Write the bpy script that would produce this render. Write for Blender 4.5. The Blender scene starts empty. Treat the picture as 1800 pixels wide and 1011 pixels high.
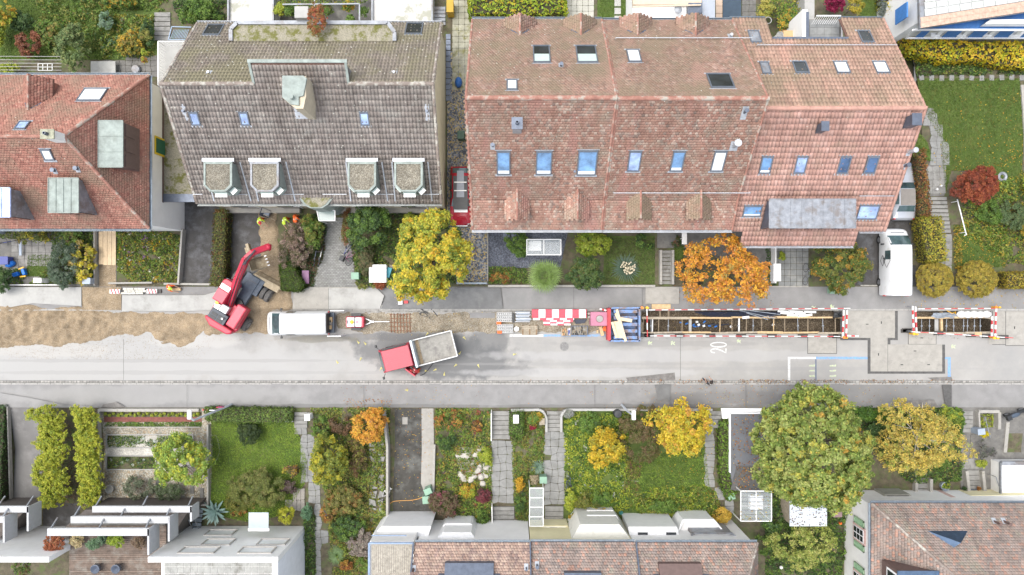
import bpy,bmesh,math,random
import numpy as np
from mathutils import Vector,Matrix
from mathutils.geometry import tessellate_polygon
random.seed(7)
RNG = np.random.default_rng(7)
sc = bpy.context.scene
COL = sc.collection
R = math.radians
# ---------------- camera, sky, sun, exposure
HC = 54.545                      # camera height; focal length = 1200 px of an 1800 px wide frame
cam_d = bpy.data.cameras.new('camera'); cam = bpy.data.objects.new('camera',cam_d); COL.objects.link(cam)
cam.location = (0,0,HC); cam.rotation_euler = (0,0,0)
cam_d.sensor_width = 36; cam_d.lens = 24; cam_d.clip_end = 2000
sc.camera = cam
w = bpy.data.worlds.new('World'); sc.world = w; w.use_nodes = True
nt = w.node_tree; bg = nt.nodes['Background']
sky = nt.nodes.new('ShaderNodeTexSky'); sky.sky_type = 'NISHITA'; sky.sun_disc = False
sky.sun_elevation = R(66); sky.sun_rotation = R(285); sky.dust_density = 3.0; sky.ozone_density = 1.0
hs = nt.nodes.new('ShaderNodeHueSaturation'); hs.inputs['Saturation'].default_value = 0.42
nt.links.new(sky.outputs[0],hs.inputs['Color']); nt.links.new(hs.outputs[0],bg.inputs[0])
bg.inputs[1].default_value = 0.15
sl = bpy.data.lights.new('sun','SUN'); sl.energy = 1.15; sl.angle = R(42); sl.color = (1,.965,.9)
so = bpy.data.objects.new('sun',sl); COL.objects.link(so)
so.rotation_euler = Vector((.22,-.06,-1)).to_track_quat('-Z','Y').to_euler()   # soft light from the upper left
vs = sc.view_settings
vs.view_transform = 'Standard'; vs.look = 'None'; vs.gamma = 1; vs.use_curve_mapping = False; vs.exposure = 1.14
sc.cycles.max_bounces = 5; sc.cycles.diffuse_bounces = 3; sc.cycles.glossy_bounces = 3; sc.cycles.transmission_bounces = 4

# ---------------- mapping: image px of the photograph (1800 wide) at height z -> world
def P(px,py,z=0.0):
    k = (HC-z)/1200.0
    return Vector(((px-900)*k,(505.5-py)*k,z))
def lerp(v,xs,ys):
    return float(np.interp(v,xs,ys))
def G(px,py):# ground height
    if py < 545:
        b = .12
        if px > 1590:
            b = .12+lerp(px,[1600,1604],[0,1])*lerp(py,[345,470],[1.2,0])
        return b
    if py <= 674:return 0.0
    return lerp(py,[716,722,790,885,935],[.12,.10,-.7,-.7,-1.1])
def GP(px,py,dz=0.0):
    z = G(px,py); p = P(px,py,z); p.z += dz; return p

# ---------------- materials
MATS = {}
def nodes(m):
    m.use_nodes = True
    return m.node_tree,m.node_tree.nodes['Principled BSDF']
def ramp(nt,a,b,ca,cb):
    r = nt.nodes.new('ShaderNodeValToRGB'); r.color_ramp.elements[0].position = a; r.color_ramp.elements[1].position = b
    r.color_ramp.elements[0].color = (*ca,1); r.color_ramp.elements[1].color = (*cb,1); return r
def noise(nt,scale,detail=4,rough=.6,vec=None):
    n = nt.nodes.new('ShaderNodeTexNoise'); n.inputs['Scale'].default_value = scale
    n.inputs['Detail'].default_value = detail; n.inputs['Roughness'].default_value = rough
    if vec is not None:nt.links.new(vec,n.inputs['Vector'])
    return n
def mix(nt,fac,a,b,mode='MIX'):
    m = nt.nodes.new('ShaderNodeMix'); m.data_type = 'RGBA'; m.blend_type = mode
    for s,v in ((m.inputs[0],fac),(m.inputs[6],a),(m.inputs[7],b)):
        if hasattr(v,'is_output'):nt.links.new(v,s)
        elif isinstance(v,(int,float)):s.default_value = v
        else:s.default_value = (*v,1)
    return m.outputs[2]
def M(name,c,rough=.8,var=.25,scale=3.0,bump=0.0,bscale=40.,metal=0.0,fine=0.0,c2=None,c2amt=(.5,.65),c2scale=.6,spec=None,emit=None,trans=0,island=0,alpha=None):
    """principled + two scales of noise; c2 = a second, real surface colour (dust, moss, damp) with its own patches"""
    if name in MATS:return MATS[name]
    m = bpy.data.materials.new(name); nt,p = nodes(m)
    geo = nt.nodes.new('ShaderNodeNewGeometry'); pos = geo.outputs['Position']
    c = tuple(c)
    n = noise(nt,scale,5,.65,pos)
    r = ramp(nt,.3,.7,tuple(x*(1-var) for x in c),tuple(min(1,x*(1+var)) for x in c))
    nt.links.new(n.outputs[0],r.inputs[0]); col = r.outputs[0]
    if island:
        mul = nt.nodes.new('ShaderNodeMapRange'); mul.inputs[3].default_value = 1-island; mul.inputs[4].default_value = 1+island
        nt.links.new(geo.outputs['Random Per Island'],mul.inputs[0])
        col = mix(nt,1.0,col,mul.outputs[0],'MULTIPLY')
    if fine:
        n2 = noise(nt,bscale,3,.7,pos)
        r2 = ramp(nt,.35,.65,(1-fine,)*3,(1+fine,)*3); nt.links.new(n2.outputs[0],r2.inputs[0])
        col = mix(nt,1.0,col,r2.outputs[0],'MULTIPLY')
    if c2 is not None:
        n3 = noise(nt,c2scale,8,.7,pos)
        r3 = ramp(nt,c2amt[0],c2amt[1],(0,0,0),(1,1,1)); nt.links.new(n3.outputs[0],r3.inputs[0])
        col = mix(nt,r3.outputs[0],col,c2)
    nt.links.new(col,p.inputs['Base Color'])
    p.inputs['Roughness'].default_value = rough; p.inputs['Metallic'].default_value = metal
    if spec is not None:p.inputs['Specular IOR Level'].default_value = spec
    if trans:p.inputs['Transmission Weight'].default_value = trans
    if alpha is not None:p.inputs['Alpha'].default_value = alpha
    if bump:
        nb = noise(nt,bscale,3,.7,pos); b = nt.nodes.new('ShaderNodeBump'); b.inputs['Strength'].default_value = bump
        b.inputs['Distance'].default_value = .03
        nt.links.new(nb.outputs[0],b.inputs['Height']); nt.links.new(b.outputs[0],p.inputs['Normal'])
    MATS[name] = m; return m
def gravel_mat(name,cols,scale=12,bump=.8):
    if name in MATS:return MATS[name]
    m = bpy.data.materials.new(name); nt,p = nodes(m)
    geo = nt.nodes.new('ShaderNodeNewGeometry'); v = nt.nodes.new('ShaderNodeTexVoronoi'); v.inputs['Scale'].default_value = scale
    nt.links.new(geo.outputs['Position'],v.inputs['Vector'])
    sep = nt.nodes.new('ShaderNodeSeparateColor'); nt.links.new(v.outputs['Color'],sep.inputs[0])
    r = nt.nodes.new('ShaderNodeValToRGB'); r.color_ramp.interpolation = 'CONSTANT'
    while len(r.color_ramp.elements) < len(cols):r.color_ramp.elements.new(.5)
    for i,c in enumerate(cols):
        r.color_ramp.elements[i].position = i/len(cols); r.color_ramp.elements[i].color = (*c,1)
    nt.links.new(sep.outputs[0],r.inputs[0])
    n = noise(nt,1.2,5,.6,geo.outputs['Position']); r2 = ramp(nt,.3,.7,(.7,)*3,(1.25,)*3); nt.links.new(n.outputs[0],r2.inputs[0])
    nt.links.new(mix(nt,1.0,r.outputs[0],r2.outputs[0],'MULTIPLY'),p.inputs['Base Color'])
    p.inputs['Roughness'].default_value = .95
    b = nt.nodes.new('ShaderNodeBump'); b.inputs['Strength'].default_value = bump; b.inputs['Distance'].default_value = .03; b.invert = True
    nt.links.new(v.outputs['Distance'],b.inputs['Height']); nt.links.new(b.outputs[0],p.inputs['Normal'])
    MATS[name] = m; return m
def tile_mat(name,cols,moss=None,mossamt=(.5,.62),mscale=.35,speck=.0,rough=.85,patch=None,patchamt=(.55,.62)):
    """roof tiles: each tile (mesh island) takes a colour of its own, moss and lichen lie over them in patches"""
    if name in MATS:return MATS[name]
    m = bpy.data.materials.new(name); nt,p = nodes(m)
    geo = nt.nodes.new('ShaderNodeNewGeometry'); pos = geo.outputs['Position']
    r = nt.nodes.new('ShaderNodeValToRGB')
    while len(r.color_ramp.elements) < len(cols):r.color_ramp.elements.new(.5)
    for i,c in enumerate(cols):
        r.color_ramp.elements[i].position = i/(len(cols)-1); r.color_ramp.elements[i].color = (*c,1)
    nt.links.new(geo.outputs['Random Per Island'],r.inputs[0]); col = r.outputs[0]
    n1 = noise(nt,1.5,6,.7,pos); r1 = ramp(nt,.3,.7,(.78,)*3,(1.22,)*3); nt.links.new(n1.outputs[0],r1.inputs[0])
    col = mix(nt,1.0,col,r1.outputs[0],'MULTIPLY')
    mp2 = nt.nodes.new('ShaderNodeMapping'); mp2.inputs['Scale'].default_value = (1,.13,.13); nt.links.new(pos,mp2.inputs[0]); n6 = noise(nt,1.7,5,.6,mp2.outputs[0]); r6 = ramp(nt,.35,.65,(.84,)*3,(1.14,)*3); nt.links.new(n6.outputs[0],r6.inputs[0]); col = mix(nt,1.0,col,r6.outputs[0],'MULTIPLY')
    if patch:
        mp = nt.nodes.new('ShaderNodeMapping'); mp.inputs['Scale'].default_value = (1,.22,.22); nt.links.new(pos,mp.inputs[0])
        n5 = noise(nt,.9,3,.5,mp.outputs[0]); r5 = ramp(nt,patchamt[0],patchamt[1],(0,0,0),(.75,)*3); nt.links.new(n5.outputs[0],r5.inputs[0])
        col = mix(nt,r5.outputs[0],col,patch)
    if moss:
        n2 = noise(nt,mscale,8,.72,pos); r2 = ramp(nt,mossamt[0],mossamt[1],(0,0,0),(.85,)*3); nt.links.new(n2.outputs[0],r2.inputs[0])
        col = mix(nt,r2.outputs[0],col,moss)
    if speck:
        v = nt.nodes.new('ShaderNodeTexVoronoi'); v.inputs['Scale'].default_value = 2.2; nt.links.new(pos,v.inputs['Vector'])
        r3 = ramp(nt,speck,speck+.02,(1,1,1),(0,0,0)); nt.links.new(v.outputs['Distance'],r3.inputs[0])
        col = mix(nt,r3.outputs[0],col,(.55,.53,.46))
    nt.links.new(col,p.inputs['Base Color']); p.inputs['Roughness'].default_value = rough
    p.inputs['Specular IOR Level'].default_value = .25
    nb = noise(nt,25,3,.7,pos); b = nt.nodes.new('ShaderNodeBump'); b.inputs['Strength'].default_value = .3; b.inputs['Distance'].default_value = .02
    nt.links.new(nb.outputs[0],b.inputs['Height']); nt.links.new(b.outputs[0],p.inputs['Normal'])
    MATS[name] = m; return m
def leaf_mat():
    m = bpy.data.materials.new('leaf'); nt,p = nodes(m)
    a = nt.nodes.new('ShaderNodeAttribute'); a.attribute_name = 'col'
    nt.links.new(a.outputs['Color'],p.inputs['Base Color']); p.inputs['Roughness'].default_value = .55
    p.inputs['Specular IOR Level'].default_value = .35
    t = nt.nodes.new('ShaderNodeBsdfTranslucent'); nt.links.new(a.outputs['Color'],t.inputs[0])
    mx = nt.nodes.new('ShaderNodeMixShader'); mx.inputs[0].default_value = .35
    out = nt.nodes['Material Output']
    nt.links.new(p.outputs[0],mx.inputs[1]); nt.links.new(t.outputs[0],mx.inputs[2]); nt.links.new(mx.outputs[0],out.inputs[0])
    return m
LEAF = leaf_mat()
def glass_mat(name,c,rough=.06):
    return M(name,c,rough,.55,1.1,spec=1.0)  # noise in the base colour paints in clouds reflected by the glass

# ---------------- mesh builder
class B:
    def __init__(s):s.v = []; s.f = []; s.mi = []; s.cur = 0
    def add(s,V,F):
        o = len(s.v); s.v += [tuple(x) for x in V]; s.f += [tuple(i+o for i in f) for f in F]; s.mi += [s.cur]*len(F); return s
    def box(s,c,d,rz=0,m=None):
        x,y,z = (d[0]/2,d[1]/2,d[2]/2)
        V = [Vector((a*x,b*y,e*z)) for e in (-1,1) for a,b in ((-1,-1),(1,-1),(1,1),(-1,1))]
        if m is not None:V = [m @ v for v in V]
        if rz:q = Matrix.Rotation(rz,3,'Z'); V = [q @ v for v in V]
        V = [v+Vector(c) for v in V]
        return s.add(V,[(3,2,1,0),(4,5,6,7),(0,1,5,4),(1,2,6,5),(2,3,7,6),(3,0,4,7)])
    def bar(s,a,b,w,h=None):
        a = Vector(a); b = Vector(b); h = h or w; d = b-a; L = d.length
        if L < 1e-6:return s
        x = d/L; up = Vector((0,0,1)) if abs(x.z) < .95 else Vector((0,1,0))
        y = up.cross(x).normalized(); z = x.cross(y)
        V = [a+x*(L*e)+y*(w/2*p)+z*(h/2*q) for e in (0,1) for p,q in ((-1,-1),(1,-1),(1,1),(-1,1))]
        return s.add(V,[(0,1,2,3),(7,6,5,4),(4,5,1,0),(5,6,2,1),(6,7,3,2),(7,4,0,3)])
    def tube(s,pts,r,n=6,cap=True):
        pts = [Vector(p) for p in pts]; rr = r if isinstance(r,(list,tuple)) else [r]*len(pts)
        V = []; F = []
        for i,p in enumerate(pts):
            d = (pts[min(i+1,len(pts)-1)]-pts[max(i-1,0)]).normalized()
            up = Vector((0,0,1)) if abs(d.z) < .9 else Vector((1,0,0))
            y = up.cross(d).normalized(); z = d.cross(y)
            for k in range(n):
                t = 2*math.pi*k/n; V.append(p+(y*math.cos(t)+z*math.sin(t))*rr[i])
        for i in range(len(pts)-1):
            for k in range(n):
                a = i*n+k; b = i*n+(k+1)%n; F.append((a,b,b+n,a+n))
        if cap:F.append(tuple(range(n))[::-1]); F.append(tuple(range((len(pts)-1)*n,len(pts)*n)))
        return s.add(V,F)
    def cyl(s,c,r,h,n=16,r2=None):
        r2 = r if r2 is None else r2; c = Vector(c)
        V = [c+Vector((math.cos(2*math.pi*k/n)*q,math.sin(2*math.pi*k/n)*q,z)) for q,z in ((r,0),(r2,h)) for k in range(n)]
        return s.add(V,[tuple(range(n))[::-1],tuple(range(n,2*n))]+[(k,(k+1)%n,n+(k+1)%n,n+k) for k in range(n)])
    def lathe(s,prof,c=(0,0,0),n=16,axis='Z'):
        V = []; F = []; c = Vector(c)
        for r,z in prof:
            for k in range(n):
                t = 2*math.pi*k/n; q = Vector((r*math.cos(t),r*math.sin(t),z))
                if axis == 'Y':q = Vector((q.x,q.z,-q.y))
                if axis == 'X':q = Vector((q.z,q.y,-q.x))
                V.append(c+q)
        for i in range(len(prof)-1):
            for k in range(n):
                a = i*n+k; b = i*n+(k+1)%n; F.append((a,b,b+n,a+n))
        return s.add(V,F)
    def prism(s,poly,z0,z1):# poly of world (x,y); z may be lists
        n = len(poly); a = z0 if isinstance(z0,(list,tuple)) else [z0]*n; b = z1 if isinstance(z1,(list,tuple)) else [z1]*n
        ar = sum(poly[i][0]*poly[(i+1)%n][1]-poly[(i+1)%n][0]*poly[i][1] for i in range(n))
        if ar < 0:poly = poly[::-1]; a = a[::-1]; b = b[::-1]
        V = [(p[0],p[1],a[i]) for i,p in enumerate(poly)]+[(p[0],p[1],b[i]) for i,p in enumerate(poly)]
        return s.add(V,[tuple(range(n))[::-1],tuple(range(n,2*n))]+[(k,(k+1)%n,n+(k+1)%n,n+k) for k in range(n)])
    def ball(s,c,r,n=10,m=6):
        r = r if isinstance(r,(list,tuple)) else (r,r,r)
        V = [Vector(c)+Vector((r[0]*math.sin(math.pi*i/m)*math.cos(2*math.pi*k/n),r[1]*math.sin(math.pi*i/m)*math.sin(2*math.pi*k/n),r[2]*math.cos(math.pi*i/m))) for i in range(m+1) for k in range(n)]
        return s.add(V,[(i*n+k,(i+1)*n+k,(i+1)*n+(k+1)%n,i*n+(k+1)%n) for i in range(m) for k in range(n)])
    def quad(s,a,b,c,d):return s.add([a,b,c,d],[(0,1,2,3)])
    def mesh(s,name,mats,off=None,smooth=False):
        me = bpy.data.meshes.new(name)
        V = s.v if off is None else [(x-off[0],y-off[1],z-off[2]) for x,y,z in s.v]
        me.from_pydata(V,[],s.f); mats = mats if isinstance(mats,(list,tuple)) else [mats]
        for m in mats:me.materials.append(m)
        if len(mats) > 1:me.polygons.foreach_set('material_index',s.mi)
        if smooth:me.polygons.foreach_set('use_smooth',[True]*len(me.polygons))
        me.update(); return me
    def part(s,name,mat,parent,smooth=False,kind=None,label=None,local=False,bevel=0,smooth_angle=None):
        """world-space verts -> child of parent (parents are never rotated when this is used with local=False)"""
        off = None
        if not local and parent is not None:
            q = parent; off = Vector((0,0,0))
            while q is not None:off = off+q.location; q = q.parent
        o = bpy.data.objects.new(name,s.mesh(name,mat,off,smooth)); COL.objects.link(o); o.parent = parent
        if kind:o['kind'] = kind
        if label:o['label'] = label
        if bevel:
            md = o.modifiers.new('bevel','BEVEL'); md.width = bevel; md.segments = 2; md.limit_method = 'ANGLE'
        if smooth_angle:
            bm = bmesh.new(); bm.from_mesh(o.data)
            for f in bm.faces:f.smooth = True
            for e in bm.edges:
                if len(e.link_faces) == 2 and e.calc_face_angle(0) > smooth_angle:e.smooth = False
            bm.to_mesh(o.data); bm.free()
        return o
    def single(s,name,mat,label,cat,group=None,smooth=False,bevel=0,smooth_angle=None):
        """one-mesh thing whose origin is the middle of its base"""
        xs = [v[0] for v in s.v]; ys = [v[1] for v in s.v]; zs = [v[2] for v in s.v]
        off = Vector(((min(xs)+max(xs))/2,(min(ys)+max(ys))/2,min(zs)))
        s.v = [(x-off.x,y-off.y,z-off.z) for x,y,z in s.v]
        o = s.part(name,mat,None,smooth,bevel=bevel,smooth_angle=smooth_angle); o.location = off
        tag(o,label,cat,group); return o
    def struct(s,name,mat,smooth=False,kind='structure'):
        o = s.part(name,mat,None,smooth); o['kind'] = kind; return o
def tag(o,label,cat,group=None):
    o['label'] = label; o['category'] = cat
    if group:o['group'] = group
def thing(name,label,cat,loc=(0,0,0),rz=0,group=None):
    o = bpy.data.objects.new(name,None); COL.objects.link(o); o.location = loc; o.rotation_euler = (0,0,rz)
    o.empty_display_size = .2; tag(o,label,cat,group); return o
KIDS = {}
def dup(root,loc,rz,label,group=None):
    r = root.copy(); COL.objects.link(r); r.location = loc; r.rotation_euler = (0,0,rz); r['label'] = label
    if group:r['group'] = group
    for ch in [o for o in COL.objects if o.parent is root]:
        c = ch.copy(); COL.objects.link(c); c.parent = r
        for g in [o for o in COL.objects if o.parent is ch]:
            d = g.copy(); COL.objects.link(d); d.parent = c
    return r
def recolor(root,frm,to):
    for ch in [o for o in COL.objects if o.parent is root and o.data]:
        for i,m in enumerate(ch.data.materials):
            if m is frm:
                if ch.data.users > 1:ch.data = ch.data.copy()
                ch.data.materials[i] = to

# ---------------- draped flat patches
def patch(name,poly,mat,dz=.004,kind='structure',label=None,cat=None,group=None,thick=0,parent=None):
    """flat sheet over the ground from image-px points; split where the ground bends"""
    pts = [GP(x,y) for x,y in poly]
    bm = bmesh.new(); vs_ = [bm.verts.new((p.x,p.y,0)) for p in pts]
    for t in tessellate_polygon([[Vector((p.x,p.y,0)) for p in pts]]):
        try:bm.faces.new([vs_[i] for i in t])
        except ValueError:pass
    for yb in (345,470,716,722,790,885,935):
        g = P(0,yb,G(900,yb)).y
        bmesh.ops.bisect_plane(bm,geom=bm.verts[:]+bm.edges[:]+bm.faces[:],plane_co=(0,g,0),plane_no=(0,1,0))
    bmesh.ops.recalc_face_normals(bm,faces=bm.faces)
    for f in bm.faces:
        if f.normal.z < 0:f.normal_flip()
    x_ref = sum(p[0] for p in poly)/len(poly)
    for v in bm.verts:
        py = 505.5-v.co.y*1200/HC
        v.co.z = G(x_ref,py)+dz
    if thick:
        r = bmesh.ops.extrude_face_region(bm,geom=bm.faces[:])
        for v in [e for e in r['geom'] if isinstance(e,bmesh.types.BMVert)]:v.co.z += thick
        bmesh.ops.recalc_face_normals(bm,faces=bm.faces)
    me = bpy.data.meshes.new(name); bm.to_mesh(me); bm.free(); me.materials.append(mat)
    o = bpy.data.objects.new(name,me); COL.objects.link(o)
    if parent is not None:o.parent = parent; o.location =-parent.location
    elif cat:tag(o,label,cat,group)
    else:o['kind'] = kind
    return o
def sheet(name,xs,ys,skip,zf,mat):
    b = B(); idx = {}
    for i in range(len(xs)-1):
        for j in range(len(ys)-1):
            if skip and skip((xs[i]+xs[i+1])/2,(ys[j]+ys[j+1])/2):continue
            q = []
            for a,c in ((i,j+1),(i+1,j+1),(i+1,j),(i,j)):
                if (a,c) not in idx:
                    p = P(xs[a],ys[c]); idx[(a,c)] = len(b.v); b.v.append((p.x,p.y,zf(xs[a],ys[c])))
                q.append(idx[(a,c)])
            b.f.append(tuple(q)); b.mi.append(0)
    return b.struct(name,mat)
def inpoly(x,y,poly):
    x = np.asarray(x); y = np.asarray(y); r = np.zeros(x.shape,bool); n = len(poly)
    for i in range(n):
        x1,y1 = poly[i]; x2,y2 = poly[(i+1)%n]
        c = (y1 > y) != (y2 > y)
        with np.errstate(divide='ignore',invalid='ignore'):
            r ^= c & (x < (x2-x1)*(y-y1)/(y2-y1+1e-12)+x1)
    return r
def polydist(x,y,poly):
    d = np.full(x.shape,1e9); n = len(poly)
    for i in range(n):
        ax,ay = poly[i]; bx,by = poly[(i+1)%n]; L = (bx-ax) ** 2+(by-ay) ** 2+1e-9
        t = np.clip(((x-ax)*(bx-ax)+(y-ay)*(by-ay))/L,0,1)
        d = np.minimum(d,np.hypot(x-ax-t*(bx-ax),y-ay-t*(by-ay)))
    return np.where(inpoly(x,y,poly),d,-d)
def nz(x,y,s,seed=0):# cheap smooth noise in numpy
    r = np.random.default_rng(seed+101); o = 0; a = 1
    for k in range(5):
        th = r.uniform(0,6.28,4); f = s*1.9 ** k
        for q in range(4):
            o = o+a*.3*np.sin((x*math.cos(th[q])+y*math.sin(th[q]))*f*(1+.3*q)+th[(q+1)%4]*5+7*q)
        a *= .55
    return o
def mound(name,poly,h,mat,edge=25,amp=.06,seed=1,step=2.5,base=-.05,kind='stuff',ns=.12):
    xs = np.arange(min(p[0] for p in poly)-8,max(p[0] for p in poly)+8,step); ys = np.arange(min(p[1] for p in poly)-8,max(p[1] for p in poly)+8,step)
    X,Y = np.meshgrid(xs,ys); d = polydist(X,Y,poly)+nz(X,Y,ns,seed)*4
    H = base+np.clip(d/edge,-1,1)*0+h*(1-np.exp(-np.clip(d,0,None)/edge))+np.where(d < 0,d*.02,np.minimum(d*.02,.06))+amp*nz(X,Y,.25,seed+3)*np.clip(d/12,0,1)
    keep = d >-6; ny,nx = X.shape; b = B()
    for j in range(ny):
        for i in range(nx):g = GP(X[j,i],Y[j,i]); b.v.append((g.x,g.y,g.z+float(H[j,i])))
    for j in range(ny-1):
        for i in range(nx-1):
            if keep[j,i] and keep[j+1,i+1] and keep[j,i+1] and keep[j+1,i]:
                a = j*nx+i; b.f.append((a,a+nx,a+nx+1,a+1)); b.mi.append(0)
    return b.struct(name,mat,True,kind)

# ---------------- foliage
def np_quads(name,V,mat,cols,parent=None,kind=None):
    n = V.shape[0]
    me = bpy.data.meshes.new(name); me.vertices.add(n*4); me.vertices.foreach_set('co',V.reshape(-1).astype(np.float32))
    me.loops.add(n*4); me.loops.foreach_set('vertex_index',np.arange(n*4,dtype=np.int32))
    me.polygons.add(n); me.polygons.foreach_set('loop_start',np.arange(0,n*4,4,dtype=np.int32)); me.polygons.foreach_set('loop_total',np.full(n,4,dtype=np.int32))
    a = me.color_attributes.new('col','FLOAT_COLOR','POINT')
    c = np.ones((n,4,4),np.float32); c[:,:,:3] = cols[:,None,:]; a.data.foreach_set('color',c.reshape(-1))
    me.update(calc_edges=True); me.materials.append(mat)
    o = bpy.data.objects.new(name,me); COL.objects.link(o); o.parent = parent
    if kind:o['kind'] = kind
    return o
def leafquads(Pt,Nr,size,asp=.55):
    n = len(Pt); Nr = Nr/(np.linalg.norm(Nr,axis=1,keepdims=True)+1e-9)
    a = RNG.normal(size=(n,3)); t1 = np.cross(Nr,a); t1 /= np.linalg.norm(t1,axis=1,keepdims=True)+1e-9; t2 = np.cross(Nr,t1)
    s = size[:,None]
    return np.stack([Pt-t1*s,Pt+t2*s*asp,Pt+t1*s,Pt-t2*s*asp],axis=1)
def pal(cols,n,groups=None,same=.7):
    c = np.array([x[:3] for x in cols]); w_ = np.array([x[3] if len(x) > 3 else 1. for x in cols]); w_ = w_/w_.sum()
    own = RNG.choice(len(c),n,p=w_)
    if groups is not None:
        gc = RNG.choice(len(c),int(groups.max())+1,p=w_); own = np.where(RNG.random(n) < same,gc[groups],own)
    k = c[own]*RNG.uniform(.66,1.34,(n,1))*RNG.uniform(.92,1.08,(n,3))
    return np.clip(k,0,1)
def crown(parent,c,rad,cols,dens=1.0,leaf=.11,clump=.45,name='crown',low=-.25,irr=.2,up=.9,solid=False,kind=None,droop=0):
    """leaf clumps over and through an ellipsoid; c = world centre, rad = (rx,ry,rz)"""
    c = np.array(c)-(np.array(parent.location) if parent is not None else 0); rad = np.array(rad,float)
    area = 4*math.pi*((rad[0]*rad[1]) ** 1.6/3+(rad[0]*rad[2]) ** 1.6/3+(rad[1]*rad[2]) ** 1.6/3) ** (1/1.6)
    clump *= .78; K = max(14,int(area*.9/(clump*clump)*.62))
    d = RNG.normal(size=(K*2,3)); d /= np.linalg.norm(d,axis=1,keepdims=True); d = d[d[:,2] > low][:K]; K = len(d)
    az = np.arctan2(d[:,1],d[:,0]); ph = RNG.uniform(0,6.28,4)
    f = 1+irr*(np.sin(3*az+ph[0])*.5+np.sin(5*az+ph[1])*.4+np.sin(2*az+ph[2])*.5+.3*np.sin(9*az+ph[3]))
    rr = f*(RNG.uniform(.82,1.0,K) if solid else 1.06-np.abs(RNG.normal(0,.22,K)).clip(0,.65))
    cen = d*rad*rr[:,None]
    if not solid and dens < 1.28 and K > 40:# gaps where the crown is thin
        keep = nz(cen[:,0],cen[:,1],1.6,int(K))+.35*RNG.normal(size=K) >-.5; cen = cen[keep]; d = d[keep]; K = len(cen)
    leaf *= .88; nl = max(6,int(26*dens*(clump/leaf) ** 2*.17)); n = K*nl; g = np.repeat(np.arange(K),nl)
    q = RNG.normal(size=(n,3)); q /= np.linalg.norm(q,axis=1,keepdims=True); q[:,2] = np.abs(q[:,2])*.8-.15
    csz = clump*RNG.uniform(.45,1.45,K)
    pt = c+cen[g]+q*(csz[g]*RNG.uniform(.35,1,n))[:,None]*np.array([1,1,.75])
    if droop:pt[:,2] -= droop*RNG.random(n)
    nr = q*.7+d[g]*.3+np.array([0,0,up])+RNG.normal(0,.55,(n,3))
    return np_quads(name,leafquads(pt,nr,leaf*RNG.uniform(.6,1.3,n)),LEAF,pal(cols,n,g),parent,kind)
BARK = M('bark',(.11,.085,.06),.95,.35,8,.6,30)
def trunk(parent,base,c,rad,r0=.14,n=7,mat=None,name='trunk',ends=1.0):
    b = B(); base = Vector(base); c = Vector(c); fork = base.lerp(c,.45)
    fork.z = base.z+max(.25,(c.z-base.z)*.5)
    b.tube([base,base.lerp(fork,.5)+Vector((.04,.03,0)),fork],[r0,r0*.85,r0*.7],8)
    for i in range(n):
        t = 2*math.pi*i/n+random.random(); e = c+Vector((rad[0]*.72*math.cos(t),rad[1]*.72*math.sin(t),rad[2]*random.uniform(.0,.45)))*ends
        m_ = fork.lerp(e,.5)+Vector((0,0,.15*rad[2]))
        b.tube([fork-Vector((0,0,.1)),m_,e],[r0*.5,r0*.28,r0*.08],5,False)
        for s in (-1,1):
            e2 = m_+(e-m_)*.8+Vector((math.sin(t)*s,-math.cos(t)*s,0))*rad[0]*.3
            b.tube([m_,e2],[r0*.2,r0*.05],4,False)
    return b.part(name,mat or BARK,parent)
def tree(name,label,px,py,rx,ry,h,cols,dens=1.,leaf=.11,clump=.45,cat='tree',group=None,rz=None,base=None,tname='trunk',cname='crown',irr=.2,solid=False,r0=None,low=-.25,n=7,tmat=None,ends=1.,up=.9,droop=0):
    """px,py,rx,ry: crown centre and radii in the photograph, h: height of the top"""
    k0 = (HC-h*.7)/1200; rxm = rx*k0; rym = ry*k0; rz_ = rz or min(h*.48,(rxm+rym)*.45); zc = h-rz_*.95
    c = P(px,py,max(zc,.1)); g = G(px,py)
    b = Vector((c.x,c.y,g)) if base is None else GP(*base)
    t = thing(name,label,cat,b,0,group)
    c = Vector((c.x,c.y,g+zc)); cl = min(clump,min(rxm,rym)*.5)
    rad = (max(rxm-cl*.6,.1),max(rym-cl*.6,.1),rz_)
    crown(t,c,rad,cols,dens,leaf,cl,cname,low,irr,up,solid,droop=droop)
    trunk(t,(b.x,b.y,g-.05),c,rad,r0 or max(.03,h*.022),n,tmat,tname,ends=ends)
    return t
def shrub(label,px,py,rx,ry,h,cols,dens=1.,leaf=.08,clump=.28,name='shrub',cat='shrub',group=None,**k):
    return tree(name,label,px,py,rx,ry,h,cols,dens,leaf,clump,cat,group,cname='foliage',tname='stem',low=k.pop('low',-.1),r0=k.pop('r0',.03),n=5,**k)
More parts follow.
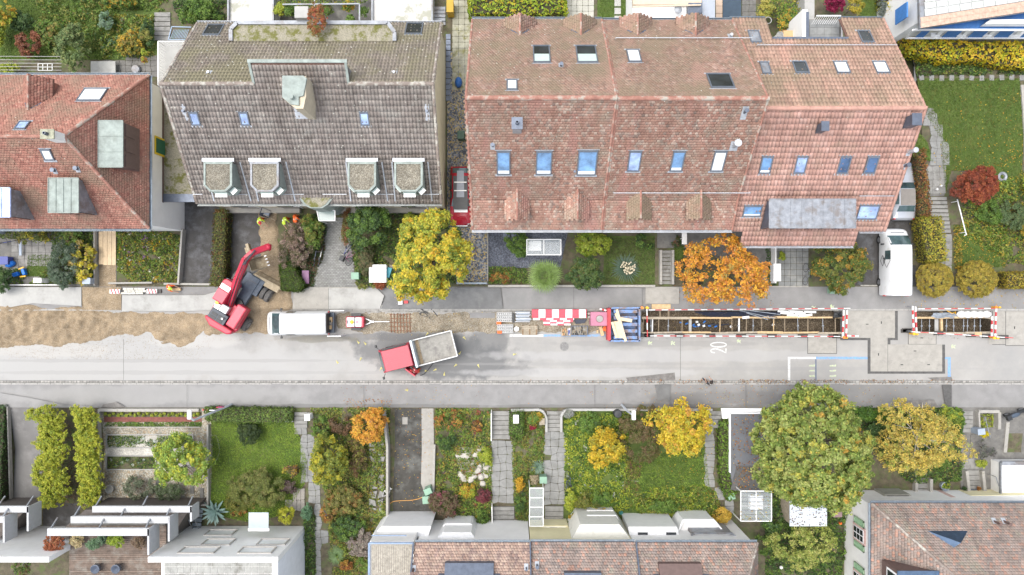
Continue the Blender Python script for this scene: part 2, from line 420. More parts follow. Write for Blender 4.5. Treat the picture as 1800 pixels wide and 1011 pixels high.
def hedge(label,poly,h,cols,dens=1.,leaf=.07,name='hedge',cat='hedge',wob=.12,core=None,z0=None):
    """clipped hedge: leaves over the top and the sides of an extruded outline"""
    pts = [GP(*p) for p in poly]; t = thing(name,label,cat,sum(pts,Vector())/len(pts))
    if z0 is not None:t.location.z = z0
    lo = np.array(t.location); g = lo[2]
    pxy = [(p.x,p.y) for p in pts]
    x0,x1 = min(p[0] for p in pxy),max(p[0] for p in pxy); y0,y1 = min(p[1] for p in pxy),max(p[1] for p in pxy)
    n = int((x1-x0)*(y1-y0)*190*dens*(.07/leaf) ** 2)
    x = RNG.uniform(x0,x1,n); y = RNG.uniform(y0,y1,n); m = inpoly(x,y,pxy); x = x[m]; y = y[m]; n = len(x)
    dd = polydist(x,y,pxy); zt = h*(1-.25*np.exp(-dd/.12))+wob*nz(x,y,3.1,5)*.6+RNG.normal(0,.05,n)
    top = np.stack([x,y,g+zt],1); ntop = np.tile([0,0,1.],(n,1))+RNG.normal(0,.5,(n,3))
    S = []; SN = []
    for i in range(len(pxy)):
        a = np.array(pxy[i]); b_ = np.array(pxy[(i+1)%len(pxy)]); L = np.linalg.norm(b_-a); k = int(L*h*150*dens*(.07/leaf) ** 2)
        if k < 1:continue
        u = RNG.random(k); q = a+(b_-a)*u[:,None]; nn = np.array([(b_-a)[1],-(b_-a)[0]])/(L+1e-9)
        z = RNG.random(k)*h; off = RNG.normal(0,.05,k)+.04*nz(q[:,0]*3,z*3,2.,8); q = q+nn*off[:,None]
        S.append(np.column_stack([q,g+z])); SN.append(np.column_stack([np.tile(nn,(k,1)),np.full(k,.4)])+RNG.normal(0,.5,(k,3)))
    Pt = np.vstack([top]+S)-lo; Nr = np.vstack([ntop]+SN); n = len(Pt)
    gi = (np.floor((Pt[:,0]+50)*3.3)*131+np.floor((Pt[:,1]+50)*3.3)).astype(int); _,gi = np.unique(gi,return_inverse=True)
    np_quads('foliage',leafquads(Pt,Nr,leaf*RNG.uniform(.6,1.3,n)),LEAF,pal(cols,n,gi.reshape(-1),.5),t)
    c = sum(pts,Vector())/len(pts); b = B(); b.prism([tuple((c.xy+(p.xy-c.xy)*.9)) for p in pts],g,g+h*.82)
    b.part('branches',core or M('hedge_wood',(.05,.045,.025),.95,.3),t)
    return t
def bed(name,poly,cols,h=.3,dens=1.,leaf=.07,seed=3,zoff=0.,bare=.0,ns=1.6,stack=True):
    """ground cover nobody could count: leaves rising in uneven drifts; poly in image px"""
    xs = [p[0] for p in poly]; ys = [p[1] for p in poly]; A = (max(xs)-min(xs))*(max(ys)-min(ys))/484
    n = int(A*330*dens*(.07/leaf) ** 2); x = RNG.uniform(min(xs),max(xs),n); y = RNG.uniform(min(ys),max(ys),n)
    d = polydist(x,y,poly)+nz(x,y,.25,seed)*1.5; m = d > 0; x,y,d = x[m],y[m],d[m]
    q = nz(x/22,y/22,ns,seed)*.5+nz(x/22,y/22,ns*2.7,seed+5)*.3+.45
    m = q > bare; x,y,q,d = x[m],y[m],q[m],d[m]; n = len(x)
    hh = h*np.clip(q,.08,1.2)*np.clip(d/5,.15,1)
    g = np.array([G(a,b) for a,b in zip(x,y)]); k = (HC-g)/1200
    Pt = np.column_stack([(x-900)*k,(505.5-y)*k,g+zoff+hh*RNG.power(2.5,n)+.01])
    gi = np.clip((np.floor(nz(x/22,y/22,1.3,seed+9)*5)+12)*60+np.floor(x/9)%7*8+np.floor(y/9)%7,0,4000).astype(int); _,gi = np.unique(gi,return_inverse=True)
    Nr = np.tile([0,0,1.],(n,1))+RNG.normal(0,.6,(n,3))
    return np_quads(name,leafquads(Pt,Nr,leaf*RNG.uniform(.5,1.35,n)),LEAF,pal(cols,n,gi.reshape(-1),.72),None,'stuff')
def grass(name,poly,cols,dens=1.,blade=.05,seed=5,h=.06):
    xs = [p[0] for p in poly]; ys = [p[1] for p in poly]; A = (max(xs)-min(xs))*(max(ys)-min(ys))/484
    n = int(A*420*dens); x = RNG.uniform(min(xs),max(xs),n); y = RNG.uniform(min(ys),max(ys),n); m = inpoly(x,y,poly); x,y = x[m],y[m]; n = len(x)
    g = np.array([G(a,b) for a,b in zip(x,y)]); k = (HC-g)/1200
    Pt = np.column_stack([(x-900)*k,(505.5-y)*k,g+.01+h*RNG.random(n)])
    gi = np.clip(np.floor(nz(x/22,y/22,.9,seed)*6)+12,0,30).astype(int); _,gi = np.unique(gi,return_inverse=True)
    Nr = RNG.normal(0,.8,(n,3)); Nr[:,2] = np.abs(Nr[:,2])+.5
    return np_quads(name,leafquads(Pt,Nr,blade*RNG.uniform(.6,1.4,n),.3),LEAF,pal(cols,n,gi.reshape(-1),.6),None,'stuff')
YEL = [(.50,.33,.04,2),(.42,.24,.03,1),(.30,.27,.04,1)]
ORG = [(.42,.19,.05,2),(.30,.11,.03,2),(.48,.30,.06,1),(.16,.08,.03,1)]
def litter(poly,n,cols,size=.05,dz=.012,seed=1,fade=None,zf=None,name='fallen_leaves'):
    xs = [p[0] for p in poly]; ys = [p[1] for p in poly]; x = RNG.uniform(min(xs),max(xs),n); y = RNG.uniform(min(ys),max(ys),n); m = inpoly(x,y,poly)
    if fade:m &= RNG.random(n) < np.exp(-np.hypot(x-fade[0],y-fade[1]) ** 2/fade[2] ** 2)
    m &= nz(x,y,.09,seed)+RNG.normal(0,.4,n) >-.35
    x,y = x[m],y[m]; n = len(x)
    if n == 0:return
    g = np.array([G(a,b) for a,b in zip(x,y)]) if zf is None else np.full(n,zf); k = (HC-g)/1200
    Pt = np.column_stack([(x-900)*k,(505.5-y)*k,g+dz+RNG.random(n)*.02]); Nr = np.tile([0,0,1.],(n,1))+RNG.normal(0,.25,(n,3))
    return np_quads(name,leafquads(Pt,Nr,size*RNG.uniform(.6,1.3,n),.7),LEAF,pal(cols,n),None,'stuff')
ORD = 'first second third fourth fifth sixth seventh eighth ninth tenth eleventh twelfth thirteenth fourteenth fifteenth sixteenth seventeenth eighteenth nineteenth twentieth'.split()+['twenty-'+q for q in 'first second third fourth fifth sixth'.split()]
GR = [(.10,.18,.03,2),(.16,.25,.045,2),(.06,.11,.025,1)]
DG = [(.04,.08,.025,2),(.065,.12,.035,2),(.10,.16,.045,1)]
YG = [(.30,.36,.04,2),(.38,.41,.05,2),(.19,.26,.04,1)]
OL = [(.17,.19,.04,2),(.24,.23,.05,1.5),(.11,.14,.03,1),(.26,.19,.05,.4)]
BR = [(.14,.09,.05,2),(.20,.11,.06,1),(.09,.08,.03,1)]
MIX = [(.12,.20,.035,3),(.18,.26,.05,2),(.24,.24,.06,1),(.16,.12,.05,.4),(.07,.12,.03,1)]
WILD = [(.14,.22,.035,3),(.22,.28,.05,2.5),(.28,.26,.06,1.5),(.18,.13,.06,.5),(.08,.13,.03,1.5),(.36,.30,.05,.4)]
# =====================================================================  GROUND, ROAD, PAVEMENTS
m_soil = M('soil',(.10,.085,.055),.95,.4,2.5,.6,14,c2=(.09,.11,.04),c2amt=(.48,.6),c2scale=1.5)
m_road = M('road_dust',(.318,.308,.290),.9,.1,.35,.15,60,fine=.06,c2=(.25,.25,.245),c2amt=(.45,.75),c2scale=.22)
m_damp = M('asphalt_damp',(.15,.15,.148),.75,.2,1.2,.2,60,fine=.1,c2=(.22,.22,.21),c2amt=(.5,.72),c2scale=.8)
m_pave = M('asphalt_grey',(.225,.22,.215),.9,.12,1.0,.25,70,fine=.1,c2=(.18,.18,.175),c2amt=(.5,.75),c2scale=.35)
m_conc = M('concrete',(.32,.305,.275),.9,.12,2.0,.2,50,fine=.05,c2=(.23,.22,.20),c2amt=(.55,.75),c2scale=1.4)
m_cpale = M('concrete_pale',(.37,.365,.345),.9,.12,1.0,.2,50,fine=.05,c2=(.27,.265,.245),c2amt=(.52,.68),c2scale=.7)
m_kerb = M('kerb_stone',(.33,.32,.30),.85,.2,5,.2,40)
m_tar = M('fresh_tar',(.085,.083,.08),.8,.3,4,.3,60)
m_drive = M('driveway_asphalt',(.05,.047,.045),.75,.3,.8,.3,50,fine=.15,c2=(.10,.10,.105),c2amt=(.48,.62),c2scale=.9)
m_sand = gravel_mat('sand_gravel',[(.27,.20,.125),(.24,.18,.11),(.30,.23,.15),(.21,.155,.095),(.28,.215,.14),(.34,.28,.20)],30,.6)
m_grav = gravel_mat('gravel_bed',[(.30,.27,.21),(.38,.34,.27),(.22,.19,.14),(.42,.40,.34),(.33,.25,.16),(.26,.25,.21)],12,.9)
m_lawn = M('lawn_soil',(.07,.11,.022),.95,.3,2,.5,18,c2=(.10,.13,.03),c2amt=(.45,.65),c2scale=.6)
m_wet = M('damp_stone',(.13,.125,.115),.8,.25,1.5,.3,40,c2=(.22,.21,.19),c2amt=(.5,.65),c2scale=1.2)
TR = [(1127,1482,546,587),(1608,1742,547,585)]
def stained(m,stains):
    """dust and damp of the surface itself: soft-edged patches (cx, cy, rx, ry in px; colour; strength)"""
    nt,p = m.node_tree,m.node_tree.nodes['Principled BSDF']; col = p.inputs['Base Color'].links[0].from_socket; geo = nt.nodes.new('ShaderNodeNewGeometry')
    n = noise(nt,.55,6,.62,geo.outputs['Position']); nm = nt.nodes.new('ShaderNodeMapRange'); nm.inputs[3].default_value =-.75; nm.inputs[4].default_value = .75; nt.links.new(n.outputs[0],nm.inputs[0])
    for cx,cy,rx,ry,c,k in stains:
        q = P(cx,cy,0); mp = nt.nodes.new('ShaderNodeMapping'); mp.vector_type = 'TEXTURE'; mp.inputs['Location'].default_value = (q.x,q.y,0); mp.inputs['Scale'].default_value = (rx/22,ry/22,1000); nt.links.new(geo.outputs['Position'],mp.inputs[0])
        ln = nt.nodes.new('ShaderNodeVectorMath'); ln.operation = 'LENGTH'; nt.links.new(mp.outputs[0],ln.inputs[0]); ad = nt.nodes.new('ShaderNodeMath'); nt.links.new(ln.outputs['Value'],ad.inputs[0]); nt.links.new(nm.outputs[0],ad.inputs[1])
        r = ramp(nt,.72,1.08,(k,)*3,(0,0,0)); nt.links.new(ad.outputs[0],r.inputs[0]); col = mix(nt,r.outputs[0],col,c)
    nt.links.new(col,p.inputs['Base Color'])
DAMP = (.125,.127,.128); PALE = (.345,.34,.328)
stained(m_road,[(150,625,420,60,PALE,.85),(480,640,200,34,PALE,.6),(350,600,90,14,(.40,.39,.37),.6),(90,616,140,14,(.39,.375,.35),.6),(735,612,130,34,DAMP,.8),(800,636,125,36,DAMP,.85),(680,592,130,8,DAMP,.6),(860,600,36,26,DAMP,.7),(560,596,80,7,(.19,.18,.15),.7),(905,652,40,12,DAMP,.5),(250,634,420,3.5,(.27,.265,.255),.5),(300,655,460,4,(.28,.275,.265),.5),(980,640,300,3,(.26,.255,.25),.4),(1350,648,420,3.5,(.27,.265,.26),.4),(1150,604,240,6,(.24,.235,.225),.5),(1040,655,260,9,(.37,.365,.36),.5),(1200,625,400,12,(.36,.355,.35),.5)])
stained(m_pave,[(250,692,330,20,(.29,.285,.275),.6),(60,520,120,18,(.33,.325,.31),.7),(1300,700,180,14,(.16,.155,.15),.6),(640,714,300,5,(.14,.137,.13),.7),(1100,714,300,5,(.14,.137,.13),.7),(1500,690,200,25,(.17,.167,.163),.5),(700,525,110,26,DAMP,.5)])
def in_tr(x,y):return any(a < x < b and c < y < d for a,b,c,d in TR)
gx = [-9000,-200,300,700,1127,1482,1590,1600,1604,1608,1742,1900,11000]
gy = [-6000,-100,345,400,470,543,544.9,546,547,585,587,672,674,716,722,790,885,935,1100,7000]
sheet('ground',gx,gy,in_tr,lambda x,y:(G(x,y) if not 544 < y < 675 else 0)-.03,m_soil)
sheet('road',[-400,0,1127,1482,1608,1742,2200],[545,546,547,585,587,674],in_tr,lambda x,y:0,m_road)
sheet('pavement',[-400,2200],[504,544.6],None,lambda x,y:.124,m_pave)
sheet('pavement',[-400,2200],[674.6,716],None,lambda x,y:.128,m_pave)
# kerbs: long stones, joints left open
def kerb(name,y,x0,x1,L=22,wpx=2.6,h=.13,mat=m_kerb,skip=None):
    b = B(); x = x0
    while x < x1:
        l_ = L*random.uniform(.9,1.05)
        if not (skip and skip(x)):
            p = P(x+l_/2,y,0); b.box((p.x,p.y,h/2-.02),((l_-.7)/22,wpx/22,h+.04+random.uniform(-.006,.006)))
        x += l_
    return b.struct(name,mat)
kerb('kerb_north',544.6,-60,1860,skip=lambda x:215 < x < 330)
kerb('kerb_south',674.4,-60,1860)
b = B(); x =-30
while x < 1840:# a row of small setts along the gutter
    l_ = random.uniform(4.6,6.4); p = P(x+l_/2,671.0,0)
    b.box((p.x,p.y+random.uniform(-.006,.006),.006),((l_-.9)/22,3.4/22,.03+random.random()*.01)); x += l_
o = b.struct('kerb_setts',M('sett_stone',(.27,.26,.24),.85,.35,6,.3,40,island=.3)); o['kind'] = 'stuff'
patch('gutter',[(-30,668.6),(1830,668.6),(1830,673.2),(-30,673.2)],m_damp,.004)
# north edge setts, half buried
b = B(); x = 640
while x < 1130:
    l_ = random.uniform(5,7); p = P(x+l_/2,547.4,0); b.box((p.x,p.y,.006),((l_-1)/22,3/22,.035)); x += l_
o = b.struct('kerb_setts',MATS['sett_stone']); o['kind'] = 'stuff'
# patches of the road surface
patch('road',[(0,505),(145,505),(145,538),(110,536),(60,533),(20,540),(0,538)],m_cpale,.14)
patch('road',[(216,519),(360,519),(405,506),(470,506),(470,540),(330,547),(216,547)],m_cpale,.14)
patch('pavement',[(518,507),(578,507),(578,543),(515,543)],m_conc,.142)
patch('pavement',[(578,507),(662,506),(676,520),(668,543),(578,543)],m_cpale,.142)
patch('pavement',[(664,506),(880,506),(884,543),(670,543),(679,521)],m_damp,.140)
patch('pavement',[(1134,504.5),(1193,504.5),(1193,534),(1134,534)],m_conc,.146)
patch('pavement',[(882,506),(1128,506),(1128,543),(886,543)],m_pave,.138)
patch('pavement',[(1150,676),(1178,676),(1178,712),(1172,700),(1156,705)],m_damp,.139)
patch('pavement',[(1654,676),(1671,676),(1671,714),(1660,714)],m_tar,.139)
patch('pavement',[(0,690),(60,700),(120,712),(215,716),(0,716)],m_pave,.136)
for q in ([(1482,546.5),(1573,546.5),(1573,594),(1482,594)],[(1530,594),(1560,594),(1560,653),(1530,653)],[(1560.6,605.5),(1656,605.5),(1656,653),(1560.6,653)],
          [(1420,587.5),(1470,587.5),(1470,621),(1420,621)],[(1597,585.6),(1645,585.6),(1645,605),(1597,605)],[(1768,547),(1830,547),(1830,607),(1768,607)],[(1745,547),(1767,547),(1767,605),(1738,605),(1738,592),(1745,592)]):
    x0,y0 = q[0]; x1,y1 = q[2]
    patch('road',[(x0-5,y0+.3),(x1+5,y0+.3),(x1+5,y1+4),(x0-5,y1+4)] if x0 in (1530,1560.6,1482) else [(x0-1,y0+.4),(x1+1,y0+.4),(x1+1,y1+1),(x0-1,y1+1)],m_tar,.008+.0011*(x0%7))
    patch('concrete_cover',q,m_conc,.017+.0007*(x0%5))
b = B()
for px,py,v in ((1524,570,0),(1549,567,1),(1544,623,1),(1608,617,0),(1585,641,0),(1632,641,0),(1620,594,0),(1783,576,1),(1163,519,0)):
    p = P(px,py,0); b.box((p.x,p.y,(.155 if py < 540 else .028)),(.06,.2,.02) if v else (.2,.06,.02))
b.struct('lifting_slot',M('black_steel',(.02,.02,.02),.5,.2,4))
# painted lines
m_blue = M('blue_paint',(.16,.32,.58),.6,.2,6,c2=(.28,.29,.30),c2amt=(.48,.62),c2scale=5)
m_wpaint = M('white_paint',(.60,.60,.585),.6,.12,6,c2=(.34,.335,.32),c2amt=(.52,.64),c2scale=5)
m_gline = M('grey_paint',(.14,.16,.20),.7,.2,6)
m_ygpaint = M('green_spray_paint',(.50,.62,.30),.7,.3,8,c2=(.37,.36,.34),c2amt=(.42,.55),c2scale=9)
def line(x0,y0,x1,y1,w_,mat,label,cat='road marking',nm='painted_line'):
    o = patch(nm,[(x0,y0),(x1,y0),(x1,y1),(x0,y1)],mat,.0072+(x0%3)*.0006+random.random()*.0005,cat=cat,label=label); return o
line(1385,627.5,1434,631,0,m_wpaint,'white painted line heading the parking bay beside the dug-up slabs')
line(1434.2,627.3,1528,631.4,0,m_blue,'long blue painted line running into the tar beside the concrete slabs')
line(1385,631.2,1389,669,0,m_wpaint,'white painted cross line closing the left end of the parking bay')
line(1432.5,631.6,1435.5,669,0,m_gline,'dark grey blacked-out cross line in the middle of the parking bay')
line(1666,628,1671,669,0,m_blue,'blue and white painted cross line right of the concrete slabs')
line(1661,627.8,1665.8,631,0,m_blue,'short blue painted stub right of the concrete slabs')
line(896,588,955,592,0,m_wpaint,'white painted line along the storage strip, left of its blue part')
line(955.3,588.2,1068,591.6,0,m_blue,'blue painted line along the storage strip up to the blue skip')
for i,(x,y) in enumerate(((1428,643),(1428,652),(1428,661),(1464,643),(1464,652),(1464,661))):
    o = patch('spray_mark',[(x-6,y-1),(x+6,y-2),(x+5,y+1.5),(x-6,y+1)],m_ygpaint,.0075,cat='spray mark',label='%s sprayed green dash of the %s column inside the painted parking bay'%(('upper','middle','lower')[i%3],('left','right')[i // 3]),group='sprayed dashes inside the parking bay')
for i,(x,y) in enumerate(((1143,603),(1183,603),(1299,600),(1676,609),(1430,541),(1463,539))):
    lab = ['pale green sprayed mark just below the blue skip','pale green sprayed mark on the road between skip and number 20','pale green sprayed mark right of the painted number 20','pale yellow sprayed mark on the road right of the concrete slabs','pale green sprayed mark on the north pavement above the long trench','pale green sprayed mark on the north pavement near the trench end'][i]
    z = .0075 if y > 560 else .136
    o = patch('spray_mark',[(x-4,y-2),(x-1,y-4),(x,y-1),(x+4,y-3),(x+2,y+1),(x+4,y+4),(x-1,y+2),(x-3,y+4)],m_ygpaint,z-(.12 if y < 545 else 0),cat='spray mark',label=lab)
# the painted 20, read from the right side
def ribbon(pts,w_,z):
    b = B(); n = len(pts); L = []; Rr = []
    for i,p in enumerate(pts):
        a = Vector(pts[max(i-1,0)]); c = Vector(pts[min(i+1,n-1)]); d = (c-a).normalized(); q = Vector((-d.y,d.x)); L.append(Vector(p)+q*w_/2); Rr.append(Vector(p)-q*w_/2)
    for i in range(n-1):b.quad((*L[i+1],z),(*L[i],z),(*Rr[i],z),(*Rr[i+1],z))
    return b
def glyph(ch,cx,cy,hpx,wpx):
    if ch == '0':u = [(.5+.42*math.cos(t),.5+.47*math.sin(t)) for t in [2*math.pi*k/28 for k in range(29)]]
    else:u = [(.12,.72),(.16,.86),(.32,.96),(.55,.97),(.78,.88),(.86,.72),(.80,.56),(.60,.38),(.34,.20),(.12,.05),(.5,.05),(.92,.05)]
    pts = []
    for a,c in u:# glyph up -> image left, glyph right -> image up
        p = P(cx-(c-.5)*hpx,cy-(a-.5)*wpx,0); pts.append((p.x,p.y))
    return ribbon(pts,.085,.0078)
for ch,cy in (('2',616.5),('0',606.0)):
    glyph(ch,1263,cy,29,9.5).single('painted_digit',m_wpaint,'large white digit %s painted on the grey road'%('two' if ch == '2' else 'zero'),'road marking','painted number 20 on the road')
# manholes
m_iron = M('cast_iron',(.20,.195,.19),.6,.25,10,.3,60)
for px,py,r,z,lab,dots in ((992,609,8,0,'round cast iron manhole cover with dotted pattern in the grey road',1),(560,518,7.5,.14,'pale round manhole cover in the pavement above the white van',0),(670,541,5.5,.14,'small round drain cover beside the pavement edge above the trailer',0),(1129,668,0,0,'square grey gutter drain by the row of setts',2),(573,516,4,.14,'small round valve cover right of the pale manhole',0)):
    p = P(px,py,z); k = r/22; t = thing('manhole_cover' if r else 'gutter_drain',lab,'manhole cover' if r else 'drain',(p.x,p.y,z)); b = B()
    if r:
        b.cyl(p,k,.018,28); b.part('rim',m_iron if dots else m_conc,t); b = B(); b.cyl(p+Vector((0,0,.006)),k*.88,.017,28); b.part('lid',m_iron if dots else m_cpale,t)
        if dots:
            b = B()
            for i in range(-2,3):
                for j in range(-2,3):
                    if abs(i)+abs(j) < 4:b.cyl((p.x+i*.11,p.y+j*.11,.022),.022,.006,8)
            b.part('vent_holes',MATS['black_steel'],t,kind='stuff')
    else:
        for i in range(6):b.box((p.x-.25+i*.1,p.y,.01),(.055,.3,.03))
        b.part('grate',m_iron,t)
# wet tracks and stains near the truck
for q in ([(1100,664),(1186,655),(1187,668),(1104,669)],[(1630,664),(1672,662),(1675,669),(1640,669)]):patch('road',q,M('damp_tar',(.16,.15,.14),.8,.35,3,.3,40),.0125)
patch('pavement',[(182,711),(206,706),(222,715),(180,716)],MATS['damp_tar'],.14)
patch('pavement',[(1590,704),(1640,702),(1648,716),(1590,716)],MATS['damp_tar'],.14)
# sand and gravel of the dug strip
mound('sand_heap',[(-40,531),(22,533),(70,540),(130,536),(175,545),(214,556),(216,576),(190,592),(150,603),(100,610),(60,604),(20,614),(-40,618)],.42,m_sand,26,.13,2,2.2)
mound('spread_gravel',[(140,545),(215,548),(365,550),(370,575),(345,600),(318,611),(290,604),(262,588),(170,592),(140,590)],.09,m_sand,14,.06,5,2.2,-.03)
mound('spread_gravel',[(440,508),(515,505),(516,545),(482,549),(474,586),(360,588),(350,560),(420,545)],.2,m_sand,9,.022,6,2.0,-.02)
mound('spread_gravel',[(455,375),(485,375),(490,420),(497,507),(448,508),(458,440)],.1,m_sand,6,.02,9,2.2,-.02)
patch('spread_gravel',[(146,505),(215,505),(215,545),(146,545)],m_sand,.139,'stuff')
mound('spread_gravel',[(590,550),(1125,549),(1125,585),(640,585),(590,575)],.04,gravel_mat('strip_gravel',[(.28,.245,.19),(.23,.20,.145),(.33,.30,.245),(.18,.145,.10),(.26,.21,.145)],20,.7),8,.015,8,2.6,-.02)
patch('road',[(826,550),(870,550),(870,559),(826,559)],m_pave,.075)
mound('sand_heap',[(316,560),(332,566),(330,578),(316,584),(304,572)],.12,m_sand,12,.02,12,1.8)
# tyre ruts in the gravel: chevrons pressed up
b = B()
for k in range(44):
    t = k/43; x = 285+70*t; y = 600-30*t ** 1.4
    for s in (-3.4,3.4):
        p = P(x,y+s,.03); b.box((p.x,p.y,.055),(.05,.17,.035),R(25*(1 if s > 0 else -1))+.5)
b.struct('tyre_tracks',m_sand).data; bpy.data.objects[-1]['kind'] = 'structure'
# ---------------- trench
m_earth = gravel_mat('trench_earth',[(.075,.055,.035),(.10,.075,.05),(.05,.038,.025),(.16,.13,.09),(.08,.06,.04)],16,.9)
m_tim = M('timber',(.50,.36,.20),.8,.25,6,.2,30,island=.25)
m_timd = M('timber_weathered',(.34,.29,.22),.85,.3,6,.2,30,island=.3)
m_steel = M('steel',(.42,.43,.45),.4,.15,5,metal=.6)
for i,(x0,x1,y0,y1) in enumerate(TR):
    a = P(x0,y0,0); c = P(x1,y1,0); ym = P(0,558.5 if i == 0 else 560,0).y; b = B()
    def q4(p,q,r_,s):b.quad(p,q,r_,s)
    zt,zs,zd = .0,-.4,-1.45
    q4((a.x,c.y,zd),(c.x,c.y,zd),(c.x,ym,zd),(a.x,ym,zd)); q4((a.x,ym,zs),(c.x,ym,zs),(c.x,a.y,zs),(a.x,a.y,zs))
    q4((a.x,ym,zd),(c.x,ym,zd),(c.x,ym,zs),(a.x,ym,zs)); q4((a.x,a.y,zs),(c.x,a.y,zs),(c.x,a.y,zt),(a.x,a.y,zt))
    q4((c.x,c.y,zd),(a.x,c.y,zd),(a.x,c.y,zt),(c.x,c.y,zt)); q4((a.x,c.y,zd),(a.x,a.y,zd),(a.x,a.y,zt),(a.x,c.y,zt)); q4((c.x,a.y,zd),(c.x,c.y,zd),(c.x,c.y,zt),(c.x,a.y,zt))
    b.struct('trench',m_earth)

for x0,y0,x1,y1,z in ((1195.6,592,1196.3,669,.0045),(217,596,217.5,668,.0045),(745,592,745.5,610,.0045),(1008,505,1008.6,543,.142),(1310,676,1310.5,715,.141),(578,506,578.6,543,.146),(1045,676,1045.5,715,.141),(640,676,640.4,715,.141),(330,676,330.4,715,.141)):patch('road_joint',[(x0,y0),(x1,y0),(x1,y1),(x0,y1)],m_tar,z)
SC_ = [(.30,.23,.15,2),(.24,.19,.13,1),(.36,.31,.24,1)]
for q,n,f in (([(-20,585),(370,585),(370,632),(-20,632)],5200,None),([(330,575),(700,575),(700,600),(330,600)],1500,None),([(140,500),(520,500),(520,552),(140,552)],2200,(300,545,190)),([(640,545),(1130,545),(1130,600),(640,600)],1400,None)):litter(q,n,SC_,.022,dz=.004 if q[0][1] > 544 else .03,fade=f or ((q[0][0]+q[1][0])/2,q[0][1]+8,210),name='scattered_grit',seed=3)

litter([(1118,544),(1490,544),(1490,596),(1118,596)],1500,[(.16,.12,.08),(.24,.19,.13)],.028,dz=.006,name='scattered_soil',seed=9,fade=(1300,590,260)); litter([(1600,582),(1750,582),(1750,596),(1600,596)],300,[(.16,.12,.08),(.24,.19,.13)],.028,dz=.006,name='scattered_soil',seed=11)
# =====================================================================  HOUSES
CAM = Vector((0,0,HC))
m_beige = M('render_beige',(.56,.50,.36),.9,.1,1.2,.15,40,c2=(.44,.40,.30),c2amt=(.6,.8),c2scale=.5)
m_white = M('render_white',(.82,.81,.785),.85,.05,1.0,.1,40)
m_whit2 = M('white_coat',(.82,.82,.81),.6,.04,2,.05,40,c2=(.68,.68,.65),c2amt=(.56,.78),c2scale=.9)
m_cream = M('render_cream',(.72,.66,.42),.9,.06,1.2,.1,40)
m_zinc = M('zinc_sheet',(.25,.265,.29),.5,.3,2.5,.15,8,metal=.2,c2=(.19,.175,.17),c2amt=(.5,.62),c2scale=1.2)
m_zincd = M('zinc_dark',(.12,.14,.18),.45,.2,3,metal=.5)
m_copper = M('copper_patina',(.265,.305,.28),.7,.25,2.2,.15,20,c2=(.19,.215,.19),c2amt=(.5,.7),c2scale=1.2)
m_gutter = M('gutter_metal',(.20,.24,.28),.5,.2,3,metal=.5)
m_lead = M('lead_flashing',(.42,.44,.47),.5,.2,4,metal=.3)
m_brownp = M('brown_panel',(.13,.085,.075),.6,.15,4)
m_frame = M('window_frame_grey',(.13,.15,.18),.45,.15,4,metal=.2)
m_glass = glass_mat('roof_glass',(.05,.10,.20),.04); m_glassd = glass_mat('dark_glass',(.02,.025,.03),.05)
m_glassb = glass_mat('painted_sky_glass',(.13,.26,.46),.08); m_blind = M('blind_white',(.74,.76,.76),.4,.05,3); m_blindg = M('blind_green',(.45,.55,.50),.5,.08,5)  # blue base colour of m_glassb stands in for reflected sky
m_glassp = glass_mat('pale_painted_sky_glass',(.28,.38,.62),.06)  # skylight panes: reflected sky painted in as pale blue
TRED = [(.345,.195,.145),(.38,.225,.17),(.31,.17,.13),(.41,.255,.20),(.35,.205,.155),(.48,.36,.29),(.24,.17,.14)]
m_tC = tile_mat('old_red_tiles',TRED,(.31,.25,.19),(.50,.68),.5,.075,patch=(.42,.22,.18),patchamt=(.56,.66))
m_tN = tile_mat('mossy_red_tiles',[(.32,.19,.145),(.36,.225,.175),(.27,.16,.125),(.42,.29,.235),(.22,.15,.12)],(.25,.20,.135),(.40,.60),.4,.08,patch=(.40,.24,.19),patchamt=(.58,.64))
m_tA = tile_mat('weathered_red_tiles',[(.36,.165,.125),(.42,.205,.155),(.30,.13,.10),(.46,.25,.19)],(.29,.20,.145),(.45,.62),.45,.05)
m_tB = tile_mat('brown_tiles',[(.255,.22,.195),(.285,.25,.225),(.235,.20,.18),(.27,.235,.21),(.32,.285,.255)],(.31,.29,.26),(.56,.66),.5,.10)
m_tBn = tile_mat('mossy_brown_tiles',[(.25,.21,.175),(.28,.24,.20),(.23,.19,.16)],(.26,.235,.15),(.42,.6),.4,.13)
m_tE = tile_mat('pink_tiles',[(.44,.26,.21),(.48,.29,.24),(.41,.24,.195),(.50,.32,.27)],(.38,.26,.20),(.5,.68),.5,.05)
m_tEn = tile_mat('faded_pink_tiles',[(.39,.25,.19),(.43,.28,.215),(.36,.23,.175)],(.29,.225,.155),(.42,.62),.4,.06,patch=(.52,.31,.24),patchamt=(.6,.64))
m_tH = tile_mat('pale_brown_tiles',[(.36,.25,.20),(.42,.30,.24),(.25,.18,.16),(.45,.34,.27),(.33,.22,.18)],None)
m_tG = tile_mat('grey_brown_tiles',[(.25,.20,.175),(.30,.24,.21),(.21,.18,.165),(.34,.26,.22),(.26,.215,.19),(.42,.24,.18),(.25,.22,.20)],(.30,.28,.22),(.54,.66),.6,.06)
m_ridge = M('ridge_red',(.33,.16,.12),.85,.35,1.5,.3,20,c2=(.36,.33,.28),c2amt=(.5,.6),c2scale=1.5)
m_ridgeb = M('ridge_brown',(.22,.18,.155),.85,.3,1.5,.3,20,c2=(.42,.40,.35),c2amt=(.5,.58),c2scale=1.8)
m_rgrav = gravel_mat('roof_gravel',[(.22,.20,.16),(.16,.145,.115),(.28,.26,.21),(.13,.115,.085),(.19,.17,.13)],18,.8)
m_rmoss = M('roof_moss_gravel',(.27,.25,.19),.95,.35,14,.6,22,c2=(.13,.13,.035),c2amt=(.48,.58),c2scale=1.6)

